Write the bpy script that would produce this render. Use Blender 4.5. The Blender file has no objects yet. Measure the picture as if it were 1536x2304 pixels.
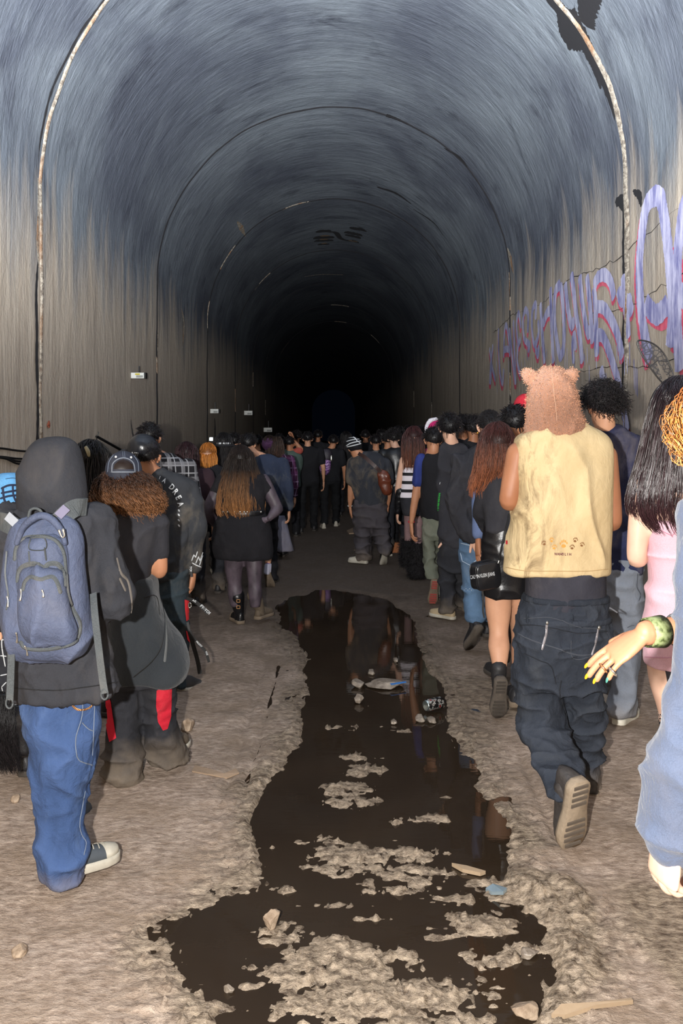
import bpy, math, random
import numpy as np
from mathutils import Vector, Matrix
from mathutils.bvhtree import BVHTree

# ------------------------------------------------------------------ camera, world, lights, exposure
F, PX, PY, EYE = 1900.0, 750.0, 965.0, 1.7      # focal length, vanishing point and eye height the photograph implies
sc = bpy.context.scene
C = sc.collection
cam = bpy.data.objects.new('camera', bpy.data.cameras.new('camera'))
C.objects.link(cam)
cam.location = (0, 0, EYE); cam.rotation_euler = (math.pi / 2, 0, 0)
cam.data.sensor_fit = 'HORIZONTAL'; cam.data.sensor_width = 24.0
cam.data.lens = 24.0 * F / 1536
cam.data.shift_x = (768 - PX) / 1536; cam.data.shift_y = -(1152 - PY) / 1536
cam.data.clip_end = 300
sc.camera = cam
w = bpy.data.worlds.new('world'); sc.world = w; w.use_nodes = True
w.node_tree.nodes['Background'].inputs[0].default_value = (.25, .4, .8, 1)
w.node_tree.nodes['Background'].inputs[1].default_value = .003
sc.view_settings.view_transform = 'Standard'; sc.view_settings.look = 'None'
sc.view_settings.gamma = 1; sc.view_settings.use_curve_mapping = False
sc.view_settings.exposure = 0.0

def lamp(name, kind, loc, power, radius, target=None, col=(1, 1, 1), spot=None, blend=1):
    l = bpy.data.lights.new(name, kind); l.shadow_soft_size = radius; l.use_nodes = True
    nt = l.node_tree; em = [n for n in nt.nodes if n.type == 'EMISSION'][0]
    fo = nt.nodes.new('ShaderNodeLightFalloff'); fo.inputs['Strength'].default_value = power[0]
    f2 = nt.nodes.new('ShaderNodeLightFalloff'); f2.inputs['Strength'].default_value = power[1]; ad = nt.nodes.new('ShaderNodeMath'); ad.operation = 'ADD'
    nt.links.new(fo.outputs['Quadratic'], ad.inputs[0]); nt.links.new(f2.outputs['Linear'], ad.inputs[1]); nt.links.new(ad.outputs[0], em.inputs['Strength'])
    l.color = col
    if spot: l.spot_size = spot; l.spot_blend = blend
    o = bpy.data.objects.new(name, l); C.objects.link(o); o.location = loc
    if target: o.rotation_euler = (Vector(target) - Vector(loc)).to_track_quat('-Z', 'Y').to_euler()
    return o
# the photographer's flash, just left of the lens
lamp('camera_flash', 'POINT', (-.24, -.05, 1.74), (45, 13), .022, col=(1, .97, .93))
# invented fill spot, aimed up to brighten the vault and upper walls
lamp('vault_fill', 'SPOT', (-.24, -.1, 1.9), (1900, 0), .05, target=(0, 10, 10.2), col=(.92, .96, 1), spot=math.radians(90), blend=1)

# ------------------------------------------------------------------ helpers
def lin(c):
    return tuple((v / 255 / 12.92 if v <= 10 else ((v / 255 + .055) / 1.055) ** 2.4) for v in c)
def smooth(a, b, x):
    t = np.clip((x - a) / (b - a), 0, 1); return t * t * (3 - 2 * t)
def _h(ix, iy, iz, s):
    n = (ix * 374761393 + iy * 668265263 + iz * 2147483647 + s * 974711) & 0x7fffffff
    n = ((n ^ (n >> 13)) * 1274126177) & 0x7fffffff
    return ((n ^ (n >> 16)) & 0xffff) / 32767.5 - 1
def noise(p, seed=0):
    i = np.floor(p).astype(np.int64); f = p - i; u = f * f * (3 - 2 * f)
    r = 0
    for a in (0, 1):
        for b in (0, 1):
            for c in (0, 1):
                r = r + _h(i[:, 0] + a, i[:, 1] + b, i[:, 2] + c, seed) * (u[:, 0] if a else 1 - u[:, 0]) * (u[:, 1] if b else 1 - u[:, 1]) * (u[:, 2] if c else 1 - u[:, 2])
    return r
def fbm(p, o=4, seed=0):
    r = 0; a = 1
    for k in range(o):
        r = r + a * noise(p * 2 ** k + k * 17.3, seed + k); a *= .5
    return r
def tagit(o, label=None, cat=None, group=None, kind=None):
    if label: o['label'] = label
    if cat: o['category'] = cat
    if group: o['group'] = group
    if kind: o['kind'] = kind
    return o
def mesh_obj(name, V, Fc, mat, parent=None, off=None, smoothit=None):
    if smoothit is None: smoothit = name not in ('letter', 'letter_shadow', 'paint_drips', 'ochre_bar', 'crown_scrawl')
    V = np.asarray(V, float)
    if off is not None: V = V - np.asarray(off)
    me = bpy.data.meshes.new(name)
    me.from_pydata(V.tolist() if len(V) < 4000 else V, [], Fc if isinstance(Fc, list) else Fc.tolist()); me.update()
    if smoothit: me.shade_smooth()
    if mat: me.materials.append(mat)
    o = bpy.data.objects.new(name, me); C.objects.link(o)
    if parent: o.parent = parent
    return o
def empty(name, loc):
    o = bpy.data.objects.new(name, None); C.objects.link(o); o.location = loc; o.empty_display_size = .1
    return o
def W(px, py, d):
    return np.array([(px - PX) / F * d, d, EYE - (py - PY) / F * d])
def groundd(py): return F * EYE / (py - PY)

# ------------------------------------------------------------------ materials
_m = {}
class N:
    def __init__(s, name):
        s.m = bpy.data.materials.new(name); s.m.use_nodes = True; s.t = s.m.node_tree
        s.b = s.t.nodes['Principled BSDF']; s.tc = s.t.nodes.new('ShaderNodeTexCoord')
    def n(s, typ, **k):
        x = s.t.nodes.new(typ)
        for a, v in k.items():
            if a.startswith('i_'): x.inputs[int(a[2:])].default_value = v
            else: setattr(x, a, v)
        return x
    def l(s, a, b): s.t.links.new(a, b)
    def map(s, scale, out='Object'):
        m = s.n('ShaderNodeMapping'); m.inputs['Scale'].default_value = scale; s.l(s.tc.outputs[out], m.inputs[0]); return m.outputs[0]
    def noise(s, vec, sc_, det=4, rough=.55, dist=0):
        x = s.n('ShaderNodeTexNoise'); x.inputs['Scale'].default_value = sc_; x.inputs['Detail'].default_value = det
        x.inputs['Roughness'].default_value = rough; x.inputs['Distortion'].default_value = dist
        if vec is not None: s.l(vec, x.inputs['Vector'])
        return x.outputs[0]
    def ramp(s, fac, stops):
        x = s.n('ShaderNodeValToRGB'); e = x.color_ramp.elements
        while len(e) < len(stops): e.new(.5)
        for k, (p, c) in enumerate(stops):
            e[k].position = p; e[k].color = (*c, 1) if len(c) == 3 else c
        s.l(fac, x.inputs[0]); return x.outputs[0]
    def mix(s, fac, a, b, mode='MIX'):
        x = s.n('ShaderNodeMix', data_type='RGBA', blend_type=mode)
        for v, i in ((fac, 0), (a, 6), (b, 7)):
            if isinstance(v, (int, float)): x.inputs[i].default_value = v
            elif isinstance(v, tuple): x.inputs[i].default_value = (*v, 1)
            else: s.l(v, x.inputs[i])
        return x.outputs[2]
    def math(s, op, a, b=0, c=None):
        x = s.n('ShaderNodeMath', operation=op)
        for i, v in enumerate((a, b) if c is None else (a, b, c)):
            if isinstance(v, (int, float)): x.inputs[i].default_value = v
            else: s.l(v, x.inputs[i])
        return x.outputs[0]
    def bump(s, h, strength, dist=.01, prev=None):
        x = s.n('ShaderNodeBump'); x.inputs['Strength'].default_value = strength; x.inputs['Distance'].default_value = dist
        s.l(h, x.inputs['Height'])
        if prev is not None: s.l(prev, x.inputs['Normal'])
        return x.outputs[0]
    def done(s, col=None, rough=None, normal=None, spec=None, metal=None):
        for v, k in ((col, 'Base Color'), (rough, 'Roughness'), (spec, 'Specular IOR Level'), (metal, 'Metallic')):
            if v is None: continue
            if isinstance(v, (int, float)): s.b.inputs[k].default_value = v
            elif isinstance(v, tuple): s.b.inputs[k].default_value = (*v, 1)
            else: s.l(v, s.b.inputs[k])
        if normal is not None: s.l(normal, s.b.inputs['Normal'])
        return s.m
def cloth(name, col, dirt=0., dcol=(150, 140, 128), rough=.88, var=.25, bump=.35, bs=9, spec=.25, weave=420, sheen=0, mudz=None, fold_light_wear=.45):
    """woven cloth: thread grain, soft crease relief, worn and dusty patches, fold light painted on ridges"""
    if name in _m: return _m[name]
    n = N(name); c = lin(col)
    fine = n.noise(n.map((1, 1, 1)), weave, 2); wr_ = n.n('ShaderNodeAttribute', attribute_name='fold_light_wear').outputs['Fac']
    mid = n.noise(n.map((1, 1, .6)), 14, 5)
    base = n.mix(n.ramp(mid, [(.3, (0, 0, 0)), (.72, (1, 1, 1))]), tuple(v * (1 - var) for v in c), tuple(min(1, v * (1 + var)) for v in c))
    base = n.mix(n.ramp(fine, [(.35, (0, 0, 0)), (.65, (1, 1, 1))]), base, tuple(min(1, v * 1.25 + .004) for v in c)) if weave else base
    base = n.mix(n.ramp(wr_, [(.02, (0, 0, 0)), (.25, (.0,) * 3), (.9, (fold_light_wear,) * 3)]), base, tuple(min(1, v * 1.7 + .012) for v in c))  # ridges painted lighter: part worn fading, part fold light put in colour
    if dirt:
        dn = n.noise(n.map((1, 1, .55)), 5.5, 6, .65, .4)
        f = n.ramp(dn, [(.5, (0, 0, 0)), (.5 + .22, (dirt,) * 3)])
        base = n.mix(f, base, lin(dcol))
    if mudz:
        sp = n.n('ShaderNodeSeparateXYZ'); n.l(n.tc.outputs['Object'], sp.inputs[0])
        e = n.math('ADD', sp.outputs[2], n.math('MULTIPLY', n.noise(n.map((1, 1, 1)), 12, 4), mudz * .9))
        f = n.ramp(n.math('DIVIDE', e, mudz * 1.9), [(.3, (.42,) * 3), (.8, (0, 0, 0))])
        base = n.mix(f, base, lin((150, 134, 114)))
    nm = n.bump(n.noise(n.map((1, 1, .8)), bs * 2.2, 5, .6, .5), bump, .02)
    nm = n.bump(fine, .35, .0015, nm)
    if sheen: n.b.inputs['Sheen Weight'].default_value = sheen; n.b.inputs['Sheen Roughness'].default_value = .5
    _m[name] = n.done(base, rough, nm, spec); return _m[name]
def skin(name, col, sheer=None):
    if name in _m: return _m[name]
    n = N(name); c = lin(col)
    a = n.noise(n.map((1, 1, 1)), 9, 4)
    base = n.mix(n.ramp(a, [(.3, (0, 0, 0)), (.7, (1, 1, 1))]), (c[0] * .9, c[1] * .84, c[2] * .82), (min(1, c[0] * 1.06), c[1] * 1.04, c[2] * 1.02))
    n.b.inputs['Subsurface Weight'].default_value = 0
    nm = n.bump(n.noise(n.map((1, 1, 1)), 260, 3), .15, .001)
    _m[name] = n.done(base, .52, nm, .4); return _m[name]
def plain(name, col, rough=.5, metal=0., spec=.5, bump=0, bs=60, var=.12):
    if name in _m: return _m[name]
    n = N(name); c = lin(col)
    a = n.noise(n.map((1, 1, 1)), bs, 4)
    base = n.mix(a, tuple(v * (1 - var) for v in c), tuple(min(1, v * (1 + var)) for v in c))
    _m[name] = n.done(base, rough, n.bump(a, bump, .004) if bump else None, spec, metal); return _m[name]
def hairmat(name, root, tip, mid=.5, rough=.48, spec=.35):
    """per-strand brightness and a root-to-tip dye from the attributes stored on the strands"""
    if name in _m: return _m[name]
    n = N(name)
    t = n.n('ShaderNodeAttribute', attribute_name='tone'); r = n.n('ShaderNodeAttribute', attribute_name='rnd')
    col = n.ramp(t.outputs['Fac'], [(max(0, mid - .3), lin(root)), (min(1, mid + .3), lin(tip))])
    k = n.n('ShaderNodeMapRange', i_3=.35, i_4=1.8); n.l(r.outputs['Fac'], k.inputs[0])
    vm = n.n('ShaderNodeVectorMath', operation='SCALE'); n.l(col, vm.inputs[0]); n.l(k.outputs[0], vm.inputs['Scale'])
    n.b.inputs['Anisotropic'].default_value = .4
    _m[name] = n.done(vm.outputs[0], rough, None, spec); return _m[name]

# ------------------------------------------------------------------ the tunnel
R, SPR = 3.0, 4.16            # half width, height of the springing line
def lining():
    n = N('tunnel_lining')
    sp = n.n('ShaderNodeSeparateXYZ'); n.l(n.tc.outputs['Object'], sp.inputs[0])
    def uvn(su, sv, s, det=5, r=.6, dist=0):
        return n.noise(n.map((su, sv, 1), 'UV'), s, det, r, dist)
    streak = uvn(.10, 2.6, 3.0, 7, .7, .3)          # long brush strokes round the arch
    hair = uvn(.35, 9, 5.0, 4, .7)
    big = uvn(.45, .35, .9, 5, .6, .4)
    patch = uvn(.5, .9, 1.6, 6, .65, .6)
    soot = n.mix(n.ramp(streak, [(.36, (0, 0, 0)), (.66, (1, 1, 1))]), lin((98, 105, 112)), lin((122, 129, 136)))
    soot = n.mix(n.ramp(big, [(.38, (.85,) * 3), (.62, (0, 0, 0))]), soot, lin((64, 68, 80)))
    soot = n.mix(n.ramp(patch, [(.56, (0, 0, 0)), (.70, (.75,) * 3)]), soot, lin((38, 40, 52)))
    soot = n.mix(n.ramp(hair, [(.42, (0, 0, 0)), (.75, (.3,) * 3)]), soot, lin((150, 156, 168)))
    conc = n.mix(n.ramp(uvn(.12, 5, 3, 6, .6), [(.38, (0, 0, 0)), (.62, (1, 1, 1))]), lin((172, 158, 142)), lin((190, 178, 162)))
    conc = n.mix(n.ramp(uvn(.2, 1.2, 2.2, 5, .6, .5), [(.52, (0, 0, 0)), (.78, (.4,) * 3)]), conc, lin((120, 108, 98)))
    drip = uvn(.05, 6, 2.2, 3, .6)
    conc = n.mix(n.ramp(drip, [(.62, (0, 0, 0)), (.78, (.3,) * 3)]), conc, lin((80, 72, 68)))
    # soot line: about springing height, ragged and drawn down along the strokes
    e = n.math('ADD', sp.outputs[2], n.math('MULTIPLY', n.math('SUBTRACT', uvn(.12, 1.6, 1.6, 6, .65, .3), .5), 3.4))
    e = n.math('SUBTRACT', e, n.math('MULTIPLY', n.ramp(n.math('MULTIPLY', sp.outputs[0], .1666), [(0, (0,)*3), (.5, (.4,)*3)]), .3))
    f = n.ramp(n.math('MULTIPLY', n.math('SUBTRACT', e, 3.0), .6), [(.1, (0, 0, 0)), (.8, (1, 1, 1))])
    # light fall-off painted in: the lining colour darkens with depth
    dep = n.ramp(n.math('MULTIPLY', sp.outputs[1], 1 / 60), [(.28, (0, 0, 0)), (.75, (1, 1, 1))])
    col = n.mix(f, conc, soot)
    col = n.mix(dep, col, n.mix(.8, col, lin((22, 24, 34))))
    h1 = uvn(.25, 7, 4, 5, .6)
    nm = n.bump(h1, .5, .01)
    nm = n.bump(uvn(.6, 1.2, 2.5, 6, .7), .5, .06, nm)
    nm = n.bump(n.noise(n.map((1, 1, 1)), 60, 5), .3, .004, nm)
    n.done(col, .82, nm, .25)
    return n.m
LINING = lining()
def shell_strip(name, pts, us, kind='structure'):
    ys = np.unique(np.concatenate([np.arange(-7, 40, .5), np.arange(40, 121, 3)]))
    V = []; uv = []
    for y in ys:
        for (x, z), u in zip(pts, us):
            k = 0.006 * math.sin(y * 1.1 + u * 2)
            V.append((x * (1 + k * .5), y, z)); uv.append((u, y))
    m = len(pts); Fc = []
    for j in range(len(ys) - 1):
        for i in range(m - 1):
            a = j * m + i; Fc.append((a, a + 1, a + m + 1, a + m))
    o = mesh_obj(name, V, Fc, LINING)
    ul = o.data.uv_layers.new(name='UVMap')
    li = np.empty(len(o.data.loops), int); o.data.loops.foreach_get('vertex_index', li)
    ul.data.foreach_set('uv', np.array(uv)[li].ravel())
    o['kind'] = kind; return o
nz = 18
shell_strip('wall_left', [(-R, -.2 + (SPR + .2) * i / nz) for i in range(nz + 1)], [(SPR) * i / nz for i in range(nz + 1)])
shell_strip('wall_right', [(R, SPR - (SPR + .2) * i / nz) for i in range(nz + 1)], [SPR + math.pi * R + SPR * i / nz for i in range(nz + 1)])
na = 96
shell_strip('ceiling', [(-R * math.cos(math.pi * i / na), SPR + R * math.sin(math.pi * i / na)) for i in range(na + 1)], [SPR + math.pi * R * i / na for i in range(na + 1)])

def shell_hit(px, py, lift=.006):
    D = np.array([(px - PX) / F, 1, -(py - PY) / F])
    if abs(D[0]) > 1e-6:
        t = R / abs(D[0]); z = EYE + t * D[2]
        if z <= SPR:
            nrm = np.array([-np.sign(D[0]), 0, 0]); return np.array([0, 0, EYE]) + t * D + nrm * lift, nrm
    a = D[0] ** 2 + D[2] ** 2; b = 2 * (EYE - SPR) * D[2]; c = (EYE - SPR) ** 2 - R * R
    t = (-b + math.sqrt(b * b - 4 * a * c)) / (2 * a)
    P = np.array([0, 0, EYE]) + t * D; nrm = -np.array([P[0], 0, P[2] - SPR]); nrm /= np.linalg.norm(nrm)
    return P + nrm * lift, nrm
def resample(pts, step):
    pts = np.asarray(pts, float); out = [pts[0]]
    for a, b in zip(pts[:-1], pts[1:]):
        L = np.linalg.norm((b - a)[:2]); k = max(1, int(math.ceil(L / step)))
        for i in range(1, k + 1): out.append(a + (b - a) * i / k)
    return np.array(out)
def catmull(A, k):
    A = np.asarray(A, float)
    if len(A) < 3: 
        t = np.linspace(0, 1, k + 1)[:, None]; return A[0] * (1 - t) + A[-1] * t
    P = np.vstack([2 * A[0] - A[1], A, 2 * A[-1] - A[-2]]); out = []
    for i in range(1, len(P) - 2):
        for j in range(k):
            t = j / k
            out.append(.5 * (2 * P[i] + (P[i + 1] - P[i - 1]) * t + (2 * P[i - 1] - 5 * P[i] + 4 * P[i + 1] - P[i + 2]) * t * t + (3 * P[i] - P[i - 1] - 3 * P[i + 1] + P[i + 2]) * t ** 3))
    out.append(P[-2]); return np.array(out)
def ribbon(hits, width, taper=True, rag=.0, thick=.0, rng=None):
    """strip lying on a surface; hits = [(point, normal)], width in metres (number or list)"""
    P = np.array([h[0] for h in hits]); Nn = np.array([h[1] for h in hits]); n = len(P)
    T = np.gradient(P, axis=0) if n > 1 else P * 0; T /= np.linalg.norm(T, axis=1)[:, None] + 1e-9
    S = np.cross(Nn, T); S /= np.linalg.norm(S, axis=1)[:, None] + 1e-9
    wd = np.full(n, width, float) if np.isscalar(width) else np.interp(np.linspace(0, 1, n), np.linspace(0, 1, len(width)), width)
    if taper and n > 3: wd = wd * np.clip(np.minimum(np.arange(n), n - 1 - np.arange(n)) / 1.5 + .35, 0, 1)
    if rag: wd = wd * (1 + rag * (np.random.RandomState(n).rand(n) - .5))
    V = np.vstack([P - S * wd[:, None] / 2, P + Nn * thick, P + S * wd[:, None] / 2])
    Fc = []
    for i in range(n - 1):
        Fc += [(i, i + 1, n + i + 1, n + i), (n + i, n + i + 1, 2 * n + i + 1, 2 * n + i)]
    return V, Fc
def join(parts):
    V = []; Fc = []; o = 0
    for v, f in parts:
        v = np.asarray(v); V.append(v); Fc += [tuple(int(i) + o for i in q) for q in f]; o += len(v)
    return np.vstack(V), Fc
def shell_stroke(pts, width, lift=.006, rag=.0, step=6, thick=0, smoothing=True, ramp=0):
    p = catmull(pts, 6) if smoothing and len(pts) > 2 else np.asarray(pts, float)
    q = resample(p, step); return ribbon([shell_hit(a, b, lift + ramp * i / len(q)) for i, (a, b) in enumerate(q)], width, rag=rag, thick=thick)

# construction joints: ridges of lime and rust squeezed out of the ring joints
def limescale():
    n = N('joint_lime')
    a = n.noise(n.map((1, 1, 1)), 22, 6, .7); b = n.noise(n.map((1, 1, .3)), 5, 4)
    col = n.mix(n.ramp(a, [(.4, (0, 0, 0)), (.62, (1, 1, 1))]), lin((110, 100, 90)), lin((186, 176, 160)))
    col = n.mix(n.ramp(b, [(.5, (0, 0, 0)), (.66, (1, 1, 1))]), col, lin((150, 112, 80)))
    return n.done(col, .8, n.bump(a, .8, .02), .3)
LIME = limescale(); TAR = plain('joint_soot', (26, 25, 29), .9, bump=.6, bs=40)
def ring_pt(y, s):       # s = arc length from the left floor
    if s < SPR: return np.array([-R, y, s]), np.array([1., 0, 0])
    if s > SPR + math.pi * R: return np.array([R, y, 2 * SPR + math.pi * R - s]), np.array([-1., 0, 0])
    a = (s - SPR) / R; return np.array([-R * math.cos(a), y, SPR + R * math.sin(a)]), np.array([math.cos(a), 0, -math.sin(a)])
def joint(name, y, s0, s1, wid, mat, lift=.004, thick=.03, parent=None, seed=0, wob=.02):
    ss = np.arange(s0, s1, .05); rs = np.random.RandomState(seed); ph = rs.rand() * 9
    hits = []
    for s in ss:
        P, n = ring_pt(y, s); P = P + n * lift + np.array([0, wob * math.sin(s * 3 + ph) + wob * .5 * math.sin(s * 9 + ph), 0]); hits.append((P, n))
    k = np.interp(ss, np.linspace(s0, s1, len(wid)), wid) * (1 + .5 * (rs.rand(len(ss)) - .5))
    v, f = ribbon(hits, list(k), thick=thick)
    o = mesh_obj(name, v, f, mat, parent); return o
ARC = math.pi * R; END = 2 * SPR + ARC
o = joint('trim_1', 8.62, 0.3, END - .3, [.008, .010, .014, .035, .035, .03, .02, .015, .02, .05, .10, .12, .08, .055, .05], LIME); o['kind'] = 'structure'
joint('soot_edge', 8.72, SPR + ARC * .62, END - .8, [.05, .12, .2, .12, .1, .1, .1], TAR, .002, .004, o, 3)
joint('soot_edge', 8.55, .5, SPR + ARC * .4, [.06, .08, .05, .05, .04], TAR, .002, .004, o, 4)
for k, y in enumerate((14.3, 20, 25.7, 31.4, 37.1, 42.8)):
    t = joint('trim_%d' % (k + 2), y, .2, END - .2, [.02, .03, .02, .03, .02, .03], TAR, .003, .02, None, k + 5); t['kind'] = 'structure'
    for q in range(3):
        s = random.Random(k * 7 + q).uniform(.6, END - 2)
        joint('lime_deposit', y, s, s + .7, [.01, .06, .02], LIME, .006, .02, t, k * 3 + q)
# smears on the lining seen in the photograph: pale scars, tarry drips and a scrawl on the crown
def smear(name, mat, strokes, label, cat, lift=.007):
    parts = [shell_stroke(p, w_, lift, .3, 4, .006) for p, w_ in strokes]
    V, Fc = join(parts); c = V.mean(0)
    o = mesh_obj(name, V, Fc, mat, None, c); o.location = c; return tagit(o, label, cat)
smear('lime_scar', LIME, [([(84, 400), (86, 470), (84, 540), (86, 600)], [.03, .12, .10, .02])], 'pale flaking lime scar on the left wall joint, low on the nearest arch ring', 'stain')
smear('lime_scar', LIME, [([(408, 695), (413, 730), (410, 782)], [.03, .22, .06])], 'pale vertical lime scar halfway down the left wall, above the small wall boxes', 'stain')
smear('lime_scar', LIME, [([(1142, 558), (1149, 585), (1156, 615)], [.05, .26, .05])], 'pale vertical lime scar on the right wall above the start of the graffiti', 'stain')
smear('lime_scar', LIME, [([(533, 498), (542, 512), (552, 532)], [.04, .12, .03])], 'short pale scratch on the left side of the vault', 'stain')
smear('lime_scar', LIME, [([(684, 622), (725, 617), (772, 618)], [.03, .10, .03])], 'thin pale arc across the crown of the vault deep in the tunnel', 'stain')
smear('tar_streak', TAR, [([(868, 258), (895, 268), (930, 285), (955, 300)], [.16, .10, .06, .03])], 'black tarry streak right of the crown between the first two rings', 'stain')
smear('tar_streak', TAR, [([(1000, 333), (1035, 355), (1058, 385)], [.05, .12, .04])], 'short black smudge on the upper right of the vault', 'stain')
smear('tar_streak', TAR, [([(848, 420), (890, 434), (925, 458)], [.10, .14, .06]), ([(930, 470), (975, 500), (998, 530)], [.04, .08, .03])], 'long black curved streak below the smudges on the right of the vault', 'stain')
smear('soot_blot', TAR, [([(1262, 30), (1285, 60), (1318, 88)], [.3, .7, .2]), ([(1250, 0), (1275, 45), (1300, 75)], [.15, .3, .1]), ([(1322, 60), (1320, 20), (1335, -30)], [.25, .3, .3]), ([(1300, 60), (1318, 100), (1338, 150), (1352, 200)], [.25, .25, .14, .05])], 'big black tar blot on the nearest ring joint at upper right', 'stain', .004)
smear('soot_blot', TAR, [([(1385, 455), (1400, 450), (1412, 470)], [.1, .22, .05]), ([(1425, 430), (1440, 440), (1444, 465)], [.1, .25, .05])], 'speckled black patches either side of the right joint above the graffiti', 'stain', .004)
smear('paint_spot', plain('orange_spray', (190, 104, 76), .8), [([(106, 950), (108, 956), (107, 962)], [.05, .10, .04])], 'small orange paint spot on the left wall just above the hood', 'stain')
smear('damp_streak', plain('damp_grey', (84, 80, 78), .9), [([(293, 944), (294, 958), (299, 985)], [.03, .10, .12])], 'dark narrow wedge stain on the left wall beside the plaid-shirted head', 'stain')
smear('damp_streak', plain('damp_grey', (84, 80, 78), .9), [([(482, 940), (483, 960), (483, 990)], [.10, .30, .30])], 'wide dark damp stain on the left wall below the second wall box', 'stain')
TARW = plain('scrawl_ochre', (120, 98, 74), .9)
sm = smear('crown_scrawl', TAR, [([(711, 520), (745, 519)], .30), ([(706, 534), (752, 533)], .30), ([(708, 541), (750, 540)], .26), ([(738, 521), (755, 523), (765, 535), (778, 540), (800, 542)], .16), ([(786, 512), (822, 517)], .30), ([(775, 521), (815, 529)], .30), ([(776, 527), (812, 535)], .26), ([(715, 549), (741, 549)], .2), ([(790, 539), (806, 546)], .2)], 'black scrawl of short bars joined by a wavy line on the crown', 'scrawl')
for p in ([(720, 530), (742, 529)], [(718, 538), (738, 537)], [(722, 547), (736, 546)], [(784, 540), (804, 543)]):
    mesh_obj('ochre_bar', *shell_stroke(p, .14, .012), TARW, sm, tuple(sm.location))
# board marks: thin ledges left by the formwork along the right wall
for k, (z, y0, y1) in enumerate(((3.55, 4, 16), (3.0, 7, 9.9), (2.35, 6.5, 13))):
    ys = np.arange(y0, y1, .12); rs = np.random.RandomState(k)
    hits = [(np.array([R - .004, y, z + .05 * math.sin(y * 1.9 + k) + .012 * rs.randn()]), np.array([-1., 0, 0])) for y in ys]
    v, f = ribbon(hits, list((.004 + .010 * rs.rand(len(ys)))), thick=.006)
    o = mesh_obj('trim_%d' % (10 + k), v, f, plain('wall_crack', (52, 46, 42), .95)); o['kind'] = 'structure'

# ------------------------------------------------------------------ graffiti on the right wall
def zc(p): return [(1080 + x / 3.368, 420 + y / 3.368) for x, y in p]
LET = [
 ('wide', [[(1300, 1320), (1262, 1150), (1228, 900), (1218, 600), (1238, 350), (1272, 150), (1330, 75), (1378, 90), (1405, 220), (1430, 400), (1458, 700), (1470, 950), (1452, 1220)], [(1262, 880), (1350, 970), (1440, 890)]]),
 ('wide', [[(1525, 1400), (1508, 1100), (1504, 800), (1512, 500), (1545, 220), (1580, 120), (1625, 260), (1665, 700), (1700, 1150)], [(1520, 800), (1600, 860), (1690, 800)]]),
 ('mid', [[(1095, 665), (1108, 850), (1125, 1000), (1135, 1150)], [(1060, 770), (1078, 850), (1120, 860), (1165, 890)], [(1135, 820), (1150, 900), (1172, 960)]]),
 ('mid', [[(872, 760), (884, 900), (892, 1100), (900, 1280)], [(872, 760), (905, 690), (958, 670), (1005, 730), (1030, 850)], [(885, 910), (950, 920), (1010, 1010), (1060, 1130), (1095, 1300)]]),
 ('mid', [[(765, 670), (782, 850), (815, 1060), (835, 1110), (850, 1070)], [(820, 670), (845, 900), (866, 1190)]]),
 ('mid', [[(655, 725), (672, 900), (702, 1045), (728, 1010)], [(702, 655), (722, 800), (742, 980), (770, 1150), (787, 1340)]]),
 ('thin', [[(735, 1240), (725, 1120), (712, 1200), (722, 1340)]]),
 ('mid', [[(620, 735), (582, 800), (574, 1000), (598, 1200), (620, 1285), (645, 1200), (646, 1000), (632, 820), (620, 735)]]),
 ('mid', [[(467, 880), (480, 1100), (500, 1340)], [(545, 760), (550, 950), (568, 1340)], [(487, 1050), (520, 960), (550, 935)]]),
 ('thin', [[(430, 1010), (432, 890), (405, 950), (405, 1100), (425, 1200), (455, 1110), (450, 1010)], [(455, 1200), (450, 1280), (430, 1220)]]),
 ('thin', [[(370, 1110), (374, 975), (352, 935), (335, 1020), (345, 1150), (385, 1200), (372, 1245)]]),
 ('thin', [[(320, 1070), (302, 960), (286, 1050), (300, 1190), (318, 1150)], [(300, 1190), (292, 1320), (318, 1430)]]),
 ('thin', [[(232, 1070), (250, 1260), (278, 1500)], [(262, 1010), (270, 1200), (282, 1500)]]),
 ('thin', [[(188, 1300), (194, 1120), (206, 1050), (222, 1110), (238, 1290)], [(190, 1240), (215, 1230), (234, 1240)]]),
 ('thin', [[(148, 1070), (150, 1240), (162, 1420), (180, 1490), (190, 1380)]]),
 ('thin', [[(80, 1220), (95, 1360), (88, 1500)], [(108, 1195), (98, 1340), (128, 1470)], [(108, 1195), (92, 1330), (84, 1500)]]),
 ('mid', [[(900, 1290), (898, 1150), (940, 1130), (985, 1220), (1030, 1360), (1070, 1500), (1100, 1660), (1135, 1860)]]),
 ('mid', [[(930, 1370), (945, 1440), (960, 1500)]]),
]
def paint(name, a, b):
    n = N(name); s = n.noise(n.map((1, 1.2, .25)), 9, 5, .65)
    return n.done(n.mix(n.ramp(s, [(.38, (0, 0, 0)), (.62, (1, 1, 1))]), lin(a), lin(b)), .6, None, .3)
LAV = paint('lavender_spray', (128, 128, 176), (212, 210, 236)); PNK = paint('pink_spray', (206, 84, 112), (236, 120, 138))
gloc = (R - .04, 9.5, 3.0)
gr = empty('graffiti_lettering', gloc)
tagit(gr, 'lavender and pink spray-painted graffiti lettering running along the right tunnel wall', 'graffiti')
LK = 0
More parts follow.
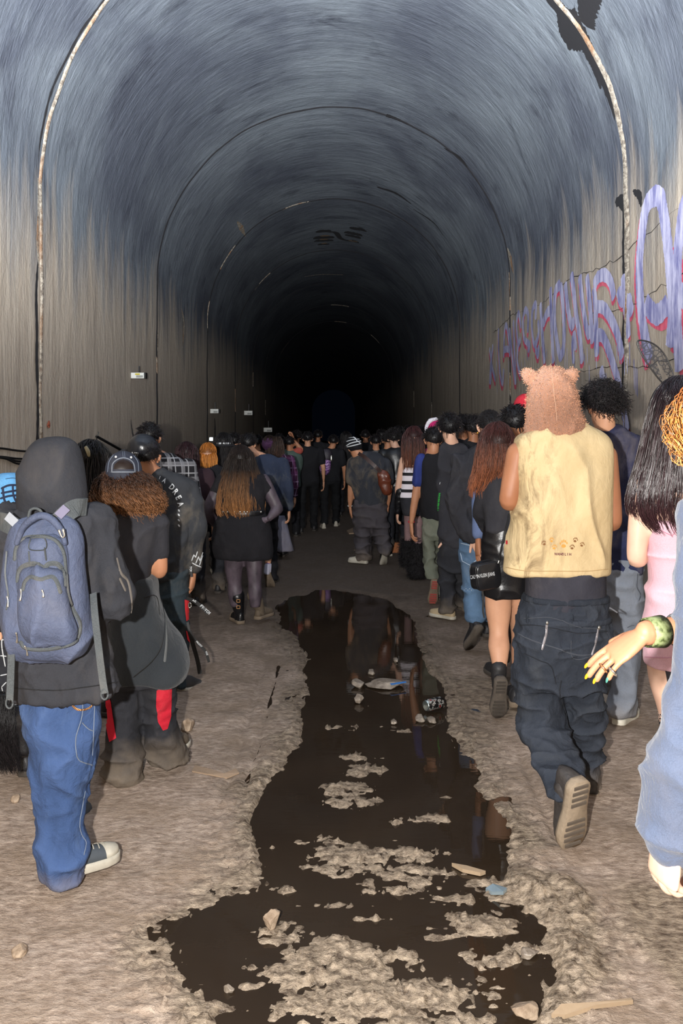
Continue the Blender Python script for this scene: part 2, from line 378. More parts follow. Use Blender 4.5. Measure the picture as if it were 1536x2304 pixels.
for kind, strokes in LET:
    wd = {'wide': .20, 'mid': .155, 'thin': .115}[kind]; LK += 1
    L = mesh_obj('letter', *join([shell_stroke(zc(s), wd, .016 + LK * .0006 + k_ * .0023, .15, 5, ramp=.002) for k_, s in enumerate(strokes)]), LAV, gr, gloc)
    sh = [[(x - ((-26 if x > 1340 else 22) if kind == 'wide' else 9), y + (46 if kind == 'wide' else 34)) for x, y in s] for s in strokes]
    mesh_obj('letter_shadow', *join([shell_stroke(zc(s), wd * .95, .004 + LK * .0002 + k_ * .0021, .15, 5, ramp=.0018) for k_, s in enumerate(sh)]), PNK, L, gloc)
rs = random.Random(4); drips = []
for k in range(46):
    x = rs.uniform(80, 1300); y = rs.uniform(1150, 1420); drips.append(shell_stroke(zc([(x, y), (x + 3, y + rs.uniform(60, 260))]), .02, .030 + k * .0002))
dr = mesh_obj('paint_drips', *join(drips), LAV, gr, gloc); dr['kind'] = 'stuff'
# ------------------------------------------------------------------ the ground: packed dirt, wet channel, mud islands
CH = [(1325, 700, 760), (1345, 640, 870), (1365, 615, 900), (1400, 632, 925), (1440, 665, 945), (1480, 690, 960), (1530, 690, 985), (1580, 672, 1010), (1640, 668, 1025), (1700, 645, 1060), (1760, 600, 1085), (1800, 580, 1110),
      (1850, 560, 1140), (1920, 565, 1165), (1980, 560, 1180), (2030, 500, 1235), (2080, 400, 1270), (2140, 410, 1290), (2220, 450, 1265), (2304, 480, 1240), (2600, 480, 1300), (4200, 200, 1700)]
ISL = [  # px, py, half width px, half height px, height m : mud showing above the water
 (790, 1634, 72, 10, .060), (905, 1640, 40, 5, .03), (800, 1700, 50, 14, .045), (790, 1760, 82, 40, .038), (800, 1800, 70, 26, .05), (700, 1885, 80, 14, .04), (905, 1840, 38, 12, .06), (970, 1838, 48, 12, .06),
 (1000, 1790, 40, 3, .02), (860, 1700, 60, 4, .02), (800, 1925, 120, 22, .045), (930, 1915, 110, 26, .045), (720, 1950, 80, 16, .04), (860, 1990, 150, 22, .03), (1090, 1990, 60, 28, .02), (760, 2030, 100, 10, .03), (1090, 2070, 120, 36, .075), (1230, 2030, 90, 60, .06),
 (640, 2095, 70, 30, .065), (640, 2075, 36, 16, .06), (770, 2130, 160, 40, .05), (900, 2150, 70, 26, .075), (1100, 2145, 90, 30, .06), (950, 2230, 250, 70, .05), (1040, 2270, 120, 50, .08), (800, 2260, 230, 60, .045), (700, 2180, 140, 30, .03), (910, 2290, 70, 30, .09), (1010, 2080, 50, 10, .05),
 (1150, 2130, 70, 16, .07), (900, 2240, 330, 85, .06), (820, 2180, 230, 50, .05), (1180, 2010, 120, 40, .05), (1270, 2130, 60, 60, .05), (980, 2100, 90, 14, .04), (880, 1960, 200, 26, .035), (760, 1905, 90, 22, .035), (1000, 2020, 110, 16, .035), (820, 1730, 60, 30, .035), (640, 1990, 40, 14, .03), (700, 1830, 40, 8, .02), (900, 1885, 60, 6, .02), (560, 2210, 50, 14, .02), (1110, 2215, 60, 10, .02), (620, 1900, 30, 6, .03), (560, 2170, 40, 8, .02), (520, 2260, 60, 20, .02), (840, 2060, 120, 8, .03), (960, 1960, 140, 8, .03)]
BUMP = [(1085, 1500, 20, 12, .02), (1200, 1850, 60, 40, .02)]
WL = -.012
xs = np.unique(np.concatenate([np.linspace(-R - .02, -1.2, 90), np.linspace(-1.2, 1.2, 320), np.linspace(1.2, R + .02, 90)]))
ys = [2.05]
while ys[-1] < 60: ys.append(ys[-1] + max(.0065, ys[-1] ** 2 * .0013))
ys = np.array(list(np.arange(-6, 2.0, .12)) + ys + [80, 121])
def ground_h(X, Y):
    P = np.stack([X, Y, X * 0], 1)
    d = np.maximum(Y, .8); py = PY + F * EYE / d
    ch = np.array(CH); cl = (np.interp(py, ch[:, 0], ch[:, 1]) - PX) / F * d; cr = (np.interp(py, ch[:, 0], ch[:, 2]) - PX) / F * d
    rag = .05 * fbm(P * np.array([7, 3, 1]), 5, 3)
    dist = np.minimum(X - cl, cr - X) + rag              # > 0 inside the channel
    inside = smooth(-.03, .10, dist) * smooth(1318, 1345, py + 14 * noise(P * 3, 8))
    base = .010 * fbm(P * 1.3, 3, 1) + .006 * fbm(P * np.array([9, 7, 1]), 4, 2)
    wetzone = smooth(-.34, -.02, dist) * smooth(1300, 1500, py)
    ridg = 1 - np.abs(fbm(P * np.array([10, 20, 1]) + .4 * fbm(P * 4, 2, 9)[:, None], 4, 5))
    base = base * (1 - .3 * inside) + wetzone * (1 - inside) * (.011 * ridg - .007 + .007 * fbm(P * np.array([22, 34, 1]), 3, 40))
    h = base * (1 - inside) + inside * (-.05 + .012 * fbm(P * np.array([6, 9, 1]), 4, 6))
    isl = np.zeros_like(X)
    for (px, pyy, hw, hh, H) in ISL:
        dd = F * EYE / (pyy - PY); x0 = (px - PX) / F * dd; sx = hw / F * dd; sy = hh * dd * dd / (F * EYE)
        q = ((X - x0) / sx) ** 2 + ((Y - dd) / sy) ** 2
        isl = np.maximum(isl, (H * .5 + .027) * np.exp(-q * 1.1))
    rough = np.minimum(1, 1.6 * np.abs(fbm(P * np.array([7, 10, 1]), 4, 11))); fine = fbm(P * np.array([34, 40, 1]), 3, 12); lump = np.maximum(0, fbm(P * np.array([16, 16, 1]), 2, 13))
    amt = smooth(.006, .03, isl)
    isl = .034 * np.tanh(isl / .034)
    h = h + isl * (1.05 + .5 * rough) + amt * (.006 * fine + .013 * lump + .004 * fbm(P * np.array([60, 80, 1]), 2, 44)) 
    # small gravel and clods in and beside the channel
    clod = np.maximum(0, noise(P * np.array([28, 28, 1]), 21) - .62) * .045 + np.maximum(0, noise(P * np.array([60, 70, 1]), 22) - .5) * .03
    h = h + clod * np.maximum(wetzone, inside) + .12 * clod
    # wheel ruts on the left bank
    rut = np.zeros_like(X)
    for (a, b) in (((500, 1800), (600, 1480)), ((545, 1800), (630, 1480)), ((1170, 1700), (1260, 1900))):
        da, db = groundd(a[1]), groundd(b[1]); xa, xb = (a[0] - PX) / F * da, (b[0] - PX) / F * db
        t = (Y - da) / (db - da); on = smooth(-.1, .1, t) * smooth(1.1, .9, t)
        rut += on * np.exp(-((X - (xa + (xb - xa) * t)) / .02) ** 2)
    h = h - .012 * rut * (1 - inside)
    wet = np.clip(smooth(-.22, .02, dist + .08 * fbm(P * 6, 3, 30)) * smooth(1300, 1420, py) + smooth(.004, .02, isl), 0, 1)
    wet = np.maximum(wet, .85 * smooth(.35, .8, fbm(P * np.array([1.6, 1.1, 1]), 4, 31)) * smooth(1290, 1330, py) * smooth(1.3, .3, np.abs(X - .9)) )
    return h, wet
XX, YY = np.meshgrid(xs, ys); Hh, wet = ground_h(XX.ravel(), YY.ravel())
def dirt():
    n = N('packed_dirt'); wa = n.n('ShaderNodeAttribute', attribute_name='wet').outputs['Fac']
    a = n.noise(n.map((1, 1, 1)), 3, 6, .65); b = n.noise(n.map((.55, 1, 1)), 38, 6, .7); c = n.noise(n.map((1, 1, 1)), 160, 3)
    dry = n.mix(n.ramp(b, [(.34, (0, 0, 0)), (.66, (1, 1, 1))]), lin((126, 107, 92)), lin((200, 180, 163)))
    dry = n.mix(n.ramp(a, [(.4, (0, 0, 0)), (.65, (.7,) * 3)]), dry, lin((142, 122, 102)))
    dry = n.mix(n.ramp(c, [(.66, (0, 0, 0)), (.76, (.7,) * 3)]), dry, lin((200, 186, 168)))
    mud = n.mix(n.ramp(b, [(.35, (0, 0, 0)), (.62, (1, 1, 1))]), lin((72, 58, 45)), lin((176, 158, 136)))
    col = n.mix(wa, dry, mud)
    sp = n.n('ShaderNodeSeparateXYZ'); n.l(n.tc.outputs['Object'], sp.inputs[0])   # fall-off of the flash painted into the earth, darker deeper in
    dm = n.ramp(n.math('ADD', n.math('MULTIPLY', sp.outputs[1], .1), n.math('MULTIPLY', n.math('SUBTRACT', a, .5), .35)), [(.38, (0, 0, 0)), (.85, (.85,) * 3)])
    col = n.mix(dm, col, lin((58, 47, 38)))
    rough = n.math('SUBTRACT', .9, n.math('MULTIPLY', wa, .68))
    nm = n.bump(b, .7, .02); nm = n.bump(n.noise(n.map((.5, 1, 1)), 95, 4, .65), .7, .008, nm); nm = n.bump(c, .6, .004, nm)
    return n.done(col, rough, nm, .5)
nx, ny = len(xs), len(ys)
idx = np.arange(nx * ny).reshape(ny, nx)
q = np.stack([idx[:-1, :-1], idx[:-1, 1:], idx[1:, 1:], idx[1:, :-1]], -1).reshape(-1, 4)
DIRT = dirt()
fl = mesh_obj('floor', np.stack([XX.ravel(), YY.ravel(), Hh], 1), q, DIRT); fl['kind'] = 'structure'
at = fl.data.attributes.new('wet', 'FLOAT', 'POINT'); at.data.foreach_set('value', wet.astype(np.float32))
def water():
    n = N('muddy_water')
    a = n.noise(n.map((1, 1, 1)), 2.2, 4); r = n.noise(n.map((.6, 3, 1)), 9, 3)
    col = n.mix(a, lin((36, 28, 21)), lin((56, 45, 34)))
    n.b.inputs['IOR'].default_value = 1.33
    return n.done(col, .015, n.bump(r, .05, .004), .5)
v = []; rows = [(p, l, r_) for p, l, r_ in CH if p <= 4200]
for p, l, r_ in rows:
    d = groundd(p); m = (l + r_) / 2; hw = max((r_ - l) / 2 + 70, 60)
    for t in np.linspace(-1, 1, 9): v.append(((m + t * hw - PX) / F * d, d, WL))
fq = [(i * 9 + j, i * 9 + j + 1, (i + 1) * 9 + j + 1, (i + 1) * 9 + j) for i in range(len(rows) - 1) for j in range(8)]
pud = mesh_obj('puddle', v, fq, water()); tagit(pud, 'long dark puddle of muddy water down the middle of the tunnel floor', 'puddle', kind='stuff')

def gz(x, y): return float(ground_h(np.array([x]), np.array([y]))[0][0])
# ------------------------------------------------------------------ stones, litter
def rock(name, px, py, w_, h_, dp, label, cat, mat, seed, rot=0., sink=.3, facet=.5, group=None):
    """w_, h_ in pixels of the photograph, dp depth in metres"""
    d = groundd(py); s = d / F; x = (px - PX) * s; rs = np.random.RandomState(seed)
    import bmesh
    bm = bmesh.new(); bmesh.ops.create_icosphere(bm, subdivisions=4, radius=1)
    V = np.array([v.co[:] for v in bm.verts]); Fc = [tuple(v.index for v in f.verts) for f in bm.faces]; bm.free()
    for k in range(int(14 * facet) + 3):
        nn = rs.randn(3); nn /= np.linalg.norm(nn); c = rs.uniform(.55, .85); t = V @ nn
        V = V - np.outer(np.maximum(0, t - c), nn)
    V = V * (1 + .10 * fbm(V * 2.2, 4, seed))[:, None]
    a, b, c = w_ * s / 2, dp / 2, h_ * s / 2 / (1 - sink * .5)
    V = V * np.array([a, b, c]); cr, sr = math.cos(rot), math.sin(rot)
    V = np.stack([V[:, 0] * cr - V[:, 2] * sr, V[:, 1], V[:, 0] * sr + V[:, 2] * cr], 1)
    g = max(gz(x, d), WL)
    V[:, 2] += g + c * (1 - sink)
    loc = (x, d, g)
    o = mesh_obj(name, V, Fc, mat, None, np.array([x * 0, 0, 0]) + np.array([0, 0, g])); o.location = loc
    return tagit(o, label, cat, group)
def stonemat(name, a, b, wet_=.6):
    n = N(name); q_ = n.noise(n.map((1, 1, 1)), 14, 6, .65)
    return n.done(n.mix(n.ramp(q_, [(.35, (0, 0, 0)), (.65, (1, 1, 1))]), lin(a), lin(b)), wet_, n.bump(q_, .6, .02), .5)
ST1 = stonemat('wet_stone', (96, 84, 72), (158, 146, 132), .4); ST2 = stonemat('dry_stone', (120, 100, 80), (176, 156, 134), .8)
rock('stone', 806, 1540, 36, 17, .14, 'round pale wet stone in the puddle, left of the flat slab', 'stone', ST1, 1)
rock('stone_slab', 865, 1541, 88, 14, .22, 'long flat grey stone slab lying in the puddle', 'stone', ST1, 2, sink=.2)
rock('stone', 806, 1577, 27, 22, .10, 'small pointed wedge of stone standing in the puddle below the round stone', 'stone', ST1, 3, .3, .15, 1)
rock('stone', 945, 1617, 25, 14, .10, 'small stone at the water edge just below the can', 'stone', ST1, 4)
rock('stone', 970, 1620, 26, 10, .10, 'flat muddy stone under the right end of the can', 'stone', ST1, 14)
rock('stone', 886, 1624, 15, 9, .07, 'tiny round stone in the puddle, right of the mud ridge', 'stone', ST1, 5)
rock('stone', 835, 1512, 20, 9, .12, 'small dim stone in the puddle behind the flat slab', 'stone', ST1, 6)
rock('stone', 890, 1484, 14, 7, .10, 'tiny dim stone farthest up the puddle', 'stone', ST1, 7)
rock('stone', 424, 1640, 31, 26, .12, 'tan fist-sized stone on the dirt right of the red-patched trousers', 'stone', ST2, 8)
rock('stone', 45, 2150, 34, 24, .06, 'small dark stone at the lower left edge of the ground', 'stone', ST2, 9)
rock('stone', 36, 1808, 22, 15, .06, 'pale chip of stone at the left edge beside the blue jeans', 'stone', ST2, 10)
rock('stone', 610, 2082, 50, 42, .07, 'ochre lump of stone crusted in mud at the left of the nearest mud bank', 'stone', ST2, 11)
rock('stone', 1185, 2278, 80, 36, .07, 'tan rounded stone at the bottom edge in the mud bank', 'stone', ST2, 12)
rock('stone', 1190, 2142, 50, 18, .05, 'smooth wet oval stone in the brown water at lower right', 'stone', ST1, 13, sink=.5)
rock('stone', 515, 2222, 26, 16, .03, 'little wet stone alone in the brown water at lower left', 'stone', ST1, 15)
def flat_litter(name, pts, th, mat, label, cat):
    d0 = groundd(pts[0][1]); V = []; n = len(pts)
    for z in (th, 0):
        for (px, py, *e) in pts:
            d = groundd(py); x = (px - PX) / F * d
            V.append((x, d, max(gz(x, d), WL) + z + .003 + (e[0] if e else 0)))
    Fc = [tuple(range(n)), tuple(range(2 * n - 1, n - 1, -1))] + [(i, n + i, n + (i + 1) % n, (i + 1) % n) for i in range(n)]
    V = np.array(V); c = V.mean(0); c[2] = V[:, 2].min()
    o = mesh_obj(name, V, Fc, mat, None, c, False); o.location = c; return tagit(o, label, cat)
CARD = plain('cardboard', (150, 128, 106), .9, bump=.3)
flat_litter('torn_cardboard', [(432, 1741), (438, 1726), (470, 1736), (505, 1742), (530, 1732), (538, 1741), (510, 1750), (470, 1748)], .006, CARD, 'torn flat strip of tan cardboard on the left dirt bank', 'cardboard')
flat_litter('plastic_shard', [(877, 1546, .03), (912, 1541, .03), (914, 1543, .03), (880, 1549, .03)], .004, plain('blue_plastic', (60, 120, 190), .35), 'thin blue plastic strip on the flat slab in the puddle', 'litter')
flat_litter('chip_bag', [(1092, 2000), (1108, 1997), (1140, 2012), (1132, 2020), (1105, 2010)], .012, plain('foil', (170, 190, 200), .25, .6), 'crumpled silver-blue scrap of wrapper in the mud on the right bank', 'litter')
flat_litter('wood_splinter', [(1016, 1944), (1050, 1950), (1092, 1962), (1080, 1966), (1040, 1958)], .014, plain('pale_wood', (160, 138, 112), .8), 'pale wooden splinter lying in mud right of the puddle', 'stick')
flat_litter('wood_splinter', [(1240, 2302), (1262, 2284), (1330, 2276), (1420, 2262), (1424, 2268), (1340, 2286), (1270, 2300)], .012, plain('pale_wood', (160, 138, 112), .8), 'long pale stick at the bottom right edge', 'stick')
flat_litter('paper_scrap', [(300 + 495, 1239), (812, 1232), (826, 1236), (808, 1243)], .004, CARD, 'pale crumpled scrap left of the beanie walker far up the path', 'litter')
flat_litter('paper_scrap', [(780, 1196), (800, 1188), (830, 1190), (815, 1200), (785, 1202)], .02, CARD, 'tan crushed scrap on the dark ground between the two farthest walkers', 'litter')
# drink can lying on its side, open silver base to the camera
def can():
    c0 = W(957, 1588, groundd(1600)); s = groundd(1600) / F; r = 13.2 * s
    ax = np.array([.86, .50, .03]); ax /= np.linalg.norm(ax); u = np.cross(ax, [0, 0, 1]); u /= np.linalg.norm(u); v_ = np.cross(u, ax)
    base = (c0[0], c0[1], c0[2] - r)
    t = empty('drink_can', base); tagit(t, 'crushed black drink can on its side at the puddle edge, silver base showing', 'can')
    def lathe(name, prof, mat, par):
        n = 28; V = []; 
        for a, rr in prof:
            for k in range(n):
                th = 2 * math.pi * k / n; V.append(c0 + ax * a + (u * math.cos(th) + v_ * math.sin(th)) * rr)
        Fc = [(i * n + k, i * n + (k + 1) % n, (i + 1) * n + (k + 1) % n, (i + 1) * n + k) for i in range(len(prof) - 1) for k in range(n)]
        return mesh_obj(name, V, Fc, mat, par, base)
    n = N('can_print'); sn = n.noise(n.map((1, 1, 1)), 38, 4, .6)
    prt = n.done(n.ramp(sn, [(.50, lin((14, 14, 18))), (.56, lin((180, 180, 175))), (.62, lin((22, 22, 26))), (.7, lin((180, 40, 36)))]), .3, None, .6, .3)
    lathe('can_body', [(0.006, r * .9), (.014, r), (.11, r * .98), (.122, r * .8), (.124, r * .1)], prt, t)
    al = plain('aluminium', (200, 214, 214), .22, .95)
    lathe('can_base', [(.016, .001), (.012, r * .3), (.006, r * .6), (.0, r * .8), (0, r * .86), (.006, r * .905)], al, t)
can()

# ------------------------------------------------------------------ fittings on the left wall
def bx(V, Fc, c, h):
    o = len(V); c = np.array(c)
    for a in (-1, 1):
        for b in (-1, 1):
            for e in (-1, 1): V.append(tuple(c + np.array([a * h[0], b * h[1], e * h[2]])))
    Fc += [tuple(o + i for i in q_) for q_ in ((0, 1, 3, 2), (4, 6, 7, 5), (0, 4, 5, 1), (2, 3, 7, 6), (0, 2, 6, 4), (1, 5, 7, 3))]
def box(name, c, h, mat, par, off, bev=.0):
    V = []; Fc = []; bx(V, Fc, c, h); o = mesh_obj(name, V, Fc, mat, par, off, False)
    if bev:
        m = o.modifiers.new('b', 'BEVEL'); m.width = bev; m.segments = 2
    return o
WHT = plain('white_plastic', (226, 228, 222), .4); GRY = plain('grey_plastic', (150, 152, 148), .45); BLK = plain('black_rubber', (14, 14, 15), .5)
YEL = plain('yellow_label', (196, 180, 40), .5)
for px, py, lab in ((295, 845, 'white box with yellow label on the left wall, nearest of the wall boxes'), (473, 925, 'small white box on the left wall above the black hat'), (549, 929, 'small white box on the left wall, second farthest'), (593, 967, 'tiny dim white box on the left wall, farthest of the boxes')):
    d = R * F / (PX - px); z = EYE - (py - PY) / F * d; sc_ = d / F
    loc = (-R, d, z - .06); t = empty('wall_box', loc); tagit(t, lab, 'wall box')
    hx = min(15, 15) * sc_ * (1 if px < 400 else .62)
    hz = 6.5 * sc_ * (1 if px < 400 else .75)
    box('housing', (-R + hx, d + .03, z), (hx, .05, hz), WHT, t, loc, .006)
    box('end_cap', (-R + hx * 2 + .008, d + .03, z), (.012, .052, hz * 1.02), BLK, t, loc)
    box('label_plate', (-R + hx * 1.3, d - .022, z - hz * .35), (hx * .5, .003, hz * .4), GRY, t, loc)
    if px < 400: box('warning_label', (-R + hx * 1.0, d - .022, z + hz * .45), (hx * .35, .003, hz * .28), YEL, t, loc)
    box('aerial', (-R + hx * 1.15, d + .02, z + hz + 7 * sc_), (.006 + .4 * sc_, .006 + .4 * sc_, 8 * sc_), BLK, t, loc)
# a bare bulb / phone torch glowing against the wall
P = W(475, 988, 12.6)
em = bpy.data.materials.new('torch_glow'); em.use_nodes = True; b_ = em.node_tree.nodes['Principled BSDF']; b_.inputs['Emission Color'].default_value = (.8, .95, 1, 1); b_.inputs['Emission Strength'].default_value = 9
t = empty('wall_torch', tuple(P)); tagit(t, 'small glowing white light low on the left wall beside the black hat', 'light')
box('lens', P + np.array([0, -.02, 0]), (.022, .01, .022), em, t, tuple(P), .006)
box('housing', P + np.array([0, .03, 0]), (.03, .04, .03), GRY, t, tuple(P), .006)
# cables strung on the left wall
def wire(name, pts, r, mat, label, cat, par=None, off=None):
    cu = bpy.data.curves.new(name, 'CURVE'); cu.dimensions = '3D'; cu.bevel_depth = r; cu.bevel_resolution = 2
    sp = cu.splines.new('POLY'); P = catmull(pts, 6); c = P.mean(0) if off is None else np.array(off); sp.points.add(len(P) - 1)
    for k, p in enumerate(P): sp.points[k].co = (*(p - c), 1)
    cu.materials.append(mat); tmp = bpy.data.objects.new(name + '_t', cu); me = bpy.data.meshes.new_from_object(tmp); bpy.data.objects.remove(tmp)
    me.name = name; me.materials.clear(); me.materials.append(mat); me.shade_smooth(); o = bpy.data.objects.new(name, me); C.objects.link(o)
    if par: o.parent = par
    else: o.location = c
    return tagit(o, label, cat) if label else o
for k, (y0, y1, y2, lb) in enumerate(((1009, 1014, 1017, 'thin black cable on the left wall, topmost of the cables beside the hood'), (1028, 1032, 1033, 'second cable down on the left wall beside the hood'), (1030, 1038, 1038, 'sagging cable on the left wall, third down'), (1031, 1044, 1042, 'lowest black cable on the left wall beside the hood'))):
    pts = []
    for px, py in ((-60, y0 - 4), (0, y0), (35, y1), (80, y2), (130, y2 + 2)):
        Pq, nn = shell_hit(px, py, .02 + .004 * k); pts.append(Pq)
    wire('wall_cable', pts, .010, BLK, lb, 'cable')
for (a, b, c_, lab) in (((212, 982), (217, 972), (247, 1022), 'black iron strut on a hook on the left wall, right of the hood'), ((448, 1012), (446, 996), (458, 1016), 'thin black wire bracket on the left wall near the orange hair')):
    A, _ = shell_hit(*a, .03); B, _ = shell_hit(*b, .02); D_, _ = shell_hit(*c_, .25)
    t = empty('wall_bracket', tuple(A)); tagit(t, lab, 'bracket')
    wire('strut', [A, (A + D_) / 2, D_], .018, BLK, None, None, t, tuple(A))
    wire('hanging_wire', [B, (A + B) / 2 + .01, A], .006, plain('steel_wire', (170, 170, 165), .4, .8), None, None, t, tuple(A))
    wire('loop', [A, shell_hit(a[0] - 10, a[1] + 18, .08)[0], shell_hit(a[0] - 14, a[1] + 34, .05)[0]], .005, BLK, None, None, t, tuple(A))
# ------------------------------------------------------------------ figures: lofted, fused into one surface with a voxel remesh, then creased
def ring_faces(m, n, o):
    Fc = []
    for i in range(m - 1):
        for k in range(n): Fc.append((o + i * n + k, o + i * n + (k + 1) % n, o + (i + 1) * n + (k + 1) % n, o + (i + 1) * n + k))
    return Fc
class G:
    def __init__(s): s.V = []; s.F = []; s.n = 0
    def add(s, V, Fc):
        s.V.append(np.asarray(V, float)); s.F += [tuple(i + s.n for i in f) for f in Fc]; s.n += len(V)
    def rings(s, R_, cap=True):
        """R_ : (m, n, 3) closed rings"""
        m, n = R_.shape[:2]; V = R_.reshape(-1, 3); Fc = ring_faces(m, n, 0)
        if cap:
            V = np.vstack([V, R_[0].mean(0), R_[-1].mean(0)])
            Fc += [(k, m * n, (k + 1) % n) for k in range(n)] + [((m - 1) * n + k, (m - 1) * n + (k + 1) % n, m * n + 1) for k in range(n)]
        s.add(V, Fc)
    def slices(s, rows, n=32, pw=2.25, k=4, yaw=0.):
        """rows: (centre xyz, half width, half depth) horizontal sections"""
        A = catmull(rows, k) if len(rows) > 2 else np.asarray(rows, float)
        A[:, 3:] = np.maximum(A[:, 3:], .002)
        th = np.linspace(0, 2 * math.pi, n, endpoint=False); cs, sn = np.cos(th), np.sin(th)
        ux = np.sign(cs) * np.abs(cs) ** (2 / pw); uy = np.sign(sn) * np.abs(sn) ** (2 / pw)
        cy, sy = math.cos(yaw), math.sin(yaw)
        X = A[:, 3][:, None] * ux; Y = A[:, 4][:, None] * uy
        P = np.stack([A[:, 0][:, None] + X * cy - Y * sy, A[:, 1][:, None] + X * sy + Y * cy, A[:, 2][:, None] + 0 * X], -1)
        s.rings(P)
    def tube(s, pts, n=16, k=4, round_=True):
        """pts: (xyz, ra, rb)"""
        A = catmull(pts, k) if k else np.asarray(pts, float)
        P = A[:, :3]; ra = np.maximum(A[:, 3], .0012); rb = np.maximum(A[:, 4], .0012)
        if round_:
            for e in (0, -1):
                d = P[e] - P[1 if e == 0 else -2]; d = d / (np.linalg.norm(d) + 1e-9)
                r = min(ra[e], rb[e])
                ex = [(P[e] + d * r * math.sin(a), ra[e] * math.cos(a), rb[e] * math.cos(a)) for a in (.5, 1.0, 1.4)]
                if e == 0: ex = ex[::-1]
                eP = np.array([q_[0] for q_ in ex]); ea = np.array([q_[1] for q_ in ex]); eb = np.array([q_[2] for q_ in ex])
                if e == 0: P = np.vstack([eP, P]); ra = np.concatenate([ea, ra]); rb = np.concatenate([eb, rb])
                else: P = np.vstack([P, eP]); ra = np.concatenate([ra, ea]); rb = np.concatenate([rb, eb])
        T = np.gradient(P, axis=0); T /= np.linalg.norm(T, axis=1)[:, None] + 1e-9
        ref = np.array([0, 1., 0]) if abs(T[0][1]) < .9 else np.array([0, 0, 1.])
        u = np.cross(ref, T[0]); u /= np.linalg.norm(u); U = []
        for t in T:
            u = u - t * (u @ t); u /= np.linalg.norm(u) + 1e-9; U.append(u)
        U = np.array(U); Vv = np.cross(T, U)
        th = np.linspace(0, 2 * math.pi, n, endpoint=False)
        Rr = P[:, None] + U[:, None] * (ra[:, None] * np.cos(th))[..., None] + Vv[:, None] * (rb[:, None] * np.sin(th))[..., None]
        s.rings(Rr)
    def ell(s, c, r, M=None, n=20, m=12):
        ph = np.linspace(.06, math.pi - .06, m); th = np.linspace(0, 2 * math.pi, n, endpoint=False)
        P = np.stack([np.outer(np.sin(ph), np.cos(th)), np.outer(np.sin(ph), np.sin(th)), np.outer(np.cos(ph), np.ones(n))], -1) * np.array(r)
        if M is not None: P = P @ np.array(M).T
        s.rings(P + np.array(c))
    def arrays(s): return np.vstack(s.V), s.F
def fuse(g, voxel, it=3, fac=.5):
    V, Fc = g.arrays()
    me = bpy.data.meshes.new('t'); me.from_pydata(V, [], Fc); me.update()
    import bmesh
    bm = bmesh.new(); bm.from_mesh(me); bmesh.ops.recalc_face_normals(bm, faces=bm.faces); bm.to_mesh(me); bm.free()
    o = bpy.data.objects.new('t', me); C.objects.link(o)
    m = o.modifiers.new('r', 'REMESH'); m.mode = 'VOXEL'; m.voxel_size = voxel; m.use_smooth_shade = True
    if it: sm_ = o.modifiers.new('s', 'SMOOTH'); sm_.iterations = it; sm_.factor = fac
    dg = bpy.context.evaluated_depsgraph_get(); dg.update()
    r = bpy.data.meshes.new_from_object(o.evaluated_get(dg), depsgraph=dg)
    bpy.data.objects.remove(o); bpy.data.meshes.remove(me)
    return r
def vco(me):
    a = np.empty(len(me.vertices) * 3); me.vertices.foreach_get('co', a); return a.reshape(-1, 3)
def vno(me):
    a = np.empty(len(me.vertices) * 3, np.float32); me.vertex_normals.foreach_get('vector', a); return a.reshape(-1, 3).astype(float)
def crease(me, folds, seed=0):
    """folds: list of (amplitude m, (fx, fy, fz), kind, weight(z) or None)"""
    P = vco(me); Nn = vno(me); d = np.zeros(len(P))
    for k, (amp, fr, kind, wt) in enumerate(folds):
        q_ = P * np.array(fr) + seed * 7.7 + k * 31
        q_ = q_ + .55 * np.stack([noise(q_ * .6 + 5, seed + k), noise(q_ * .6 + 9, seed + k), noise(q_ * .6 + 2, seed + k)], 1)
        v = noise(q_, seed + k) + .35 * noise(q_ * 2.1, seed + k + 5)
        if kind == 'r': v = 1.9 * np.clip(1 - 1.9 * np.abs(v), 0, 1) ** 1.7 - .45
        if wt is not None: v = v * wt(P)
        d += amp * v
    a_ = me.attributes.new('fold_light_wear', 'FLOAT', 'POINT'); a_.data.foreach_set('value', np.clip(d / (2.2 * sum(abs(f[0]) for f in folds)) + .5, 0, 1).astype(np.float32))  # crease height, read by cloth as worn ridges and painted fold light
    P = P + Nn * d[:, None]
    me.vertices.foreach_set('co', P.ravel()); me.update()
NOFOLD = []
def FOLD(kind, a=1.):
    return {'shirt': [(.009 * a, (5.5, 5.5, 3), 'r', None), (.009 * a, (3, 3, 2), 'n', None), (.002 * a, (15, 15, 10), 'n', None)],
            'jacket': [(.012 * a, (6, 6, 3.4), 'r', None), (.010 * a, (3, 3, 2.2), 'n', None), (.005 * a, (13, 13, 9), 'r', None)],
            'pants': [(.011 * a, (5, 5, 9), 'r', lambda P: np.clip(1.3 - P[:, 2] * .9, .5, 1.2)), (.009 * a, (4, 4, 3), 'n', None), (.0025 * a, (16, 16, 24), 'n', None)],
            'dress': [(.006 * a, (2.5, 2.5, 10), 'r', None)], 'skirt': [(.012 * a, (12, 12, 1.2), 'n', None)]}[kind]

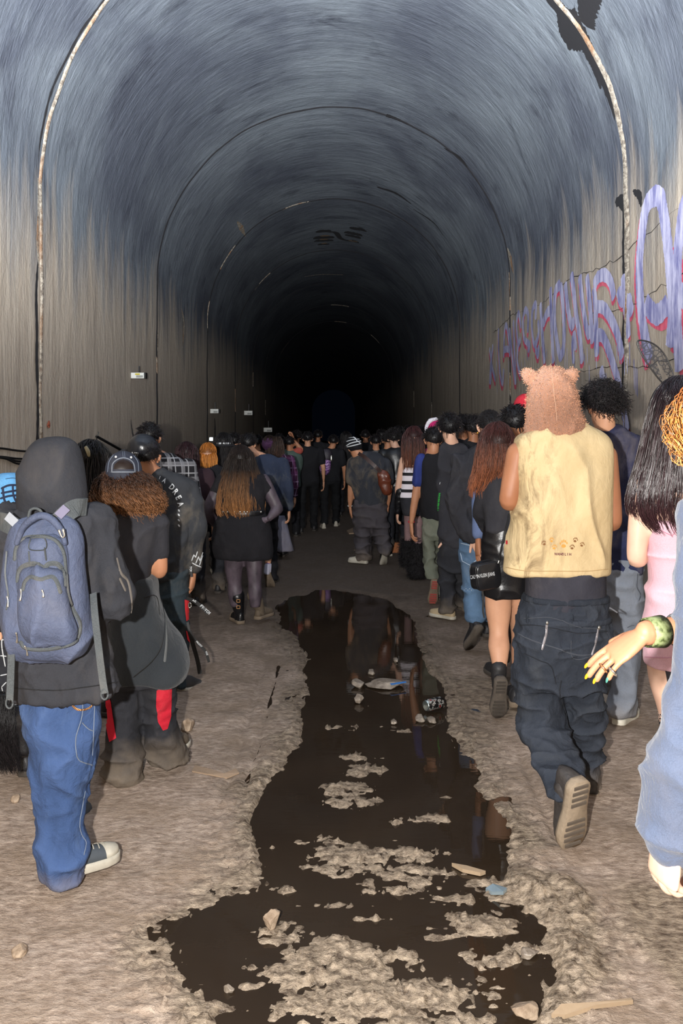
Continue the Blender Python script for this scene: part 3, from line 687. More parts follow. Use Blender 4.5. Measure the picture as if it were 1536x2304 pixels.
HANDSKIN = {}
def hand_geo(wrist, dir_, nrm, side, size=.185, curl=.5, spread=.10, n=10):
    """palm + five separate fingers. dir_: wrist to fingertips, nrm: direction the palm faces, side: +1 thumb on (dir x nrm) side"""
    g = G(); d = np.array(dir_, float); d /= np.linalg.norm(d); nr = np.array(nrm, float); nr -= d * (nr @ d); nr /= np.linalg.norm(nr)
    sd = np.cross(d, nr) * side; W0 = np.array(wrist, float); S = size / .185
    # palm as sections across the sd axis
    A = []
    for t, w_, th in ((-.03, .025, .019), (0, .027, .018), (.03, .036, .018), (.06, .042, .016), (.085, .042, .012), (.094, .038, .008)):
        A.append((t * S, w_ * S, th * S))
    th_ = np.linspace(0, 2 * math.pi, 16, endpoint=False)
    Rr = np.array([[W0 + d * t + sd * w_ * math.cos(a) + nr * h * math.sin(a) for a in th_] for t, w_, h in A]); g.rings(Rr)
    tips = []
    for k, (off, L, r, b0) in enumerate(((.031, .072, .0088, .086), (.010, .081, .0092, .092), (-.011, .075, .0086, .090), (-.031, .058, .0076, .082))):
        dd = d * math.cos(spread * (1.5 - k)) + sd * math.sin(spread * (1.5 - k)); p = W0 + d * (b0 - .012) * S + sd * off * S; ang = 0
        pts = [(*(p), r * S, r * S)]; cu = curl * (1 + .18 * k)
        for fr, bd in ((.30, .35), (.26, .35), (.22, .75), (.12, .35), (.10, .6)):
            ang += cu * bd * .9; v = dd * math.cos(ang) + nr * math.sin(ang); p = p + v * L * S * fr * 1.15
            pts.append((*p, r * S * (.97 if fr > .11 else .86), r * S * (.95 if fr > .11 else .8)))
        g.tube(pts, n=n, k=3); tips.append((p, v, nr * math.cos(ang) - dd * math.sin(ang), r * S))
    p = W0 + d * .018 * S + sd * .022 * S; v0 = d * .62 + sd * .66 + nr * .32; v0 /= np.linalg.norm(v0); pts = [(*p, .0125 * S, .012 * S)]
    for L, b, r in ((.030, 0, .0125), (.022, .15, .0105), (.014, .3, .0100), (.012, .4, .0085)):
        v1 = v0 * math.cos(b * .9) + d * math.sin(b * .9) * .8 + nr * .2 * curl; v1 /= np.linalg.norm(v1); p = p + v1 * L * S; pts.append((*p, r * S, r * S * .92))
    g.tube(pts, n=n, k=3); tips.append((p, v1, -nr, .009 * S))
    return g, tips
def strand_arrays(paths, r0, r1, n=3, seed=0):
    """paths (N, k, 3) -> thin tapering tubes with tone (root to tip) and rnd attributes"""
    N_, k, _ = paths.shape; rs = np.random.RandomState(seed)
    T = paths[:, -1] - paths[:, 0]; T /= np.linalg.norm(T, axis=1)[:, None] + 1e-9
    a = rs.randn(N_, 3); u = np.cross(T, a); u /= np.linalg.norm(u, axis=1)[:, None] + 1e-9; v = np.cross(T, u)
    rr = (r0 + (r1 - r0) * np.linspace(0, 1, k) ** 1.5)[None, :, None, None] * np.ones((N_, 1, 1, 1))
    th = np.linspace(0, 2 * math.pi, n, endpoint=False)
    off = u[:, None, None] * np.cos(th)[None, None, :, None] + v[:, None, None] * np.sin(th)[None, None, :, None]
    V = (paths[:, :, None] + off * rr).reshape(-1, 3)
    base = (np.arange(N_) * k * n)[:, None, None] + (np.arange(k - 1) * n)[None, :, None] + np.arange(n)[None, None]
    nxt = (np.arange(N_) * k * n)[:, None, None] + (np.arange(k - 1) * n)[None, :, None] + ((np.arange(n) + 1) % n)[None, None]
    Fq = np.stack([base, nxt, nxt + n, base + n], -1).reshape(-1, 4)
    tone = np.tile(np.repeat(np.linspace(0, 1, k), n), N_); rnd = np.repeat(rs.rand(N_), k * n)
    return V, Fq, tone, rnd

class Person:
    def __init__(s, label, d, x, skinmat, voxel=.012, group=None, name='person'):
        s.d = d; s.x = x; s.s = d / F; s.vox = voxel; s.sk = skinmat
        s.loc = np.array([(x - PX) / F * d, d, 0.]); s.root = empty(name, tuple(s.loc)); tagit(s.root, label, 'person', group)
        s.body = G(); s.raw = []; s.seed = int(d * 97 + x) % 1000; s.bvh = {}
    def q(s, px, py, dd=0): return W(px, py, s.d + dd)
    def rows(s, rws):
        out = []
        for r in rws:
            xl, xr, py, hd = r[:4]; dd = r[4] if len(r) > 4 else 0; P = s.q((xl + xr) / 2, py, dd)
            out.append((*P, (xr - xl) / 2 * (s.d + dd) / F, hd * s.s))
        return out
    def pts(s, ps):
        return [(*s.q(p[0], p[1], p[2]), p[3] * s.s, (p[4] if len(p) > 4 else p[3]) * s.s) for p in ps]
    def build(s, name, mat, g, folds=NOFOLD, voxel=None, parent=None, it=2, label=None):
        me = fuse(g, voxel or s.vox, it)
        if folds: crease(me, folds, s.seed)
        P = vco(me); s.bvh[name] = BVHTree.FromPolygons(P.tolist(), [tuple(p.vertices) for p in me.polygons])
        me.vertices.foreach_set('co', (P - s.loc).ravel()); me.update()
        me.name = name; me.materials.clear(); me.materials.append(mat); me.shade_smooth()
        o = bpy.data.objects.new(name, me); C.objects.link(o); o.parent = parent or s.root
        if label: o['label'] = label
        return o
    def garment(s, name, mat, pieces, folds=NOFOLD, shrink=.028, voxel=None, core=True, it=2, label=None, pw=2.25):
        """pieces: ('s', rows) horizontal sections | ('t', points) limb tube, all measured in the photograph's pixels at this depth"""
        g = G()
        for p in pieces:
            if p[0] == 's':
                r = s.rows(p[1]); g.slices(r, pw=p[2] if len(p) > 2 else pw)
                if core:
                    q_ = [[a, b, c, max(.01, h - shrink), max(.01, e - shrink)] for a, b, c, h, e in r]
                    for e_ in (0, -1): q_[e_][3] *= .72; q_[e_][4] *= .72; q_[e_][2] += .03 if e_ else -.01
                    q_ = [u_ for i_, u_ in enumerate(q_) if i_ in (0, len(q_) - 1) or q_[-1][2] < u_[2] < q_[0][2]]; s.body.slices(q_, n=20, k=3)
            elif p[0] == 't':
                r = s.pts(p[1]); g.tube(r)
                if core: s.body.tube([(a, b, c, max(.008, h - shrink), max(.008, e - shrink)) for a, b, c, h, e in r[:-1]], n=12, k=3) if len(r) > 2 else None
            elif p[0] == 'g': g.add(*p[1].arrays())
        return s.build(name, mat, g, folds, voxel, it=it, label=label)
    def arm(s, sh, el, wr, cover=0, sr=None, hand=None, fat=1., thumb=None, curl=.5, hs=.185, palm=None, hdir=None):
        """sh, el, wr: (px, py, dd). returns the sleeve piece; adds skin and a hand"""
        A, B, D_ = (s.q(*p) for p in (sh, el, wr))
        r = np.array([.048, .046, .040, .038, .034, .024]) * fat
        ps = [A, A + (B - A) * .5, B, B + (D_ - B) * .25, B + (D_ - B) * .6, D_]
        s.body.tube([(*p, k, k * .95) for p, k in zip(ps, r)], n=14)
        if hand is not False:
            dv = D_ - B if hdir is None else np.array(hdir, float); dv = dv / np.linalg.norm(dv)
            if palm is None: palm = np.array([-1. if sh[0] > s.x else 1., .15, 0])
            if thumb is None: thumb = 1 if sh[0] > s.x else -1
            s.raw.append(hand_geo(D_ + dv * .034, dv, palm, thumb, hs, curl)[0])
        if not cover: return None
        q_ = resample(np.array([sh, el, wr], float), 1e9); cpts = [sh, tuple((np.array(sh) + np.array(el)) / 2), el, tuple((np.array(el) + np.array(wr)) / 2), wr]
        sr = sr or [24, 24, 22, 20, 17]; n = {'long': 4.82, 'short': 2.35, 'cap': 1.7}[cover]
        out = []
        for k in range(5):
            if k <= n - 1: out.append((*cpts[k], sr[k]))
        fr = n - int(n)
        if fr > 0: k = int(n) - 1; a = np.array(cpts[k]); b = np.array(cpts[k + 1]); out.append((*(a + (b - a) * fr), sr[k]))
        return ('t', out)
    def head(s, px, py, sz=1., tilt=.35, yaw=0., neck=None):
        """skull, jaw, nose, lips, ears; tilt > 0 looks down the path"""
        c = s.q(px, py); M = np.array(Matrix.Rotation(yaw, 3, 'Z') @ Matrix.Rotation(-tilt, 3, 'X')); k = sz
        def at(x, y, z): return c + M @ (np.array([x, y, z]) * k)
        g = s.body
        g.ell(at(0, -.012, .025), (.075 * k, .095 * k, .088 * k), M); g.ell(at(0, .018, -.045), (.058 * k, .070 * k, .070 * k), M)
        g.ell(at(0, .055, -.088), (.028 * k, .026 * k, .022 * k), M, 12, 8)
        g.ell(at(0, .098, -.022), (.014 * k, .022 * k, .026 * k), M, 10, 7); g.ell(at(0, .084, -.062), (.026 * k, .014 * k, .012 * k), M, 10, 7)
        for e in (-1, 1):
            g.ell(at(.03 * e, .078, .004), (.014 * k, .012 * k, .012 * k), M, 8, 6); g.ell(at(.03 * e, .082, .022), (.020 * k, .010 * k, .008 * k), M, 8, 6)
            r = G(); r.tube([(*at(.072 * e, .008, -.028), .008, .006), (*at(.082 * e, -.004, -.012), .011, .007), (*at(.086 * e, -.010, .008), .012, .008), (*at(.080 * e, .002, .020), .010, .006), (*at(.076 * e, .012, .010), .006, .005)], n=8, k=2)
            s.raw.append(r)
        nb = s.q(*(neck or (px, py + 30))); g.tube([(*at(0, -.022, -.03), .052 * k, .054 * k), (*((at(0, -.03, -.08) + nb) / 2), .052, .054), (*nb, .066, .062)], n=14)
        s.hc = c; s.hM = M; s.hk = k; return c
    def finish(s, voxel=None, mat=None):
        o = s.build('body', mat or s.sk, s.body, NOFOLD, voxel or s.vox * 1.25, it=2)
        if s.raw:
            V = [vco(o.data)]; Fc = [tuple(p.vertices) for p in o.data.polygons]; n = len(V[0])
            for g in s.raw:
                v, f = g.arrays(); V.append(v - s.loc); Fc += [tuple(i + n for i in q_) for q_ in f]; n += len(v)
            me = bpy.data.meshes.new('body'); me.from_pydata(np.vstack(V), [], Fc); me.update(); me.shade_smooth(); me.materials.append(mat or s.sk)
            old = o.data; o.data = me; bpy.data.meshes.remove(old); me.name = 'body'
        return s.root
    # ---- hair
    def _strand_obj(s, name, mat, V, Fq, tone, rnd, parent=None):
        me = bpy.data.meshes.new(name); me.from_pydata(V - s.loc, [], Fq); me.update(); me.shade_smooth(); me.materials.append(mat)
        for nm, a in (('tone', tone), ('rnd', rnd)):
            t = me.attributes.new(nm, 'FLOAT', 'POINT'); t.data.foreach_set('value', np.asarray(a, np.float32))
        o = bpy.data.objects.new(name, me); C.objects.link(o); o.parent = parent or s.root; return o
    def hair_short(s, mat, n=900, ln=.022, grow=1.07, seed=1, low=-.35, r=.0016, curl=0., name='hair', top=0., sc3=(1, 1, 1)):
        c, M, k = s.hc, s.hM, s.hk; rs = np.random.RandomState(seed + s.seed)
        def surf(th, ph): return np.stack([np.cos(th) * np.sin(ph) * .079, np.sin(th) * np.sin(ph) * .100, np.cos(ph) * .094], -1) * grow * k * np.array(sc3) + np.array([0, -.014, .026 + top])
        g = G(); ph = np.linspace(.05, 2.15, 12); th = np.linspace(0, 2 * math.pi, 24, endpoint=False)
        TH, PH = np.meshgrid(th, ph)
        # hairline: high over the forehead (+y), low at the nape (-y)
        lim = 1.15 + (1.42 + low * .3) * (.5 - .5 * np.sin(TH)); PH = PH / 2.15 * lim
        P = surf(TH, PH) ; P = P * (1 + .05 * noise(P.reshape(-1, 3) * 70, seed).reshape(PH.shape)[..., None])
        g.rings((P.reshape(-1, 3) @ M.T + c).reshape(P.shape), False); V0, F0 = g.arrays()
        th = rs.rand(n) * 2 * math.pi; lim = 1.15 + (1.42 + low * .3) * (.5 - .5 * np.sin(th)); ph = np.arccos(1 - rs.rand(n) * (1 - np.cos(lim)))
        A = surf(th, ph); nn = A / np.linalg.norm(A, axis=1)[:, None]; dr = nn * .7 + rs.randn(n, 3) * .35 + np.array([0, -.1, -.45]); dr /= np.linalg.norm(dr, axis=1)[:, None]
        K = 4 if not curl else 9; t = np.linspace(0, 1, K)[None, :, None]; L = ln * (.5 + rs.rand(n))[:, None, None]
        Q = A[:, None] + dr[:, None] * L * t + np.array([0, 0, -.3]) * L * t * t
        if curl:
            a = rs.rand(n)[:, None] * 6 + np.linspace(0, 1, K)[None] * 9; p1 = np.cross(dr, rs.randn(n, 3)); p1 /= np.linalg.norm(p1, axis=1)[:, None]; p2 = np.cross(dr, p1)
            Q = Q + curl * (p1[:, None] * np.cos(a)[..., None] + p2[:, None] * np.sin(a)[..., None])
        Q = Q @ M.T + c
        V, Fq, to, rn = strand_arrays(Q, r, r * .4, 3, seed)
        return s._strand_obj(name, mat, np.vstack([V0, V]), [tuple(f) for f in F0] + [tuple(f) for f in (Fq + len(V0)).tolist()], np.concatenate([np.zeros(len(V0)), to]), np.concatenate([np.full(len(V0), .2), rn]))
    def hair_env(s, mat, rws, n=500, wave=.006, curl=0., cf=14., r=.0022, end=(.75, 1.02), start=(0, .3), seed=1, core=.86, coretone=1., name='hair', k=14, rho=(.82, 1.06), front=.72, clump=0, flare=0., scalp=True):
        """hair falling inside an envelope of sections; strands follow it and end raggedly"""
        R_ = np.array(catmull(s.rows(rws), 6)); m = len(R_); rs = np.random.RandomState(seed + s.seed)
        g = G(); A = R_.copy(); kk = np.clip((m - 1 - np.arange(m)) / (m * .35), .25, 1); A[:, 3] *= core * kk; A[:, 4] *= core * kk
        th = np.linspace(0, 2 * math.pi, 28, endpoint=False)
        P = np.stack([A[:, 0][:, None] + A[:, 3][:, None] * np.cos(th), A[:, 1][:, None] + A[:, 4][:, None] * np.sin(th), A[:, 2][:, None] + 0 * th], -1)
        P = P + (.006 * noise(np.stack([P[..., 0] * 60, P[..., 1] * 60, P[..., 2] * 6], -1).reshape(-1, 3), seed)).reshape(P.shape[:2])[..., None]
        g.rings(P); nsc = 0
        if scalp:
            ph = np.linspace(.04, 1, 10); TH, PH = np.meshgrid(th, ph); PH = PH * (1.25 + .75 * (.5 - .5 * np.sin(TH)))
            S_ = np.stack([np.cos(TH) * np.sin(PH) * .079, np.sin(TH) * np.sin(PH) * .100, np.cos(PH) * .094], -1) * 1.12 * s.hk + np.array([0, -.014, .026]); S_ = S_ * (1 + .02 * noise(S_.reshape(-1, 3) * 60, 3).reshape(PH.shape)[..., None]); nsc = S_.shape[0] * S_.shape[1]
            g.rings((S_.reshape(-1, 3) @ s.hM.T + s.hc).reshape(S_.shape), False)
        V0, F0 = g.arrays(); t0 = np.concatenate([np.repeat(np.linspace(0, 1, m), 28), [0, 1]]) * coretone; t0 = np.concatenate([t0, np.zeros(nsc)])
        th = np.where(rs.rand(n) < front, -math.pi / 2 + (rs.rand(n) - .5) * math.pi * 1.08, rs.rand(n) * 2 * math.pi)
        if clump:
            cl = -math.pi / 2 + (rs.rand(clump) - .5) * math.pi * 1.3; pick = rs.randint(0, clump, n); th = cl[pick] + rs.randn(n) * .035; endc = (end[0] + (end[1] - end[0]) * rs.rand(clump))[pick]
        rh = rho[0] + (rho[1] - rho[0]) * rs.rand(n); v0 = start[0] + (start[1] - start[0]) * rs.rand(n) ** 1.5
        v1 = (endc + .03 * rs.randn(n)) if clump else end[0] + (end[1] - end[0]) * rs.rand(n)
        tt = np.linspace(0, 1, k)[None]; vv = v0[:, None] + (v1 - v0)[:, None] * tt; ii = np.clip(vv, 0, 1) * (m - 1)
        f = lambda j: np.interp(ii.ravel(), np.arange(m), R_[:, j]).reshape(ii.shape)
        wd = .12 * np.sin(vv * 5 + rs.rand(n)[:, None] * 6) ; ang = th[:, None] + wd * (.5 if curl == 0 else .2)
        X = f(0) + f(3) * rh[:, None] * np.cos(ang); Y = f(1) + f(4) * rh[:, None] * np.sin(ang); Z = f(2) - np.maximum(vv - 1, 0) * .5
        ph = rs.rand(n)[:, None] * 6.28; fr = (1 + .4 * rs.rand(n))[:, None]
        Q = np.stack([X + wave * np.sin(vv * 14 * fr + ph) + flare * tt ** 2 * np.cos(th)[:, None], Y + wave * np.cos(vv * 11 * fr + ph), Z], -1)
        if curl:
            kk_ = ph + vv * cf * 6.28 * fr; Q[..., 0] += curl * np.cos(kk_); Q[..., 1] += curl * np.sin(kk_); Q[..., 2] += curl * .6 * np.sin(kk_ * 1.7 + 1)
        if scalp:   # strands lying over the crown and running down into the fall
            ns = n // 2; T_ = -math.pi / 2 + (rs.rand(ns) - .5) * math.pi * 1.5; p0 = rs.rand(ns) * .7; p1 = p0 + .9 + rs.rand(ns) * .6; pp_ = p0[:, None] + (p1 - p0)[:, None] * tt; TT = T_[:, None] + .10 * np.sin(pp_ * 5 + ph[:ns])
            pp_ = np.minimum(pp_, 1.9); gr_ = (1.13 + .05 * rs.rand(ns))[:, None] * s.hk * (1 + .10 * tt)
            S2 = np.stack([np.cos(TT) * np.sin(pp_) * .079 * gr_, np.sin(TT) * np.sin(pp_) * .100 * gr_ - .014, np.cos(pp_) * .094 * gr_ + .026], -1) @ s.hM.T + s.hc
            Q = np.concatenate([Q, S2]); vv = np.concatenate([vv, .28 * tt * np.ones((ns, 1))])
        V, Fq, to, rn = strand_arrays(Q, r, r * .35, 3, seed); to = (np.repeat(vv.ravel(), 3))
        return s._strand_obj(name, mat, np.vstack([V0, V]), [tuple(f_) for f_ in F0] + [tuple(f_) for f_ in (Fq + len(V0)).tolist()], np.concatenate([t0, to]), np.concatenate([np.full(len(V0), .12), rn]))
    # ---- shoes
    def shoe(s, heel, dirx=(0, 1), L=.27, pitch=0., mat=None, sole=None, h=.075, shaft=None, th=.026, roll=0., wd=1., toecap=None, tread=None, name='shoe', lace=None, strap=None):
        """heel: (px, py, dd) bottom of the heel; pitch raises the heel (degrees); shaft: height of a boot's leg along the shin"""
        P0 = s.q(*heel); dx, dy = np.array(dirx, float) / np.linalg.norm(dirx); p = math.radians(pitch)
        f_ = np.array([dx * math.cos(p), dy * math.cos(p), -math.sin(p)]); lat = np.array([dy, -dx, 0]); up = np.cross(lat, f_)
        if roll: lat, up = lat * math.cos(roll) + up * math.sin(roll), up * math.cos(roll) - lat * math.sin(roll)
        def at(x, y, z): return P0 + lat * x + f_ * y + up * z
        ys_ = np.array([0, .03, .1, .25, .42, .6, .75, .88, .96, 1.0]) * L
        ws = np.array([.016, .028, .034, .033, .033, .041, .046, .040, .027, .010]) * wd
        hs_ = np.array([.6, .95, 1, 1, .92, .74, .60, .52, .42, .25]) * h
        th_ = np.linspace(0, 2 * math.pi, 18, endpoint=False)
        rings_ = []
        for y, w_, hh in zip(ys_, ws, hs_):
            rings_.append([at(w_ * math.cos(a) * (.92 if math.sin(a) > 0 else 1), y, th + (hh * abs(math.sin(a)) ** .8 if math.sin(a) > 0 else -.004)) for a in th_])
        g = G(); g.rings(np.array(rings_)); V, Fc = g.arrays()
        o = mesh_obj(name, V, Fc, mat, s.root, s.loc)
        g = G(); yy = np.linspace(0, 1, 21); wfull = np.interp(yy * L, ys_, ws) + .005
        out = [(w_, y * L * 1.03 - .005) for y, w_ in zip(yy, wfull)] + [(-w_, y * L * 1.03 - .005) for y, w_ in zip(yy[::-1], wfull[::-1])]
        rr = np.array([[at(a * k_, b, z) for a, b in out] for z, k_ in ((0, .96), (.004, 1), (th * .6, 1), (th, .97))]); g.rings(rr)
        so = mesh_obj('sole', *g.arrays(), sole or plain('rubber_sole', (60, 54, 48), .8), o, s.loc)
        if tread:
            V = []; Fc = []
            for y in np.arange(.06, .97, .085):
                if .36 < y < .5: continue
                w_ = np.interp(y * L, ys_, ws) * .8; n0 = len(V)
                for a, b, c in ((-w_, -.006, -.005), (w_, -.006, -.005), (w_, .006, -.005), (-w_, .006, -.005), (-w_, -.008, .001), (w_, -.008, .001), (w_, .008, .001), (-w_, .008, .001)): V.append(at(a, y * L + b, c))
                Fc += [tuple(n0 + i for i in q_) for q_ in ((0, 1, 2, 3), (0, 4, 5, 1), (1, 5, 6, 2), (2, 6, 7, 3), (3, 7, 4, 0))]
            t_ = mesh_obj('tread', V, Fc, tread, o, s.loc, False); t_['kind'] = 'stuff'
        if toecap:
            g = G(); g.rings(np.array([[at(w_ * math.cos(a) * 1.03, y, th + (hh * 1.05 * abs(math.sin(a)) ** .8 if math.sin(a) > 0 else -.003)) for a in th_] for y, w_, hh in zip(ys_[6:], ws[6:], hs_[6:])])); mesh_obj('toe_cap', *g.arrays(), toecap, o, s.loc)
        if shaft:
            top = s.q(*shaft[:3]); bs = at(0, L * .24, h * .8); g = G(); r_ = shaft[3] * s.s
            g.tube([(*at(0, L * .3, th + .02), .036 * wd, .046), (*bs, .038 * wd, .046), (*((bs + top) / 2), (r_ + .042) / 2, (r_ + .042) / 2), (*top, r_, r_)], n=18)
            V, Fc = g.arrays(); V = V + (fbm(V * 26, 3, s.seed) * .004)[:, None] * (V - (bs + top) / 2) / .06
            mesh_obj('boot_shaft', V, Fc, mat, o, s.loc)
        if lace:
            for k_ in range(5):
                y = (.42 + .085 * k_) * L; w_ = .022; hh = np.interp(y, ys_, hs_) + th + .003
                g = G(); g.tube([(*at(-w_, y, hh - .006), .0022, .0022), (*at(0, y + .004, hh + .002), .0022, .0022), (*at(w_, y, hh - .006), .0022, .0022)], n=6, k=2); mesh_obj('lace', *g.arrays(), lace, o, s.loc)
        if strap:
            for y, z in strap:
                g = G(); w_ = .042; g.rings(np.array([[at(w_ * math.cos(a), y + .046 * math.sin(a) + L * .24, z + dz) for a in th_] for dz in (0, .014)])); mesh_obj('ankle_strap', *g.arrays(), BLK, o, s.loc)
        return o
    # ---- flat print, seams and patches laid on a garment of this person
    def hitf(s, names, lift=.003):
        tr = [s.bvh[n_] for n_ in names]
        def f(px, py):
            D = Vector(((px - PX) / F, 1, -(py - PY) / F)).normalized(); O = Vector((0, 0, EYE)); best = None
            for b in tr:
                h = b.ray_cast(O, D)
                if h[0] is not None and (best is None or h[3] < best[3]): best = h
            if best is None: return None
            nn = best[1] if best[1].dot(D) < 0 else -best[1]
            return np.array(best[0] + nn * lift), np.array(nn)
        return f
    def stroke(s, names, pts, width, mat, name='seam', lift=.003, step=3, curve=True, parent=None, thick=0.002):
        f = s.hitf(names, lift); p = catmull(pts, 5) if curve and len(pts) > 2 else np.asarray(pts, float); h = [f(a, b) for a, b in resample(p, step)]; h = [x for x in h if x is not None]
        if len(h) < 2: return None
        v, fc = ribbon(h, width, thick=thick); return mesh_obj(name, v, fc, mat, parent or s.root, s.loc, False)
    def patch(s, names, poly, mat, name='patch', lift=.004, step=3, parent=None):
        """polygon in photo pixels laid on the cloth"""
        f = s.hitf(names, lift); poly = np.array(poly, float); y0, y1 = poly[:, 1].min(), poly[:, 1].max(); nr = max(3, int((y1 - y0) / step)); rows_ = []
        for y in np.linspace(y0 + .2, y1 - .2, nr):
            xs_ = []
            for a, b in zip(poly, np.roll(poly, -1, 0)):
                if (a[1] <= y) != (b[1] <= y): xs_.append(a[0] + (b[0] - a[0]) * (y - a[1]) / (b[1] - a[1]))
            if len(xs_) >= 2: rows_.append((y, min(xs_), max(xs_)))
        m = 9; V = []; ok = []
        for y, a, b in rows_:
            for t in np.linspace(0, 1, m):
                h = f(a + (b - a) * t, y); V.append(h[0] if h else np.zeros(3)); ok.append(h is not None)
        Fc = [(i * m + j, i * m + j + 1, (i + 1) * m + j + 1, (i + 1) * m + j) for i in range(len(rows_) - 1) for j in range(m - 1)]
        Fc = [q_ for q_ in Fc if all(ok[i] for i in q_) and max(V[i][1] for i in q_) - min(V[i][1] for i in q_) < .06]
        if not Fc: return None
        used = sorted(set(i for q_ in Fc for i in q_)); re_ = {u: k for k, u in enumerate(used)}
        return mesh_obj(name, [V[i] for i in used], [tuple(re_[i] for i in q_) for q_ in Fc], mat, parent or s.root, s.loc)
    def text(s, names, txt, x, y, h, mat, name='lettering', ang=0., squash=1., lift=.004, bold=0., shear=0., parent=None):
        """lettering: cap height h px, starting at x, y (baseline), ang degrees anticlockwise"""
        cu = bpy.data.curves.new('t', 'FONT'); cu.body = txt; cu.size = 1; cu.resolution_u = 3; cu.offset = bold; cu.shear = shear
        o = bpy.data.objects.new('t', cu); me = bpy.data.meshes.new_from_object(o); bpy.data.objects.remove(o)
        V = vco(me); f = s.hitf(names, lift); a = math.radians(ang); k = h / .7; out = []; last = None
        for vx, vy, _ in V:
            ux, uy = vx * k * squash, vy * k
            px = x + ux * math.cos(a) - uy * math.sin(a); py = y - ux * math.sin(a) - uy * math.cos(a)
            hh = f(px, py)
            if hh is not None: last = hh[0]
            out.append(last if last is not None else np.array(s.q(px, py, -.2)))
        Fc = [tuple(p.vertices) for p in me.polygons]; bpy.data.meshes.remove(me)
        return mesh_obj(name, out, Fc, mat, parent or s.root, s.loc, False)

def fuzz(p, o, n, ln, mat, r=.0012, seed=0, name='fleece_pile', gravity=.2, mask=None):
    """short pile standing on a garment"""
    P = vco(o.data) + p.loc; Nn = vno(o.data); rs = np.random.RandomState(seed); m = np.arange(len(P))
    if mask is not None: m = m[mask(P)]
    i = m[rs.randint(0, len(m), n)]; A = P[i] + rs.randn(n, 3) * .003; dr = Nn[i] + rs.randn(n, 3) * .5 + np.array([0, 0, -gravity]); dr /= np.linalg.norm(dr, axis=1)[:, None]
    t = np.array([0, .5, 1])[None, :, None]; L = ln * (.6 + .8 * rs.rand(n))[:, None, None]
    Q = A[:, None] + dr[:, None] * L * t + rs.randn(n, 1, 3) * L * .35 * t * t - Nn[i][:, None] * .001
    V, Fq, to, rn = strand_arrays(Q, r, r * .5, 3, seed); q_ = p._strand_obj(name, mat, V, Fq, to, rn, o); q_['kind'] = 'stuff'; return q_
# ------------------------------------------------------------------ materials of the crowd
BLACK = cloth('black_cotton', (38, 38, 43), .25, (80, 76, 74)); BLACKD = cloth('dusty_black_cotton', (40, 41, 46), .5, (74, 70, 68))
DARK = cloth('dark_cloth', (18, 18, 22), .12, (44, 42, 42)); CHAR = cloth('charcoal_canvas', (66, 68, 76), .35, (110, 106, 102), mudz=.25)
BLKP = cloth('black_canvas_trousers', (32, 33, 38), .4, (66, 63, 60), mudz=.22)
TEALD = cloth('dark_teal_cloth', (36, 46, 52), .25); NAVY = cloth('navy_cloth', (40, 46, 92), .2); LEATH = plain('black_leather', (20, 20, 23), .32, bump=.25, bs=90)
SK_TAN = skin('tan_skin', (184, 132, 100)); SK_MID = skin('brown_skin', (160, 110, 80)); SK_PALE = skin('pale_skin', (214, 172, 148)); SK_LT = skin('light_skin', (200, 152, 122)); SK_PINK = skin('fair_skin', (222, 184, 162))
SHEER = cloth('sheer_nylon', (78, 68, 76), 0, weave=0, var=.5, bump=.1, rough=.5, spec=.4); TIGHTS = cloth('sheer_tights', (92, 78, 90), .25, (110, 98, 96), weave=0, bump=.1, rough=.55, spec=.4)
HB = hairmat('black_hair', (20, 17, 18), (30, 25, 26)); HBB = hairmat('brown_hair', (38, 25, 18), (58, 36, 24)); HW = plain('white_rubber', (176, 170, 156), .6, var=.2); MUDR = plain('muddy_rubber', (112, 98, 82), .85, bump=.4, var=.35)
WHP = plain('white_print', (205, 208, 210), .7); SOLEG = plain('grey_sole', (84, 76, 68), .85, bump=.3, var=.3); REDC = cloth('red_cotton', (176, 28, 46), .1, bump=.3); THREAD = plain('contrast_thread', (104, 114, 130), .8)
STEEL = plain('steel', (190, 188, 180), .25, .9); GOLDM = plain('gold_metal', (214, 160, 110), .3, .9)
SHOEB = plain('black_shoe', (34, 33, 35), .55, bump=.4); SHOEM = plain('muddy_boot', (92, 80, 66), .8, bump=.7, var=.4); SHOEW = plain('dirty_white_shoe', (188, 182, 168), .6, bump=.3, var=.25)

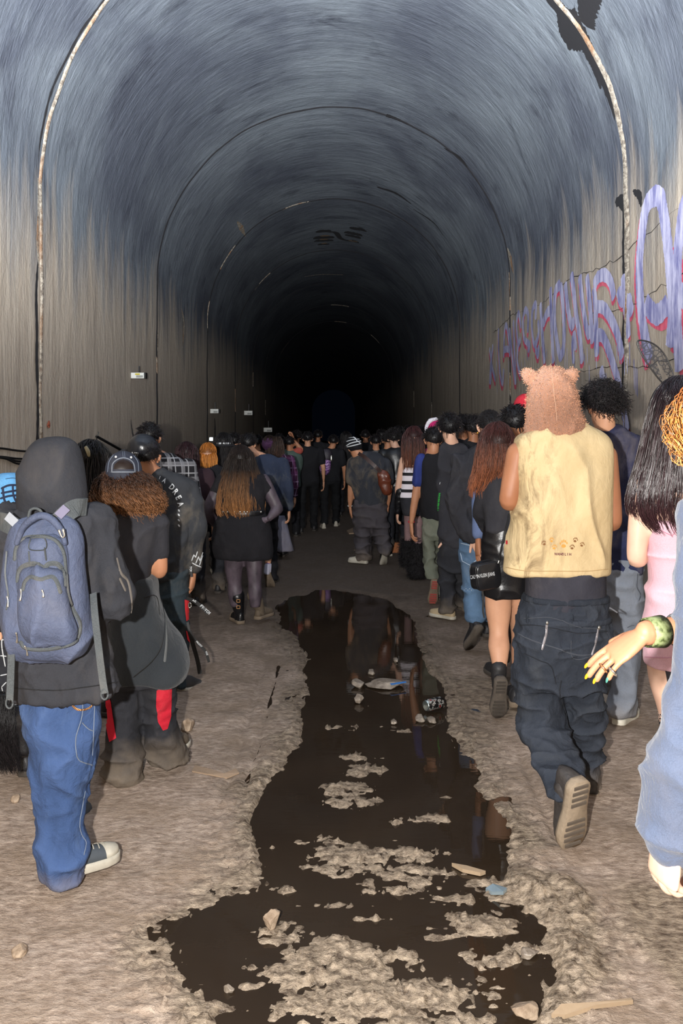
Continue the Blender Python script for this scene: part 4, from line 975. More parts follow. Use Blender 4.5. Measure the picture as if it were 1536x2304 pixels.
def walker(label, x, d, H, top=BLACK, bot=BLKP, sk=SK_TAN, hair='short', hmat=None, sleeves='long', build=1., stride=.16, lead=1, voxel=.02, group=None, fin=True, tilt=.35, arms=True, dress=None, shoe=(SHOEB, None), headx=0, folds=.8, hrows=None, lean=0, barelegs=None):
    p = Person(label, d, x, sk, voxel, group); k = F / d; hmat = hmat or HB
    y = lambda z: PY + (EYE - z) * k
    h = H / 1.75; b = build
    def X(m): return x + m * k
    p.head(X(headx), y(1.61 * h), .97 * h, tilt, neck=(x, y(1.46 * h)))
    rows = [(X(-.07), X(.07), y(1.50 * h), .06 * k), (X(-.15 * b), X(.15 * b), y(1.455 * h), .09 * k), (X(-.205 * b), X(.205 * b), y(1.39 * h), .11 * k), (X(-.20 * b), X(.20 * b), y(1.25 * h), .125 * k), (X(-.175 * b), X(.175 * b), y(1.08 * h), .12 * k), (X(-.185 * b), X(.185 * b), y(.93 * h), .13 * k), (X(-.185 * b), X(.185 * b), y(.86 * h), .13 * k)]
    pc = [('s', rows)]
    if arms:
        for sgn in (-1, 1):
            a = p.arm((X(.19 * b * sgn), y(1.40 * h), 0), (X(.245 * b * sgn), y(1.12 * h), -.01), (X(.25 * b * sgn), y(.88 * h), .06 * sgn * lead), sleeves if sleeves != 'none' else 0, [.065 * k, .060 * k, .055 * k, .048 * k, .040 * k], hs=.18 * h)
            if a: pc.append(a)
    p.garment('top', top, pc, FOLD('shirt', folds), voxel=voxel)
    if dress:
        p.garment('skirt', dress[0], [('s', [(X(-.16), X(.16), y(1.0 * h), .12 * k), (X(-.19), X(.19), y(.85 * h), .14 * k), (X(-.20), X(.20), y(dress[1]), .15 * k)])], FOLD('dress'), voxel=voxel)
    lg = []; pos = []
    for sgn in (-1, 1):
        st = stride * sgn * lead; hw = .085 if not barelegs else .07
        rws = [(X(.09 * sgn - hw), X(.09 * sgn + hw), y(.84 * h), .10 * k, 0), (X(.10 * sgn - hw * .85), X(.10 * sgn + hw * .85), y(.66 * h), .09 * k, st * .3), (X(.10 * sgn - .068), X(.10 * sgn + .068), y(.46 * h), .072 * k, st * .65), (X(.10 * sgn - .062), X(.10 * sgn + .062), y(.26 * h), .068 * k, st * .85), (X(.10 * sgn - .064), X(.10 * sgn + .064), y(.07 * h), .066 * k, st)]
        lg.append(('s', rws)); pos.append((X(.10 * sgn), sgn, st))
    if barelegs is None or dress is None: p.garment('trousers', bot, [('s', [(X(-.175 * b), X(.175 * b), y(.98 * h), .12 * k), (X(-.185 * b), X(.185 * b), y(.86 * h), .13 * k), (X(-.16), X(.16), y(.80 * h), .11 * k)])] + lg, FOLD('pants', folds), voxel=voxel)
    else:
        for l_ in lg: p.body.slices([(a, b_, c, max(.035, h_ * .8), max(.035, e * .75)) for a, b_, c, h_, e in p.rows(l_[1])], n=18)
    for px_, sgn, st in pos:
        pp = p.q(px_, y(0), st); gy = PY + (EYE - .004) * F / (d + st - .08)
        p.shoe(((pp[0]) / (d + st - .08) * F + PX, gy, st - .08), (.15 * sgn, 1), .27 * h, 0, shoe[0], shoe[1])
    if hair == 'short': p.hair_short(hmat, 420, .03, 1.10, r=.004)
    elif hair == 'curly': p.hair_short(hmat, 400, .05, 1.22, r=.0035, curl=.010)
    elif hair == 'long': p.hair_env(hmat, hrows or [(X(-.06), X(.06), y(1.73 * h), .06 * k), (X(-.105), X(.105), y(1.66 * h), .10 * k), (X(-.12), X(.12), y(1.52 * h), .115 * k), (X(-.13), X(.13), y(1.35 * h), .12 * k, -.03), (X(-.10), X(.10), y(1.18 * h), .06 * k, -.08)], 220, r=.004, k=10)
    p.X = X; p.y = y; p.k = k
    if fin: p.finish()
    return p

# ================================================================== LEFT SIDE
# ---- hooded walker with the blue backpack
p = Person('person in a black hooded jacket and baggy blue jeans, nearest on the left', 3.12, 135, SK_LT, .011)
p.head(118, 1075, 1.0, .4, neck=(125, 1150))
hood = p.garment('hood', BLACKD, [('s', [(104, 130, 983, 8), (82, 152, 990, 28), (66, 168, 1010, 50), (57, 182, 1038, 62), (50, 190, 1068, 70), (44, 195, 1098, 74), (40, 197, 1125, 72), (44, 192, 1150, 66), (58, 178, 1170, 50)], 2.1)], [(.010, (3, 3, 2.2), 'r', None), (.006, (3, 3, 2), 'n', None)], core=False, voxel=.008)
pc = [('s', [(60, 182, 1138, 50), (22, 225, 1160, 66), (6, 245, 1190, 76), (5, 240, 1250, 84), (14, 232, 1330, 86), (26, 235, 1410, 86), (30, 250, 1480, 86), (31, 264, 1535, 86), (33, 270, 1549, 84), (36, 266, 1556, 78)], 2.4)]
pc.append(p.arm((214, 1180, 0), (256, 1340, -.02), (225, 1385, .26), 'long', [40, 42, 42, 36, 26], palm=(0, 0, -1)))
pc.append(p.arm((20, 1180, 0), (-22, 1330, -.02), (0, 1385, .26), 'long', [38, 40, 40, 34, 26], palm=(0, 0, -1)))
jk = p.garment('jacket', BLACKD, pc, FOLD('jacket', 1.2), voxel=.009)
JEAN = cloth('blue_denim', (44, 64, 100), .45, (96, 116, 148), bump=.6, var=.5, weave=420, mudz=.10, fold_light_wear=.9)
p.garment('jeans', JEAN, [('s', [(50, 222, 1500, 74), (54, 217, 1550, 74), (58, 215, 1610, 72), (66, 213, 1680, 68), (74, 214, 1735, 64), (82, 196, 1775, 56), (88, 190, 1830, 52), (92, 184, 1875, 49), (89, 194, 1912, 50), (91, 193, 1945, 49), (93, 190, 1966, 47), (95, 188, 1976, 46)], 2.2),
   ('s', [(90, 200, 1540, 60, .08), (100, 196, 1680, 56, .22), (104, 190, 1800, 50, .34), (106, 186, 1895, 46, .42)])], [(.009, (6, 6, 4.5), 'r', None), (.008, (5, 5, 11), 'r', lambda P: np.clip(1.1 - P[:, 2] * 2.4, 0, 1)), (.007, (4, 4, 3), 'n', None), (.004, (15, 15, 9), 'r', None)], voxel=.008)
p.stroke(['jeans'], [(186, 1562), (183, 1610), (170, 1665), (176, 1708), (208, 1722)], .004, THREAD, 'seam'); p.stroke(['jeans'], [(208, 1560), (211, 1600), (206, 1700)], .004, THREAD, 'seam'); p.stroke(['jeans'], [(183, 1625), (198, 1640), (209, 1645)], .004, THREAD, 'seam')
p.stroke(['jeans'], [(152, 1562), (175, 1570), (205, 1572)], .004, THREAD, 'pocket_seam'); p.stroke(['jeans'], [(190, 1780), (178, 1860), (192, 1895), (188, 1925)], .004, THREAD, 'seam')
p.stroke(['jacket'], [(34, 1548), (120, 1553), (200, 1545), (264, 1535)], .004, plain('black_thread', (24, 24, 26), .8), 'hem_stitch')
for a in ([(262, 1255), (272, 1290), (288, 1310), (296, 1360), (290, 1395)], [(268, 1300), (282, 1330)]): p.stroke(['jacket'], a, .010, plain('dust', (96, 90, 84), .95), 'dust_streak', .002)
p.shoe((113, 1984, -.02), (.70, .62), .27, 0, plain('canvas_shoe', (66, 72, 78), .8, bump=.3), HW, h=.062, th=.034, toecap=HW, lace=HW)
p.shoe((128, 1895, .42), (.2, 1), .27, 0, plain('canvas_shoe', (66, 72, 78), .8), HW, h=.062, th=.034)
# wallet chain hanging below the jacket
ch = [f for f in (p.hitf(['jeans'], .008)(a, b) for a, b in resample(catmull([(151, 1556), (156, 1576), (168, 1592), (184, 1596), (202, 1588), (212, 1570), (216, 1550)], 5), 2.4)) if f is not None]
V = []; Fc = []
for k_, (P_, n_) in enumerate(ch):
    g = G(); t_ = (ch[min(k_ + 1, len(ch) - 1)][0] - ch[max(k_ - 1, 0)][0]); t_ = t_ / (np.linalg.norm(t_) + 1e-9); sd = np.cross(n_, t_) if k_ % 2 else n_
    g.tube([(*(P_ + t_ * .0045 * math.cos(a) + sd * .0032 * math.sin(a)), .0012, .0012) for a in np.linspace(0, 2 * math.pi, 9)], n=5, k=1, round_=False); v_, f_ = g.arrays(); Fc += [tuple(i + len(V) for i in q_) for q_ in f_]; V += v_.tolist()
o = mesh_obj('wallet_chain', V, Fc, GOLDM, p.root, p.loc); o['kind'] = 'stuff'; o['label'] = 'copper-gold chain looped over the back pocket'
p.finish(); P_HOOD = p

# ---- the backpack (a thing of its own)
PACK = cloth('blue_nylon', (66, 74, 96), .6, (92, 94, 108), rough=.7, bump=.5, var=.3, bs=14, spec=.4); PIPE = cloth('grey_webbing', (72, 76, 78), .3, weave=300); ZIP = plain('dark_zip', (70, 74, 76), .6)
b = Person('scuffed slate-blue backpack with grey zips on the hooded walker, nearest on the left', 2.90, 105, PACK, .007, name='backpack'); b.root['category'] = 'backpack'
b.garment('main_compartment', PACK, [('s', [(72, 150, 1166, 14), (40, 170, 1180, 36), (20, 184, 1215, 52), (8, 188, 1260, 58), (3, 194, 1320, 62), (2, 202, 1380, 64), (6, 206, 1420, 62), (18, 204, 1452, 56), (40, 188, 1478, 40), (70, 150, 1488, 18)], 2.5)], [(.008, (7, 7, 2.2), 'r', None), (.005, (5, 5, 3), 'n', None)], core=False)
fr = .062 * 2; b.garment('upper_pocket', PACK, [('s', [(60, 128, 1206, 10, -.075), (44, 142, 1222, 22, -.08), (38, 148, 1260, 26, -.085), (36, 150, 1310, 26, -.085), (40, 152, 1350, 20, -.08)], 2.6)], [(.006, (9, 9, 2.5), 'r', None)], core=False)
b.garment('lower_pocket', PACK, [('s', [(66, 88, 1268, 8, -.11), (46, 142, 1282, 22, -.115), (40, 150, 1320, 28, -.12), (38, 158, 1380, 30, -.12), (44, 168, 1420, 28, -.115), (60, 160, 1448, 18, -.10)], 2.6)], [(.008, (10, 10, 1.6), 'r', None)], core=False)
ALLB = ['main_compartment', 'upper_pocket', 'lower_pocket']
for pts_, w_, nm in (([(34, 1262), (38, 1232), (55, 1212), (80, 1208), (105, 1209), (128, 1220), (142, 1245), (147, 1290), (150, 1330), (160, 1365), (178, 1400), (176, 1430), (160, 1448), (110, 1460), (60, 1458), (45, 1440)], .014, 'main_zip'),
      ([(40, 1310), (44, 1284), (58, 1272), (80, 1268), (98, 1276), (112, 1268), (130, 1270), (142, 1290), (145, 1320)], .016, 'pocket_zip'), ([(52, 1330), (58, 1308), (72, 1298), (90, 1304), (105, 1300), (118, 1298), (128, 1310), (136, 1336)], .013, 'lower_zip'),
      ([(18, 1240), (14, 1290), (20, 1340), (16, 1372)], .007, 'piping'), ([(66, 1240), (68, 1268)], .006, 'seam'), ([(100, 1232), (104, 1262)], .006, 'seam'), ([(70, 1213), (100, 1213), (102, 1236), (68, 1236), (70, 1213)], .004, 'seam')):
    b.stroke(ALLB, pts_, w_, PIPE if w_ > .01 else ZIP, nm, .004, thick=.004)
for (x0, y0, x1, y1) in ((19, 1342, 21, 1364), (50, 1326, 49, 1350), (94, 1328, 96, 1342), (38, 1422, 40, 1442), (58, 1452, 64, 1470)):
    h0 = b.hitf(ALLB, .006)(x0, y0); h1 = b.hitf(ALLB, .008)(x1, y1)
    if h0 and h1: g = G(); g.tube([(*h0[0], .0035, .0035), (*((h0[0] + h1[0]) / 2 + np.array([.002, 0, 0])), .0022, .0022), (*h1[0], .0042, .003)], n=8); mesh_obj('zip_pull', *g.arrays(), STEEL, b.root, b.loc)
def strap(p_, name, pts, wd, mat, th=.004, parent=None, nrm=(0, -1, 0)):
    """flat webbing band through pixel points (px, py, dd)"""
    A = catmull(pts, 6); P_ = np.array([p_.q(*a) for a in A]); nn = np.tile(np.array(nrm, float), (len(P_), 1)); T = np.gradient(P_, axis=0); T /= np.linalg.norm(T, axis=1)[:, None]
    S = np.cross(nn, T); S /= np.linalg.norm(S, axis=1)[:, None] + 1e-9; nn = np.cross(T, S)
    rr = np.stack([P_ - S * wd / 2 - nn * th / 2, P_ + S * wd / 2 - nn * th / 2, P_ + S * wd / 2 + nn * th / 2, P_ - S * wd / 2 + nn * th / 2], 1); g = G(); g.rings(rr)
    return mesh_obj(name, *g.arrays(), mat, parent or p_.root, p_.loc, False)
g = G(); g.tube(b.pts([(38, 1222, -.09, 6), (50, 1190, -.10, 7), (72, 1168, -.11, 8), (95, 1160, -.11, 8), (118, 1170, -.11, 8), (138, 1195, -.10, 7), (146, 1222, -.09, 6)]), n=10); mesh_obj('grab_handle', *g.arrays(), PACK, b.root, b.loc)
g = G(); g.tube(b.pts([(64, 1162, -.02, 3), (68, 1148, -.02, 3), (80, 1144, -.02, 3), (92, 1150, -.02, 3), (96, 1164, -.02, 3)]), n=8); mesh_obj('hanging_loop', *g.arrays(), PIPE, b.root, b.loc)
s1 = strap(b, 'shoulder_strap', [(128, 1180, -.02), (145, 1160, .0), (168, 1144, .03), (192, 1140, .10)], .062, PIPE, .014)
s2 = strap(b, 'shoulder_strap', [(40, 1190, -.02), (22, 1180, .0), (2, 1172, .04), (-14, 1172, .1)], .062, PIPE, .014)
LAVT = plain('lavender_tape', (112, 108, 130), .7); LGT = plain('light_tape', (150, 154, 162), .6)
strap(b, 'tape_patch', [(130, 1162, -.035), (150, 1142, -.015)], .030, LAVT, .004, s1); strap(b, 'tape_patch', [(16, 1160, -.02), (36, 1178, -.035)], .030, LGT, .004, s2)
strap(b, 'loose_strap', [(210, 1335, .02), (213, 1380, -.03), (221, 1450, -.05), (231, 1530, -.05), (236, 1560, -.05)], .024, PIPE); strap(b, 'loose_strap', [(6, 1400, 0), (24, 1450, -.05), (24, 1530, -.05), (22, 1575, -.05)], .024, PIPE)
for x_, y_ in ((235, 1562), (21, 1582)): g = G(); g.tube(b.pts([(x_ + 8 * math.cos(a), y_ + 12 * math.sin(a), -.05, 2.4) for a in np.linspace(0, 2 * math.pi, 12)]), n=6, k=1, round_=False); mesh_obj('strap_buckle', *g.arrays(), ZIP, b.root, b.loc)
g = G(); g.tube(b.pts([(133, 1194, -.12, 3), (139, 1208, -.12, 2), (145, 1206, -.12, 2), (142, 1192, -.12, 3)]), n=6); mesh_obj('cord_clip', *g.arrays(), STEEL, b.root, b.loc)

# ---- edge-of-frame walker in the light-blue printed bandana
p = Person('person at the left edge in a light blue and black bandana and black lined clothes', 4.1, 22, SK_LT, .014)
p.head(14, 1124, .9, .35, neck=(16, 1168))
BAND = cloth('light_blue_bandana', (92, 150, 196), .1); p.garment('bandana', BAND, [('s', [(4, 36, 1064, 22), (-14, 48, 1076, 42), (-22, 54, 1100, 50), (-24, 56, 1125, 52), (-20, 52, 1148, 46)])], core=False, voxel=.010)
NB = plain('navy_print', (22, 34, 62), .8)
for pts_ in ([(2, 1100), (20, 1092), (46, 1092)], [(2, 1110), (22, 1106), (46, 1102)], [(0, 1122), (20, 1116), (44, 1114)], [(6, 1095), (10, 1125), (22, 1140)], [(28, 1090), (30, 1115), (40, 1138)], [(2, 1132), (12, 1142), (20, 1148)], [(36, 1120), (42, 1132)], [(12, 1078), (30, 1076), (46, 1080)]): p.stroke(['bandana'], pts_, .010 if pts_[0][1] != 1078 else .003, NB, 'print', .002)
p.garment('red_collar', REDC, [('s', [(-22, 50, 1142, 40), (-30, 54, 1152, 42), (-30, 52, 1162, 40)])], voxel=.012)
for x_ in (2, 16, 30): p.stroke(['red_collar'], [(x_, 1150), (x_ + 9, 1148)], .010, WHP, 'dash')
pc = [('s', [(-30, 60, 1165, 36), (-75, 105, 1185, 46), (-70, 100, 1260, 54), (-60, 90, 1360, 54), (-60, 80, 1450, 54)])]
pc.append(p.arm((-70, 1195, 0), (-90, 1310, 0), (-85, 1420, .05), 'long')); pc.append(p.arm((92, 1195, 0), (98, 1310, .05), (80, 1400, .2), 'long'))
p.garment('jacket', BLACK, pc, FOLD('shirt')); p.garment('trousers', BLKP, [('s', [(-60, 60, 1420, 50), (-58, 62, 1500, 52), (-50, 56, 1560, 46)]), ('s', [(-58, -2, 1540, 38), (-54, -6, 1640, 30, .1), (-52, -8, 1690, 28, .12)]), ('s', [(4, 62, 1540, 38), (14, 64, 1620, 32), (20, 66, 1700, 28)])], FOLD('pants'))
for a in ([(2, 1412), (14, 1412), (30, 1408)], [(2, 1440), (20, 1438), (36, 1442)], [(0, 1475), (30, 1478)], [(8, 1400), (4, 1450), (12, 1500)], [(22, 1405), (24, 1450), (18, 1500)], [(0, 1520), (30, 1514)], [(4, 1545), (16, 1535), (24, 1550), (10, 1562), (4, 1545)]): p.stroke(['jacket', 'trousers'], a, .005, WHP, 'white_line')
p.shoe((52, 1748, -.05), (.1, 1), .28, 0, SHOEB, shaft=(46, 1680, 0, 26)); p.shoe((-30, 1700, .12), (-.1, 1), .28, 0, SHOEB)
fr_ = p.hair_env(hairmat('black_fur', (16, 14, 16), (24, 20, 22)), [(-20, 20, 1560, 12, -.18), (-24, 34, 1620, 22, -.2), (-20, 42, 1680, 22, -.2), (0, 48, 1735, 10, -.2)], 600, .006, .002, 6, .0018, name='fur_tail', scalp=False); fr_['label'] = 'shaggy black faux-fur tail'
p.finish()
b = Person('glossy black shoulder bag hanging low at the left edge behind the blue jeans', 3.95, 48, LEATH, .009, name='shoulder_bag'); b.root['category'] = 'bag'
b.garment('bag_body', LEATH, [('s', [(6, 78, 1588, 16), (4, 82, 1605, 24), (8, 80, 1650, 26), (18, 78, 1690, 22), (30, 70, 1700, 10)], 3)], [(.006, (6, 6, 6), 'r', None)], core=False); b.stroke(['bag_body'], [(6, 1592), (40, 1586), (78, 1586)], .005, WHP, 'piping')
strap(b, 'bag_strap', [(16, 1600, .0), (30, 1500, .0), (60, 1350, .0), (88, 1200, .02)], .02, BLK)

# ---- curly-haired walker, backwards cap, red-patched trousers
p = Person('person with a mass of brown curls under a backwards black cap and red-patched black trousers', 4.09, 285, SK_TAN, .012)
p.head(278, 1078, .98, .3, neck=(278, 1145))
p.garment('tee', BLACK, [('s', [(252, 312, 1128, 26), (226, 340, 1142, 40), (214, 358, 1165, 52), (213, 364, 1210, 56), (218, 352, 1260, 58), (232, 342, 1310, 58), (244, 338, 1335, 54)], 2.3), p.arm((352, 1172, 0), (360, 1282, .02), (330, 1290, .22), 'short', [25, 27, 27, 24, 20], palm=(0, 0, -1), fat=.95), p.arm((226, 1172, 0), (212, 1280, .02), (235, 1295, .22), 'short', [25, 27, 27, 24, 20], palm=(0, 0, -1), fat=.95)], FOLD('shirt', 1.1), voxel=.010)
DKGR = cloth('charcoal_fleece', (34, 38, 42), .3, (66, 66, 65), rough=.95, sheen=.2)
p.garment('tied_jacket', DKGR, [('s', [(240, 345, 1300, 54), (236, 352, 1335, 58), (240, 372, 1385, 62), (246, 400, 1440, 66), (250, 416, 1480, 68), (252, 418, 1505, 68), (256, 414, 1528, 64)], 2.3)], [(.012, (3.4, 3.4, 2.2), 'r', None), (.006, (5, 5, 4), 'n', None)], voxel=.010)
p.stroke(['tied_jacket'], [(300, 1524), (340, 1490), (362, 1455), (370, 1400), (362, 1350)], .005, BLK, 'seam'); p.stroke(['tied_jacket'], [(372, 1390), (374, 1440), (370, 1490)], .012, cloth('dusty_edge', (84, 86, 86)), 'zip_edge'); p.stroke(['tied_jacket'], [(322, 1344), (350, 1342), (358, 1385)], .004, BLK, 'seam')
p.garment('trousers', BLKP, [('s', [(245, 340, 1470, 50), (240, 390, 1510, 54), (240, 392, 1535, 50)]), ('s', [(238, 318, 1520, 42), (239, 317, 1590, 42), (238, 316, 1650, 42), (234, 318, 1700, 46), (233, 319, 1732, 47), (236, 318, 1752, 46)]), ('s', [(314, 388, 1520, 42, .03), (318, 394, 1590, 40, .06), (320, 404, 1640, 42, .1), (326, 421, 1690, 45, .12), (328, 419, 1712, 44, .12)])], [(.011, (6, 6, 10), 'r', lambda P: np.clip(1.3 - P[:, 2] * 1.3, .35, 1.2)), (.006, (4, 4, 3), 'n', None), (.004, (14, 14, 16), 'r', None)], voxel=.009)
p.patch(['trousers'], [(240, 1556), (246, 1556), (254, 1605), (262, 1660), (247, 1669), (241, 1640), (238, 1600)], REDC, 'red_patch'); p.patch(['trousers'], [(376, 1530), (386, 1528), (385, 1560), (384, 1610), (376, 1640), (366, 1643), (356, 1625), (352, 1590), (352, 1552), (372, 1545)], REDC, 'red_patch')
p.shoe((262, 1762, -.02), (.05, 1), .28, 0, SHOEM, HW); p.shoe((360, 1716, .1), (.3, 1), .28, 0, SHOEM, HW)
CURL = hairmat('curly_brown_hair', (52, 32, 22), (132, 90, 58), .6)
p.hair_env(CURL, [(250, 306, 1056, 20), (226, 338, 1072, 40), (213, 356, 1095, 52), (208, 370, 1122, 56), (210, 370, 1140, 54), (226, 364, 1156, 46)], 1250, .004, .013, 4.6, .0024, (.6, 1.08), (0, .6), core=.84, scalp=False, k=18, rho=(.78, 1.04), coretone=.2)
c_ = p.q(277, 1058); g = G(); g.ell(c_ + np.array([0, .01, -.005]), (.088, .112, .098), np.array(Matrix.Rotation(-.3, 3, 'X'))); CAPM = cloth('black_cap_twill', (46, 50, 62), .1)
cap = p.build('cap', CAPM, g, voxel=.008)
bm_ = p.hitf(['cap'], .003)
for pts_ in ([(252, 1062), (254, 1044), (265, 1034), (277, 1031), (290, 1034), (300, 1044), (303, 1062)], [(250, 1062), (303, 1062)]): p.stroke(['cap'], pts_, .007, plain('grey_trim', (110, 116, 126), .7), 'cap_trim', .003, parent=cap)
p.patch(['cap'], [(256, 1056), (258, 1045), (267, 1037), (277, 1034), (288, 1037), (297, 1045), (300, 1056)], CURL, 'cap_opening', .003, 2, cap)
for pts_ in ([(276, 1016), (277, 1032)], [(280, 1016), (281, 1032)], [(243, 1062), (246, 1040), (256, 1024)], [(311, 1062), (309, 1040), (300, 1026)]): p.stroke(['cap'], pts_, .003, THREAD, 'stitch', .002, parent=cap)
for x_, y_ in ((261, 1029), (294, 1030)): h_ = bm_(x_, y_); g = G(); g.ell(h_[0], (.006, .006, .006), n=8, m=6); mesh_obj('eyelet', *g.arrays(), WHP, cap, p.loc)
p.finish()

# ---- long black-haired walker in shadow behind the hood
p = walker('person with long black hair in shadow just right of the nearest hood', 205, 4.9, 1.64, DARK, BLKP, SK_LT, 'long', fin=False, voxel=.016)
g = G(); g.tube([(*p.q(193, 1006, -.12), .010, .006), (*p.q(198, 1016, -.125), .012, .007), (*p.q(200, 1026, -.12), .008, .005)], n=8); mesh_obj('hair_clip', *g.arrays(), plain('tortoise_clip', (150, 140, 110), .3), p.root, p.loc); p.finish()

# ---- black cap, black longsleeve with white lettering, straps
p = Person('person in a shiny black cap and black top with curved white back lettering', 5.5, 385, SK_TAN, .014)
p.head(330, 1030, .98, .35, neck=(350, 1070)); p.hair_short(HB, 700, .022, 1.06, seed=3, curl=.004, r=.002)
c_ = p.q(322, 1012); g = G(); g.ell(c_, (.106, .126, .104), np.array(Matrix.Rotation(-.35, 3, 'X'))); g.tube([(*(c_ + np.array([-.06, -.02, -.03])), .05, .012), (*(c_ + np.array([-.13, -.02, -.045])), .05, .010), (*(c_ + np.array([-.17, -.02, -.05])), .035, .007)], n=12)
cap = p.build('cap', plain('glossy_black_cap', (24, 26, 32), .3, bump=.2), g, voxel=.009); p.text(['cap'], 'NTI', 296, 1024, 8, WHP, 'cap_lettering', -8, .8, parent=cap)
pc = [('s', [(338, 368, 1058, 16), (325, 405, 1066, 28), (318, 436, 1085, 38), (320, 440, 1120, 42), (332, 432, 1170, 44), (345, 428, 1220, 44), (350, 426, 1270, 44), (350, 424, 1300, 44)])]
pc.append(p.arm((424, 1100, 0), (438, 1190, 0), (436, 1282, .03), 'long', [23, 24, 24, 22, 17], hdir=(-.12, 0, -1), curl=.9)); pc.append(p.arm((330, 1100, 0), (322, 1190, .02), (330, 1270, .1), 'long', [23, 24, 23, 20, 17]))
TOP3 = cloth('dusty_black_jersey', (44, 46, 50), .75, (112, 104, 92)); p.garment('longsleeve', TOP3, pc, FOLD('shirt', 1.3), voxel=.011)
for t_, x_, y_, h_, a_ in (('I', 357, 1076, 7, -20), ('A', 364, 1082, 10, -28), ('D', 379, 1095, 12, -40), ('R', 387, 1105, 13, -48), ('E', 394, 1117, 13, -62), ('A', 399, 1130, 12, -72)): p.text(['longsleeve'], t_, x_, y_ + 2, h_, WHP, 'letter', a_, .8, bold=.03)
for y_ in (1146, 1156, 1168, 1180): p.stroke(['longsleeve'], [(400, y_), (404, y_ + 5)], .010, WHP, 'letter')
for a in ([(431, 1262), (436, 1248), (440, 1254), (444, 1240)], [(440, 1268), (446, 1252), (449, 1262), (456, 1240)], [(448, 1272), (455, 1250), (458, 1262), (461, 1244)], [(460, 1225), (461, 1240)], [(432, 1266), (442, 1272), (452, 1276)]): p.stroke(['longsleeve'], a, .007, WHP, 'flame_print', curve=False)
p.garment('trousers', TEALD, [('s', [(346, 426, 1280, 44), (344, 427, 1340, 46), (344, 426, 1390, 44)]), ('s', [(346, 388, 1370, 36), (350, 384, 1450, 32, .05), (352, 382, 1530, 28, .1)]), ('s', [(382, 426, 1370, 36), (386, 422, 1440, 30, .02), (394, 422, 1500, 26, .04), (398, 422, 1540, 24, .05)])], FOLD('pants'), voxel=.012)
RB = cloth('red_cloth_scrap', (200, 44, 50)); p.patch(['trousers'], [(414, 1348), (424, 1346), (426, 1395), (418, 1398), (415, 1370)], RB, 'red_panel'); p.patch(['trousers'], [(417, 1418), (424, 1424), (426, 1446), (420, 1440)], RB, 'red_panel')
g = G(); g.tube([(*p.q(427 + 3 * math.cos(a), 1362 + 6 * math.sin(a), -.16), .0035, .0035) for a in np.linspace(0, 2 * math.pi, 10)], n=6, k=1, round_=False); mesh_obj('metal_ring', *g.arrays(), STEEL, p.root, p.loc)
s_ = strap(p, 'printed_strap', [(420, 1346, -.14), (436, 1352, -.15), (452, 1364, -.16), (468, 1380, -.16)], .022, BLK)
def strap_text(txt, x, y, h, a, dd, par):
    cu = bpy.data.curves.new('t', 'FONT'); cu.body = txt; cu.size = 1; cu.resolution_u = 2; cu.offset = .02; o_ = bpy.data.objects.new('t', cu); me = bpy.data.meshes.new_from_object(o_); bpy.data.objects.remove(o_)
    V_ = vco(me); a = math.radians(a); k_ = h / .7; out = [p.q(x + vx * k_ * math.cos(a) - vy * k_ * math.sin(a), y - vx * k_ * math.sin(a) - vy * k_ * math.cos(a), dd) for vx, vy, _ in V_]
    mesh_obj('lettering', out, [tuple(q_.vertices) for q_ in me.polygons], WHP, par, p.loc, False); bpy.data.meshes.remove(me)
strap_text('FY-YOI', 449, 1364, 6.5, -42, -.18, s_); strap_text('AG', 432, 1352, 4.5, -25, -.17, s_); strap_text('YOI', 427, 1274, 5, -90, -.12, s_)
s_ = strap(p, 'printed_strap', [(422, 1400, -.14), (428, 1425, -.15), (444, 1446, -.16), (462, 1466, -.16), (470, 1490, -.16)], .016, BLK); strap_text('FROXY', 440, 1444, 4, -44, -.18, s_); strap_text('YOI', 461, 1466, 4, -66, -.18, s_)
strap(p, 'hanging_strap', [(426, 1420, -.15), (434, 1450, -.15), (444, 1485, -.15), (450, 1516, -.15)], .026, BLK); strap(p, 'wrist_strap', [(428, 1270, -.1), (430, 1285, -.1), (431, 1298, -.1)], .014, BLK)
p.shoe((408, 1556, .0), (.3, 1), .27, 12, plain('checker_shoe', (60, 60, 62), .6), HW, lace=None); p.shoe((364, 1545, .1), (0, 1), .27, 0, SHOEB, HW); p.finish()

# ---- plaid shirt
def plaid(name, base, line, sc_=34, l2=(120, 120, 124)):
    n = N(name); b_ = n.map((1, 1, 1)); sp = n.n('ShaderNodeSeparateXYZ'); n.l(b_, sp.inputs[0]); col = lin(base); first = None
    xx = n.math('ADD', sp.outputs[0], n.math('MULTIPLY', sp.outputs[1], .7))
    for src, w_, f_, c_ in ((xx, .16, 1, line), (sp.outputs[2], .16, 1, line), (xx, .3, .5, l2), (sp.outputs[2], .3, .5, l2)):
        fr_ = n.math('FRACT', n.math('MULTIPLY', src, sc_ * f_ * .5)); m_ = n.math('LESS_THAN', fr_, w_); first = n.mix(n.math('MULTIPLY', m_, .62), first if first is not None else col, lin(c_))
    return n.done(first, .9, n.bump(n.noise(n.map((1, 1, 1)), 20, 4), .3, .01), .2)
p = walker('tall dark-haired person in a black and white plaid shirt by the left wall', 362, 6.6, 1.76, plaid('grey_plaid', (30, 30, 34), (170, 172, 176)), BLKP, SK_LT, 'short', voxel=.014, headx=-.09, build=1.12)

